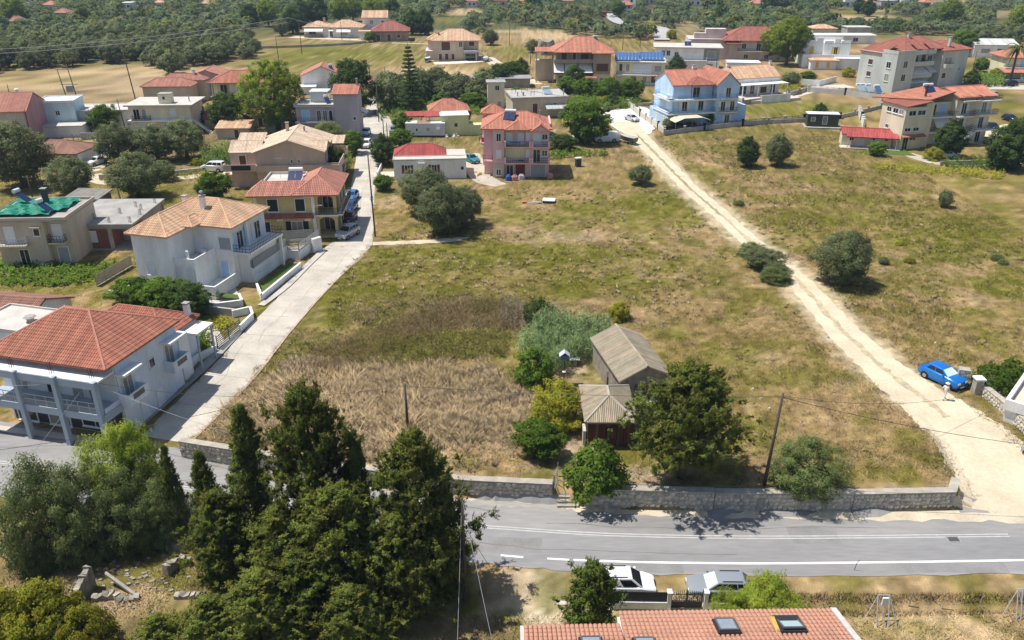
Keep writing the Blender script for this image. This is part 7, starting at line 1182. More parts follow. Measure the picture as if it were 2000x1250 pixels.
p = GT(1038,397); t = thing('debris_pile', 'heap of boards and an orange rag in the dry field', 'debris', p.x, p.y, None, R(-8)); [MB().box(-1+i*.3,-.6+.1*i,.05*i,.6+i*.25,-.3+.15*i,.05*i+.06).build('board', mat('zinc_grey',(.35,.35,.35),.6,.1,3), t) for i in range(5)]; MB().box(-1.4,-.5,0,-.8,.2,.35).build('rag', mat('orange_rag',(.6,.16,.03),.8,.1,3), t)
p = GT(1129,325); t = thing('dumpster', 'dark green upright bin with a white lid in the dry field', 'bin', p.x, p.y, None, .3); MB().box(-.5,-.4,0,.5,.4,1.5).build('body', mat('bin_green',(.03,.06,.05),.6,.1,3), t); MB().box(-.55,-.45,1.503,.55,.45,1.7).build('lid', trim, t)
for px, py, lab in ((1486,780,'white stone lying in the field right of the conifer'),(1470,762,'small pale stone left of the leaning pole'),(1502,800,'pale stone beside the leaning pole'),(1617,660,'white stone at the track edge'),(1826,672,'white stone in the grass behind the blue car'),(1370,312,'pale stone in the upper right field'),(1200,356,'white scrap in the dry grass left of the lone olive')):
    p = GT(px, py); b = MB(); n = 7; [b.v.append((.22*math.cos(i*.9)*random.uniform(.7,1.1),.18*math.sin(i*.9)*random.uniform(.7,1.1),-.05)) for i in range(n)]; [b.v.append((b.v[i][0]*.6,b.v[i][1]*.6,.22*random.uniform(.7,1.2))) for i in range(n)]; b.f = [(i,(i+1)%n,n+(i+1)%n,n+i) for i in range(n)]+[tuple(n+i for i in range(n))]; tag(b.build('stone', mat('white_stone',(.52,.46,.37),.9,.15,3), None, loc=p), lab, 'stone')
# ground solar panels by the apartment, car shelter, chairs, laundry, umbrella
for i, (px, py) in enumerate(((1683,180),(1690,180),(1701,181),(1718,183))):
    p = GT(px, py); t = thing('solar_heater', ['white-tanked solar collector leaning at the foot of the apartment block, first from the wall corner','second solar collector at the foot of the apartment block','third solar collector at the foot of the apartment block','blue solar collector at the foot of the apartment block, last in the row'][i], 'solar heater', p.x, p.y, None, R(15)); MB().solid([(-.9,0,.1),(.9,0,.1),(.9,1.6,1.7),(-.9,1.6,1.7)],[(-.9,-.06,.16),(.9,-.06,.16),(.9,1.54,1.76),(-.9,1.54,1.76)]).build('panel', mat('pale_collector',(0,0,0)) if i < 3 else mat('bright_collector',(0,0,0)), t); MB().cyl((-.8,1.8,1.9),(.8,1.8,1.9),.3,.3,10).build('tank', trim, t)
p = GT(1342,252); t = thing('car_shelter', 'beige fabric car shelter beside the blue house wall', 'car shelter', p.x, p.y, None, R(14)); b = MB(); f = [(-4.2,2.1),(-2,2.9),(2.4,2.9),(4.4,2.2)]
for (x0,z0),(x1,z1) in zip(f[:-1], f[1:]): b.solid([(x0,-2.6,z0),(x1-.003,-2.6,z1),(x1-.003,2.8,z1),(x0,2.8,z0)],[(x0,-2.6,z0+.06),(x1-.003,-2.6,z1+.06),(x1-.003,2.8,z1+.06),(x0,2.8,z0+.06)])
b.build('canopy', mat('beige_fabric',(.62,.53,.38),.8,.06,1), t); [MB().cyl((x,y,0),(x,y,2.3),.05).build('leg', greym, t) for x in (-4,0,4.2) for y in (-2.4,2.6)]
def chair(px, py, lab, g, rz):
    p = GT(px, py); t = thing('plastic_chair', lab, 'chair', p.x, p.y, None, rz, g); MB().box(-.25,-.25,.42,.25,.25,.46).build('seat', trim, t); MB().box(-.25,.22,.465,.25,.27,.92).build('backrest', trim, t)
    for x in (-.22,.2):
        for y in (-.22,.2): MB().box(x,y,0,x+.03,y+.03,.415).build('leg', trim, t)
for px, py, rz in ((873,271,.3),(886,270,-.5),(894,269,1.2)): chair(px, py, 'white plastic chair on the grass before the lime house', 'chairs by the lime house', rz)
for px, py, rz in ((1662,286,1.3),(1694,283,.3),(1704,283,2.6),(1722,283,1.8)): chair(px, py, 'white plastic chair outside the prefab cabin', 'chairs by the cabin', rz)
w = PINK.w(-1.4, 4.0, 6.0); tag(MB().box(-.5,-.03,-.8,.5,.03,.5).build('laundry', mat('magenta_cloth',(.55,.03,.16),.8,.05,2), None, loc=w), 'magenta cloth drying on the side balcony of the pink house', 'laundry'); w = PINK.w(-1.3, 5.4, 6.2); tag(MB().box(-.5,-.03,-.8,.4,.03,.5).build('laundry', trim, None, loc=w), 'white sheet drying on the side balcony of the pink house', 'laundry')
w = PINK.w(3.5, .5, 5.65); t = thing('balcony_table', 'blue table on the upper balcony of the pink house', 'table', w.x, w.y, w.z); MB().box(-.8,-.3,.7,1.6,.4,.78).build('tabletop', mat('blue_cloth',(.06,.2,.4),.8,.05), t); [MB().box(x,0,0,x+.05,.05,.7).build('leg', darkm, t) for x in (-.7,1.4)]
for i, (px, py, c, lab) in enumerate(((993,352,(.03,.1,.35),'blue plastic barrel in front of the pink house garage'),(1018,350,(.5,.5,.52),'white covered heap in front of the pink house garage'),(1005,352,(.5,.22,.2),'red patterned sunbed cover before the pink house garage'),(1075,348,(.55,.25,.2),'pile of red and white junk right of the pink house'))):
    p = GT(px, py); b = MB(); n = 9; [b.v.append((.6*math.cos(k*.7)*random.uniform(.8,1.1),.5*math.sin(k*.7),z*random.uniform(.8,1.1))) for z in (.0,.7,1.0) for k in range(n)]; b.v[18:] = [(x*.5,y*.5,z) for x, y, z in b.v[18:]]; b.f = [(j*n+k,j*n+(k+1)%n,(j+1)*n+(k+1)%n,(j+1)*n+k) for j in range(2) for k in range(n)]+[tuple(18+k for k in range(n))]; tag(b.build('barrel' if i == 0 else 'junk_heap', mat('junk_%d' % i, c, .7, .3, 4), None, loc=p), lab, 'barrel' if i == 0 else 'junk')
# ================================================================ VEHICLES
CARS = dict(hatch=(3.9,1.72,1.48,[(-1.95,.45,.62),(-1.9,.3,.84),(-1.45,.22,.98),(-.9,.2,1.04),(1.3,.2,1.02),(1.75,.24,.95),(1.92,.3,.8),(1.95,.42,.55)],(-.95,-.25,1.15,1.78)),
  suv=(4.4,1.86,1.66,[(-2.2,.5,.72),(-2.12,.34,.98),(-1.5,.28,1.1),(-.95,.26,1.15),(1.5,.26,1.15),(2.05,.3,1.05),(2.17,.36,.9),(2.2,.5,.65)],(-1.0,-.25,1.45,2.0)),
  estate=(4.45,1.78,1.5,[(-2.22,.45,.6),(-2.15,.28,.82),(-1.5,.22,.95),(-.95,.2,1.0),(1.6,.2,1.0),(2.1,.24,.95),(2.2,.3,.8),(2.22,.42,.55)],(-1.0,-.25,1.6,2.1)),
  sedan=(4.4,1.76,1.44,[(-2.2,.45,.58),(-2.12,.28,.8),(-1.5,.22,.92),(-.9,.2,.97),(1.1,.2,1.0),(1.9,.24,.96),(2.15,.3,.8),(2.2,.42,.55)],(-.9,-.2,.85,1.5)),
  van=(4.5,1.84,1.86,[(-2.25,.5,.7),(-2.18,.3,.95),(-1.6,.24,1.12),(-1.2,.22,1.2),(1.9,.22,1.2),(2.18,.26,1.15),(2.24,.34,.95),(2.25,.5,.6)],(-1.3,-.55,2.0,2.22)))
def car(kind, px, py, heading, col, label, rough=.25, blind=None, group=None, name='parked_car', cat='car', dark_side=True, pos=None, z=None, s=1.0, rails=False, windowless=False, metal=.25):
    """heading: degrees, direction the bonnet points"""
    L, W, Ht, st, (c0, c1, c2, c3) = CARS[kind]; p = pos or GT(px, py); t = thing(name, label, cat, p.x, p.y, (p.z if z is None else z)+.03, R(heading+180), group); t.scale = (s, s, s)
    pm = mat('paint_%s' % label.replace(' ', '_')[:40], col, rough, 0, spec=.5, metal=metal)
    b = MB(); rings = []
    for x, zb, zs in st:
        e = abs(x)/(L/2); w = W/2*(1-.16*max(0, e-.72)/.28); zm = zb+(zs-zb)*.55
        r = [(-w*.93,zb),(-w,zm),(-w*.985,zs-.06),(-w*.9,zs),(w*.9,zs),(w*.985,zs-.06),(w,zm),(w*.93,zb)]; rings.append([(x, y, z_) for y, z_ in r])
    for r in rings: b.v += r
    n = 8
    for i in range(len(rings)-1): b.f += [(i*n+k, i*n+(k+1) % n, (i+1)*n+(k+1) % n, (i+1)*n+k) for k in range(n)]
    b.f += [tuple(range(n)), tuple((len(rings)-1)*n+n-1-k for k in range(n))]
    zb = st[3][2]; wb, wt = W/2*.9, W/2*.70; zt = Ht; z1 = zb-.02
    B = [(c0,-wb,z1),(c3,-wb*.97,z1),(c3,wb*.97,z1),(c0,wb,z1)]; mid = zt-.05
    Tp = [(c1,-wt,mid),(c2,-wt,mid),(c2,wt,mid),(c1,wt,mid)]
    b.solid(B, Tp); b.solid(Tp, [(c1+.22,-wt*.86,zt),(c2-.18,-wt*.86,zt),(c2-.18,wt*.86,zt),(c1+.22,wt*.86,zt)])
    body = b.build('body', pm, t)
    try: body.modifiers.new('bevel', 'BEVEL').width = .075; body.modifiers['bevel'].segments = 3; body.modifiers['bevel'].limit_method = 'ANGLE'; body.modifiers['bevel'].angle_limit = R(22)
    except Exception: pass
    body.data.shade_smooth(); 
    def lerp3(a, b_, k): return tuple(a[i]+(b_[i]-a[i])*k for i in range(3))
    def pane(name, q, out, m=cglass, ins=.08):
        q = [Vector(v) for v in q]; c = sum(q, Vector())/4; q = [c+(v-c)*(1-ins) for v in q]; nn = (q[1]-q[0]).cross(q[2]-q[1]).normalized()
        if nn.dot(Vector(out)) < 0: nn = -nn
        return MB().solid([v-nn*.01 for v in q], [v+nn*.014 for v in q]).build(name, m, t)
    pane('windscreen', (B[0],B[3],Tp[3],Tp[0]), (-1,0,.5), blind or cglass, .1)
    if not windowless: pane('rear_window', (B[1],B[2],Tp[2],Tp[1]), (1,0,.5), cglass, .14)
    for sg, (q0, q1, q2, q3) in ((-1, (B[0],B[1],Tp[1],Tp[0])), (1, (B[3],B[2],Tp[2],Tp[3]))):
        cuts = ((.06,.44),(.47,.78)) if kind in ('hatch','sedan') else ((.05,.36),) if windowless else ((.05,.36),(.39,.66),(.69,.93))
        for u0, u1 in cuts:
            v0, v1 = u0, u1; a0 = lerp3(q0,q1,u0); a1 = lerp3(q0,q1,u1); b0 = lerp3(q3,q2,v0); b1 = lerp3(q3,q2,v1)
            lo0, lo1, hi1, hi0 = lerp3(a0,b0,.12), lerp3(a1,b1,.12), lerp3(a1,b1,.9), lerp3(a0,b0,.9)
            pane('side_window', (lo0,lo1,hi1,hi0), (0,sg,.3), cglass, .03)
    rw = .33 if kind in ('suv','van') else .3; ax = (-L*.31, L*.29)
    for x in ax:
        for sg in (-1, 1):
            y = sg*(W/2-.1); w_ = MB().cyl((x,y-sg*.11,rw),(x,y+sg*.105,rw),rw,rw,16).build('tyre' if False else 'wheel', rubber, t); MB().cyl((x,y+sg*.106,rw),(x,y+sg*.118,rw),rw*.62,rw*.55,10).build('rim', alloy, w_)
            MB().cyl((x,sg*(W/2-.3),rw+.02),(x,sg*(W/2+.004),rw+.02),rw*1.17,rw*1.17,18).build('wheel_arch', rubber, t)
    x0 = st[1][0]; zl = st[1][2]-.06
    for sg in (-1, 1):
        MB().box(x0-.05, sg*W*.28-.17, zl-.14, x0+.14, sg*W*.28+.17, zl+.02).build('headlight', lampw, t); MB().box(st[-2][0]-.1, sg*W*.36-.1, zl-.1, st[-2][0]+.03, sg*W*.36+.1, zl+.1).build('tail_light', lampr, t); MB().box(c0+.28, sg*(W/2+.1)-.1, zb-.02, c0+.42, sg*(W/2+.1)+.08, zb+.14).build('mirror', pm, t)
        if rails: MB().box(c1+.3, sg*wt*.86-.02, zt+.02, c2-.2, sg*wt*.86+.02, zt+.06).build('roof_rail', darkm, t)
    MB().box(st[0][0]-.015,-W*.3,.36,st[0][0]+.05,W*.3,.52).build('grille', darkm, t); MB().box(st[0][0]-.03,-.26,.3,st[0][0]-.016,.26,.41).build('number_plate', trim, t); MB().box(st[-1][0]+.002,-.26,.5,st[-1][0]+.02,.26,.61).build('number_plate', trim, t)
    return t
silver = (.50,.52,.55); navy = (.015,.03,.075); midblue = (.06,.16,.36); skyb = (.19,.40,.66); whitec = (.78,.78,.77)
car('hatch', 1838, 745, -62, (.012,.18,.58), 'bright blue hatchback with silver windscreen shade parked on the dirt track', blind=mat('foil_shade',(.6,.72,.72),.35,.1,6), s=1.1)
car('van', 0, 0, 0, whitec, 'white van with windowless load area parked behind the bright conifer', pos=Vector((7.55,43.25,-1.95)), rails=True, windowless=True, metal=0, name='parked_van', cat='van', z=-1.95)
car('estate', 0, 0, 179, (.33,.35,.38), 'silver estate car with roof rails parked behind the black iron gate', pos=Vector((14.2,43.2,-1.95)), rails=True, blind=mat('foil_shade',(0,0,0)), z=-1.95)
car('suv', 680, 462, -112, (.42,.46,.50), 'silver-grey SUV parked at the front of the street line by the ochre house'); car('hatch', 683, 433, -98, navy, 'dark navy car parked second in the street line'); car('hatch', 685, 412, -96, (.012,.05,.16), 'dark blue car parked third in the street line'); car('hatch', 688, 390, -95, (.05,.2,.5), 'mid blue car parked fourth in the street line')
car('estate', 716, 287, -92, whitec, 'white pickup-like estate parked on the upper street beside the hedge', metal=0); car('hatch', 715, 264, -92, (.38,.52,.66), 'pale blue car parked on the upper street beneath the mauve house'); car('sedan', 769, 259, 94, (.16,.23,.29), 'dark grey-blue car parked under the lime tree'); car('sedan', 921, 316, -58, (.03,.24,.30), 'teal saloon parked on the drive beside the pink house')
car('hatch', 192, 298, -100, (.08,.35,.62), 'bright blue hatchback with white cloth on its windscreen on the lane', blind=trim); car('sedan', 190, 321, -112, whitec, 'white saloon on the lane below the old stone house', metal=0); car('van', 418, 334, 172, (.7,.71,.72), 'white minibus parked on the white track beside the peach house', metal=0, name='parked_van', cat='van')
car('van', 1184, 277, 186, whitec, 'white van parked in the tree shade by the gravel yard', metal=0, windowless=True, name='parked_van', cat='van', s=1.15); car('hatch', 1140, 276, 180, navy, 'dark car almost hidden under the broad green tree'); car('hatch', 1076, 272, -60, (.02,.02,.022), 'black car beside the pink house wall'); car('sedan', 1234, 236, -62, (.55,.58,.62), 'silver saloon parked by the pier wall of the blue house')
car('hatch', 848, 174, 195, (.62,.64,.68), 'white hatchback on the lane below the brown field', metal=0); car('sedan', 1846, 308, 176, (.55,.62,.72), 'silver-blue saloon by the hedge in front of the cream apartment house'); car('hatch', 1971, 236, -80, (.012,.02,.06), 'dark blue car on the dirt yard at the right edge'); car('hatch', 1938, 253, -100, navy, 'navy hatchback behind the cream apartment stairs'); car('hatch', 1932, 283, -100, (.02,.03,.09), 'navy car at the foot of the cream apartment house')
car('suv', 1906, 190, 176, silver, 'silver car behind the rooftop railing, left of two'); car('suv', 1932, 190, 178, (.45,.47,.5), 'silver car behind the rooftop railing, right of two'); car('sedan', 1896, 162, 174, (.35,.06,.06), 'faded red saloon on the village road'); car('suv', 1971, 168, 184, (.015,.02,.04), 'black off-road car on the village road by the palm'); car('hatch', 1325, 252, 95, navy, 'dark car under the beige shelter, left one'); car('hatch', 1350, 250, 95, (.1,.1,.11), 'dark car under the beige shelter, right one')
car('sedan', 2040, 912, 95, (.35,.36,.38), 'grey car cut by the right edge on the dirt track mouth'); car('hatch', 1195, 36, -70, (.5,.5,.5), 'pale car driving down the far winding road', name='distant_car'); car('van', 1179, 33, 90, (.4,.08,.06), 'small red truck at the top of the far winding road', name='distant_truck', cat='truck', s=1.6)
def boat(px, py, rz, c, cc, lab):
    p = GT(px, py); t = thing('boat', lab, 'boat', p.x, p.y, None, rz); b = MB(); ks = [(-2.2,.75),(-1,.95),(.6,.9),(1.8,.5),(2.6,.05)]; n = 5
    for x, w_ in ks: b.v += [(x,-w_,1.5),(x,-w_*.75,.8),(x,0,.55),(x,w_*.75,.8),(x,w_,1.5)]
    b.f = [(i*n+k,i*n+k+1,(i+1)*n+k+1,(i+1)*n+k) for i in range(4) for k in range(4)]+[(0,1,2,3,4)]; b.build('hull', c, t); b2 = MB()
    b2.v = []
    for x, w_ in ks: b2.v += [(x,-w_*.93,1.51),(x,0,1.75 if abs(x) < 2 else 1.52),(x,w_*.93,1.51)]
    b2.f = [(i*3+k,i*3+k+1,i*3+k+4,i*3+k+3) for i in range(4) for k in range(2)]; b2.build('cover', cc, t); MB().box(-2,-.5,.25,2.2,-.42,.4).box(-2,.42,.25,2.2,.5,.4).build('trailer', greym, t)
    for s_ in (-.7,.7): MB().cyl((-.6,s_-.08,.28),(-.6,s_+.08,.28),.28,.28,12).build('wheel', rubber, t)
boat(836, 121, 1.4, mat('blue_hull',(.05,.16,.35),.4,.05), mat('pale_tarp',(.5,.55,.6),.7,.05), 'small boat with blue hull and pale cover left of the peach garage house'); boat(949, 120, 1.5, trim, mat('grey_deck',(.55,.55,.55),.6,.05), 'white boat on a trailer right of the peach garage house'); boat(1227, 280, 2.2, mat('dull_green_hull',(.17,.17,.11),.7,.2,3), mat('mottled_tarp',(.42,.4,.33),.8,.25,4), 'old grey-green boat lying at the edge of the gravel yard')
p = GT(1926,168); t = thing('motor_scooter', 'dark motor scooter parked by the low wall near the palm', 'scooter', p.x, p.y); MB().tube([(-.7,0,.3),(-.2,0,.5),(.3,0,.45),(.7,0,.9),(.75,0,1.05)],[.12,.18,.16,.1,.05],7).build('body', darkm, t); [MB().cyl((x,-.06,.28),(x,.06,.28),.28,.28,12).build('wheel', rubber, t) for x in (-.7,.7)]; MB().box(-.6,-.14,.72,.1,.14,.8).build('seat', rubber, t); MB().cyl((.72,-.3,1.05),(.72,.3,1.05),.02).build('handlebar', greym, t)
p = GT(659,452); t = thing('motor_scooter', 'red scooter tucked beside the ochre house wall', 'scooter', p.x, p.y, None, 1.5); MB().tube([(-.6,0,.3),(-.2,0,.6),(.2,0,.4),(.6,0,.9),(.65,0,1.1)],[.16,.22,.18,.16,.06],7).build('body', mat('red_plastic',(.5,.03,.02),.3,0), t); [MB().cyl((x,-.06,.25),(x,.06,.25),.25,.25,12).build('wheel', rubber, t) for x in (-.6,.65)]; MB().box(-.6,-.14,.78,.1,.14,.86).build('seat', rubber, t); MB().cyl((.62,-.3,1.12),(.62,.3,1.12),.02).build('handlebar', greym, t)
# ================================================================ PEOPLE
def person(px, py, rz, label, shirt, legs, skin=(.45,.27,.18), hat=None, hair=(.04,.03,.025), stride=.22, bend=.0):
    p = GT(px, py); t = thing('person', label, 'person', p.x, p.y, p.z+.03, rz)
    V = [(0,0,.95),(0,.02,1.18),(0,.03+bend,1.40),(0,.02+bend*1.4,1.50),(0,.0+bend*1.6,1.62),(0,-.01+bend*1.7,1.72)]; Rd = [(.16,.11),(.15,.10),(.18,.105),(.06,.06),(.085,.1),(.075,.085)]; E_ = [(i,i+1) for i in range(5)]
    def add(prev, pts):
        for q, r_ in pts: V.append(q); Rd.append(r_); E_.append((prev, len(V)-1)); prev = len(V)-1
        return prev
    for sg in (-1, 1):
        f = stride*sg
        add(0, [((sg*.09,0,.88),(.1,.1)),((sg*.1,-f*.55-.03,.48),(.062,.065)),((sg*.1,-f+.03,.09),(.042,.045)),((sg*.11,-f-.13,.03),(.045,.03))])
        w = add(2, [((sg*.19,.03+bend,1.40),(.065,.065)),((sg*.25,f*.35+.04+bend,1.14),(.045,.045)),((sg*.23,f*.7-.1+bend,.92),(.03,.033))])
        hx, hy, hz_ = V[w]; pl = add(w, [((hx,hy-.03,hz_-.07),(.036,.022))])
        for k, (dx, ln) in enumerate(((-.03,.07),(-.01,.085),(.01,.08),(.03,.065))): add(pl, [((hx+dx,hy-.05,hz_-.07-ln),(.009,.009))])
        add(w, [((hx-sg*.045,hy-.05,hz_-.08),(.011,.011))])
    me = bpy.data.meshes.new('body'); me.from_pydata(V, E_, []); o = link('body', me, t); me.materials.append(mat('skin', skin, .6, .05, 6))
    me.materials.append(mat('cloth_'+label[:18].replace(' ','_'), shirt, .85, .06, 5)); me.materials.append(mat('trousers_'+label[:18].replace(' ','_'), legs, .85, .06, 5))
    md = o.modifiers.new('skin', 'SKIN'); sk = me.skin_vertices[0].data
    for i, r_ in enumerate(Rd): sk[i].radius = r_
    sk[0].use_root = True; o.modifiers.new('sub', 'SUBSURF').levels = 1; o.modifiers['sub'].render_levels = 1
    dg = bpy.context.evaluated_depsgraph_get(); ev = o.evaluated_get(dg); m2 = bpy.data.meshes.new_from_object(ev); o.modifiers.clear(); o.data = m2
    for f in m2.polygons:
        c = f.center; ax = abs(c.x); f.material_index = 2 if (c.z < 1.0 and c.z > .09 and ax < .2) else 1 if (c.z <= 1.47 and c.z >= 1.0 and not (ax > .2 and c.z < 1.12)) else 0
        f.use_smooth = True
    by = -.01+bend*1.6; s = MB().box(-.045,by-.125,1.655,-.02,by-.1,1.675).box(.02,by-.125,1.655,.045,by-.1,1.675).build('eyes', darkm, t); MB().cyl((0,by-.10,1.64),(0,by-.135,1.61),.012,.018,6).build('nose', mat('skin',(0,0,0)), t)
    for sg in (-1,1): MB().box(sg*.085-.012,by-.015,1.6,sg*.085+.012,by+.025,1.66).build('ear', mat('skin',(0,0,0)), t)
    if hat: MB().cyl((0,by,1.72),(0,by,1.83),.115,.09,12).cyl((0,by,1.715),(0,by,1.735),.2,.2,14).build('hat', mat('hat_cloth', hat, .8, .04), t)
    else: MB().cyl((0,by+.02,1.68),(0,by+.01,1.80),.105,.07,10).build('hair', mat('hair_%d' % int(hair[0]*1000), hair, .7, 0), t)
    return t
person(1843, 781, R(115), 'person in white shirt, pale trousers and white hat walking past the blue car', (.78,.77,.75), (.66,.62,.56), hat=(.78,.76,.72), stride=.26)
person(727, 401, R(180), 'person in light shirt and dark shorts walking along the shady street', (.55,.62,.7), (.05,.06,.09), stride=.18)
# ================================================================ GRASS OVER THE FIELDS
def grass(name, n, x0, x1, y0, y1, seed, hgt, wid, keep, tint=(1,1,1), lean=.6, bright=(.75,1.35)):
    rg = np.random.default_rng(seed); x = rg.uniform(x0, x1, n); y = rg.uniform(y0, y1, n)
    k = keep(x, y); x, y = x[k], y[k]; n = len(x); z = HZ(x, y); a = rg.uniform(0, 2*math.pi, n)
    cl = vn(x*1.7, y*1.7, seed+3); h_ = hgt(x, y)*rg.uniform(.5, 1.25, n)*(.5+cl); w = wid*rg.uniform(.6, 1.4, n)*(1+h_*.6)
    dx, dy = np.cos(a)*w, np.sin(a)*w; wa = vn(x*.35, y*.35, seed+9)*4+rg.normal(0, 1.5, n); lx, ly = np.cos(wa)*h_*lean, np.sin(wa)*h_*lean
    V = np.empty((n, 3, 3)); V[:, 0] = np.stack([x-dx, y-dy, z-.03], 1); V[:, 1] = np.stack([x+dx, y+dy, z-.03], 1); V[:, 2] = np.stack([x+lx, y+ly, z+h_], 1)
    c = albedo(x, y); fl = rg.random(n); c[fl < .15] = c[fl < .15]*.45+np.array([.46,.33,.17])*.55; c[fl > .88] = c[fl > .88]*.5+np.array([.10,.075,.03])*.5
    c = c*np.array(tint)*rg.uniform(bright[0], bright[1], (n, 1))*(.8+.4*cl[:, None])
    c = np.clip(c, 0, .8); me = np_mesh(name, V.reshape(-1, 3), np.arange(n*3).reshape(-1, 3), 3, MATS['grass_blade'], np.repeat(c, 3, 0), 'albedo'); return tag(link(name, me), kind='stuff')
gm_ = mat('grass_blade', (1,1,1), .9, 0, spec=.1, attr='albedo'); cx_ = gm_.node_tree.nodes.new('ShaderNodeCombineXYZ'); cx_.inputs[0].default_value = -.12; cx_.inputs[1].default_value = -.15; cx_.inputs[2].default_value = .98; gm_.node_tree.links.new(cx_.outputs[0], gm_.node_tree.nodes['Principled BSDF'].inputs['Normal'])
street_pts = [(stL[i]+stR[i])/2 for i in range(len(stL))]
def off_roads(x, y):
    k = np.ones(len(x), bool); jit = vn(x*1.3, y*1.3, 5)*1.2-.55
    for pts, a, b in ROADS:
        lo = min(p.x for p in pts)-8; hi = max(p.x for p in pts)+8; l2 = min(p.y for p in pts)-8; h2 = max(p.y for p in pts)+8
        q = np.nonzero((x > lo) & (x < hi) & (y > l2) & (y < h2) & k)[0]
        if len(q): k[q] = seg_dist(x[q], y[q], pts) > max(a, b)+jit[q]
    px, py = PX(x, np.maximum(y, 8.0)); px = np.asarray(px); py = np.asarray(py)
    k &= ~((px > 1105) & (px < 1200) & (py > 690) & (py < 765) & (vn(x*1.2, y*1.2, 4) > .3)) & ~((px > 1060) & (px < 1130) & (py > 850) & (py < 930) & (vn(x, y, 6) > .35))
    k &= ~((px > 230) & (px < 640) & (py > 478) & (py < 640) & (py > 1150-px*1.05)) & ~((px > 200) & (px < 520) & (py > 545) & (py < 640))
    return k
def wallv(x, y): return y-np.interp(x, WBx, WBy)
def tallz(x, y):
    px, py = PX(x, y); e = np.maximum(sstep(1.4, .5, np.hypot((px-700)/330, (py-810)/110)+(vn(x*.35, y*.35, 15)-.5)*.5), .5*sstep(1.2,.6,np.hypot((px-880)/230,(py-620)/50)))
    return .12+.5*e+.08*vn(x*.3, y*.3, 61)
FLD = lambda x, y: off_roads(x, y) & (wallv(x, y) > .75)
rnd = lambda x, y: np.abs(np.modf(np.sin(x*127.1+y*311.7)*43758.5)[0])
thin = lambda x, y, a: vn(x*.22, y*.22, 71)*.6+vn(x*1.1, y*1.1, 72)*.4 > a
grass('grass', 350000, -33, 50, 52, 112, 1, tallz, .026, lambda x, y: FLD(x, y) & (rnd(x, y) > (y-88)/24), lean=1.4, bright=(.7,1.3)); grass('grass', 260000, -100, 75, 86, 190, 2, lambda x, y: .14+.1*vn(x*.3,y*.3,61), .04, lambda x, y: FLD(x, y) & thin(x, y, .30) & ((rnd(x, y) < (y-86)/24) | (x < -33)), lean=1.5, bright=(.75,1.3))
grass('grass', 110000, 20, 75, 55, 178, 3, lambda x, y: .16+.12*vn(x*.3,y*.3,61), .04, lambda x, y: FLD(x, y) & (x > .12*y+22) & thin(x, y, .36), lean=1.5, bright=(.75,1.3)); grass('grass', 60000, -34, 38, 33.5, 41.2, 4, lambda x, y: .1+.2*vn(x*.5,y*.5,8), .022, lambda x, y: (wallv(x, y) < -9.3) & off_roads(x, y) & ~((x > .3) & (x < 20) & (y < 38)) & ~((x > 3.5) & (x < 19) & (y > 40)), lean=1.5, bright=(1.0,1.65))
grass('grass', 26000, -2, 38, 40.2, 42.6, 6, lambda x, y: .12+.2*vn(x*.8,y*.8,8), .022, lambda x, y: (wallv(x, y) < -8.9) & (wallv(x, y) > -10.4) & (x > 6+4*vn(x*.4,y*.4,3)) & ((x > 19) | (wallv(x, y) > -9.6)))
grass('grass', 36000, -36, -4, 41, 50, 7, lambda x, y: .1+.22*vn(x*.5,y*.5,8), .025, lambda x, y: (wallv(x, y) < -9.6) & (vn(x*.4, y*.4, 19) > .35), lean=1.2, bright=(.9,1.5))
# dry seed-head tufts: clumped taller stalks in the tall-grass zone
def tufts(name, n, seed):
    rg = np.random.default_rng(seed); x = rg.uniform(-24, 4, n*6); y = rg.uniform(54, 74, n*6); px, py = PX(x, y); k = (np.hypot((px-720)/320, (py-800)/100)+(vn(x*.4, y*.4, 16)-.5)*.6+rg.uniform(-.15, .2, n*6) < 1) & (rg.uniform(0,1,n*6) < vn(x*.5, y*.5, 12)*1.2) & FLD(x, y); x, y = x[k][:n], y[k][:n]; n = len(x); m_ = 22
    th = rg.uniform(0, 2*math.pi, (n, m_)); hh = rg.uniform(.45, .95, (n, 1))*rg.uniform(.7, 1.1, (n, m_)); sp = rg.uniform(.25, .75, (n, m_)); wd = rg.normal(0, 1, (n, 1))*.3
    bx = (x[:, None]+rg.normal(0, .08, (n, m_))).ravel(); by = (y[:, None]+rg.normal(0, .08, (n, m_))).ravel(); z = HZ(bx, by); hh = hh.ravel(); tx = bx+(np.cos(th)*sp).ravel()*hh+np.repeat(wd, m_, 1).ravel()*hh; ty = by+(np.sin(th)*sp).ravel()*hh
    w = .015; V = np.empty((len(bx), 3, 3)); V[:, 0] = np.stack([bx-w, by, z], 1); V[:, 1] = np.stack([bx+w, by, z], 1); V[:, 2] = np.stack([tx, ty, z+hh*.9], 1)
    c = np.array([.64,.47,.275])*np.repeat(rg.uniform(.7, 1.25, (n, 1)), m_, 1).reshape(-1, 1)*rg.uniform(.8, 1.15, (len(bx), 1)); me = np_mesh(name, V.reshape(-1, 3), np.arange(len(bx)*3).reshape(-1, 3), 3, gm_, np.repeat(c, 3, 0), 'albedo'); tag(link(name, me), kind='stuff')
tufts('dry_grass', 3600, 14)
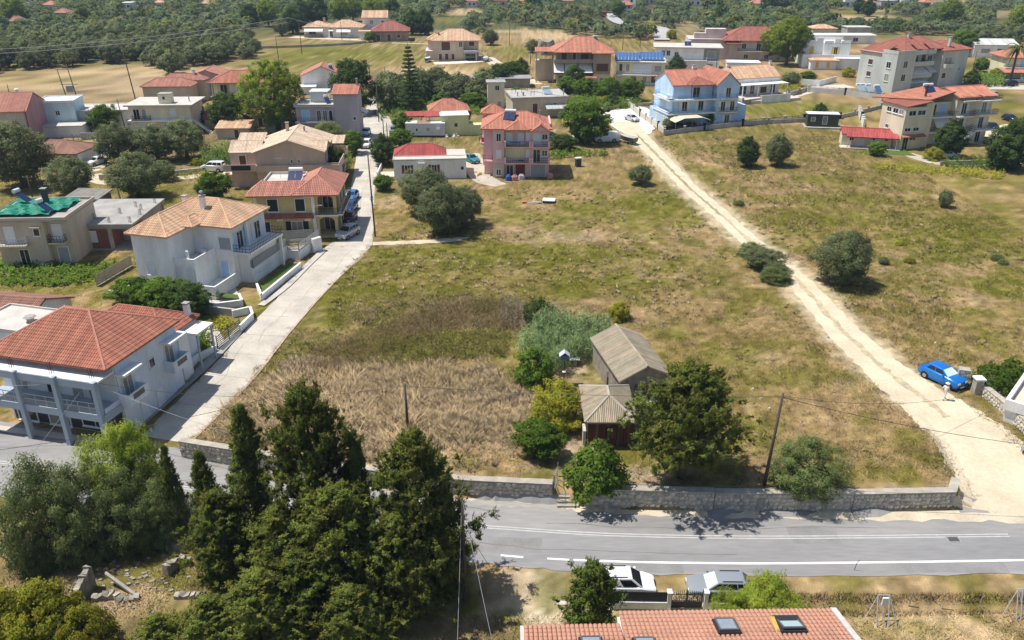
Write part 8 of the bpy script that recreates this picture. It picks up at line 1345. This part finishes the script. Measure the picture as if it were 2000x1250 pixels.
def weeds(name, n, seed):
    """separate knee-high weeds standing up out of the field grass"""
    rg = np.random.default_rng(seed); x = rg.uniform(-30, 72, n); y = 52+rg.random(n)**1.2*125; k = FLD(x, y) & (vn(x*.25, y*.25, 33) > .52) & ~((x < -18) & (y > 104)) & ~((np.abs(x+2) < 24) & (y > 138)); x, y = x[k], y[k]; n = len(x); m_ = 16
    th = rg.uniform(0, 2*math.pi, (n, m_)); H_ = rg.uniform(.14, .42, (n, 1)); hh = (H_*rg.uniform(.6, 1.1, (n, m_))).ravel(); sp = (rg.uniform(.4, 1.5, (n, m_))*H_).ravel(); bx = np.repeat(x, m_)+np.cos(th).ravel()*sp*.35; by = np.repeat(y, m_)+np.sin(th).ravel()*sp*.35; z = HZ(bx, by); w = .018+.014*(by > 85)
    V = np.empty((len(bx), 3, 3)); V[:, 0] = np.stack([bx-w, by-w*.3, z], 1); V[:, 1] = np.stack([bx+w, by+w*.3, z], 1); V[:, 2] = np.stack([bx+np.cos(th).ravel()*sp, by+np.sin(th).ravel()*sp, z+hh], 1)
    p_ = rg.random((n, 1)); base = np.where(p_ < .35, np.array([[.17,.175,.028]]), np.where(p_ < .7, np.array([[.33,.25,.125]]), np.array([[.46,.36,.21]])))*rg.uniform(.75, 1.3, (n, 1)); c = np.repeat(base, m_, 0)*rg.uniform(.8, 1.2, (len(bx), 1))
    tag(link(name, np_mesh(name, V.reshape(-1, 3), np.arange(len(bx)*3).reshape(-1, 3), 3, gm_, np.repeat(c, 3, 0), 'albedo')), kind='stuff')
weeds('field_weeds', 9000, 77)

# ================================================================ SUMMER HAZE
hb = MB().box(float(xs[0])-15, float(ys[0])-15, -4, float(xs[-1])+15, float(ys[-1])+15, float(ZZ.max())+12); hm = bpy.data.materials.new('haze'); hm.use_nodes = True; hn = hm.node_tree; [hn.nodes.remove(q) for q in list(hn.nodes) if q.type != 'OUTPUT_MATERIAL']
pv = hn.nodes.new('ShaderNodeVolumePrincipled'); pv.inputs['Color'].default_value = (.60, .78, 1.0, 1); pv.inputs['Density'].default_value = 0.00015; hn.links.new(pv.outputs[0], [q for q in hn.nodes if q.type == 'OUTPUT_MATERIAL'][0].inputs['Volume'])
tag(hb.build('haze', hm), kind='stuff')
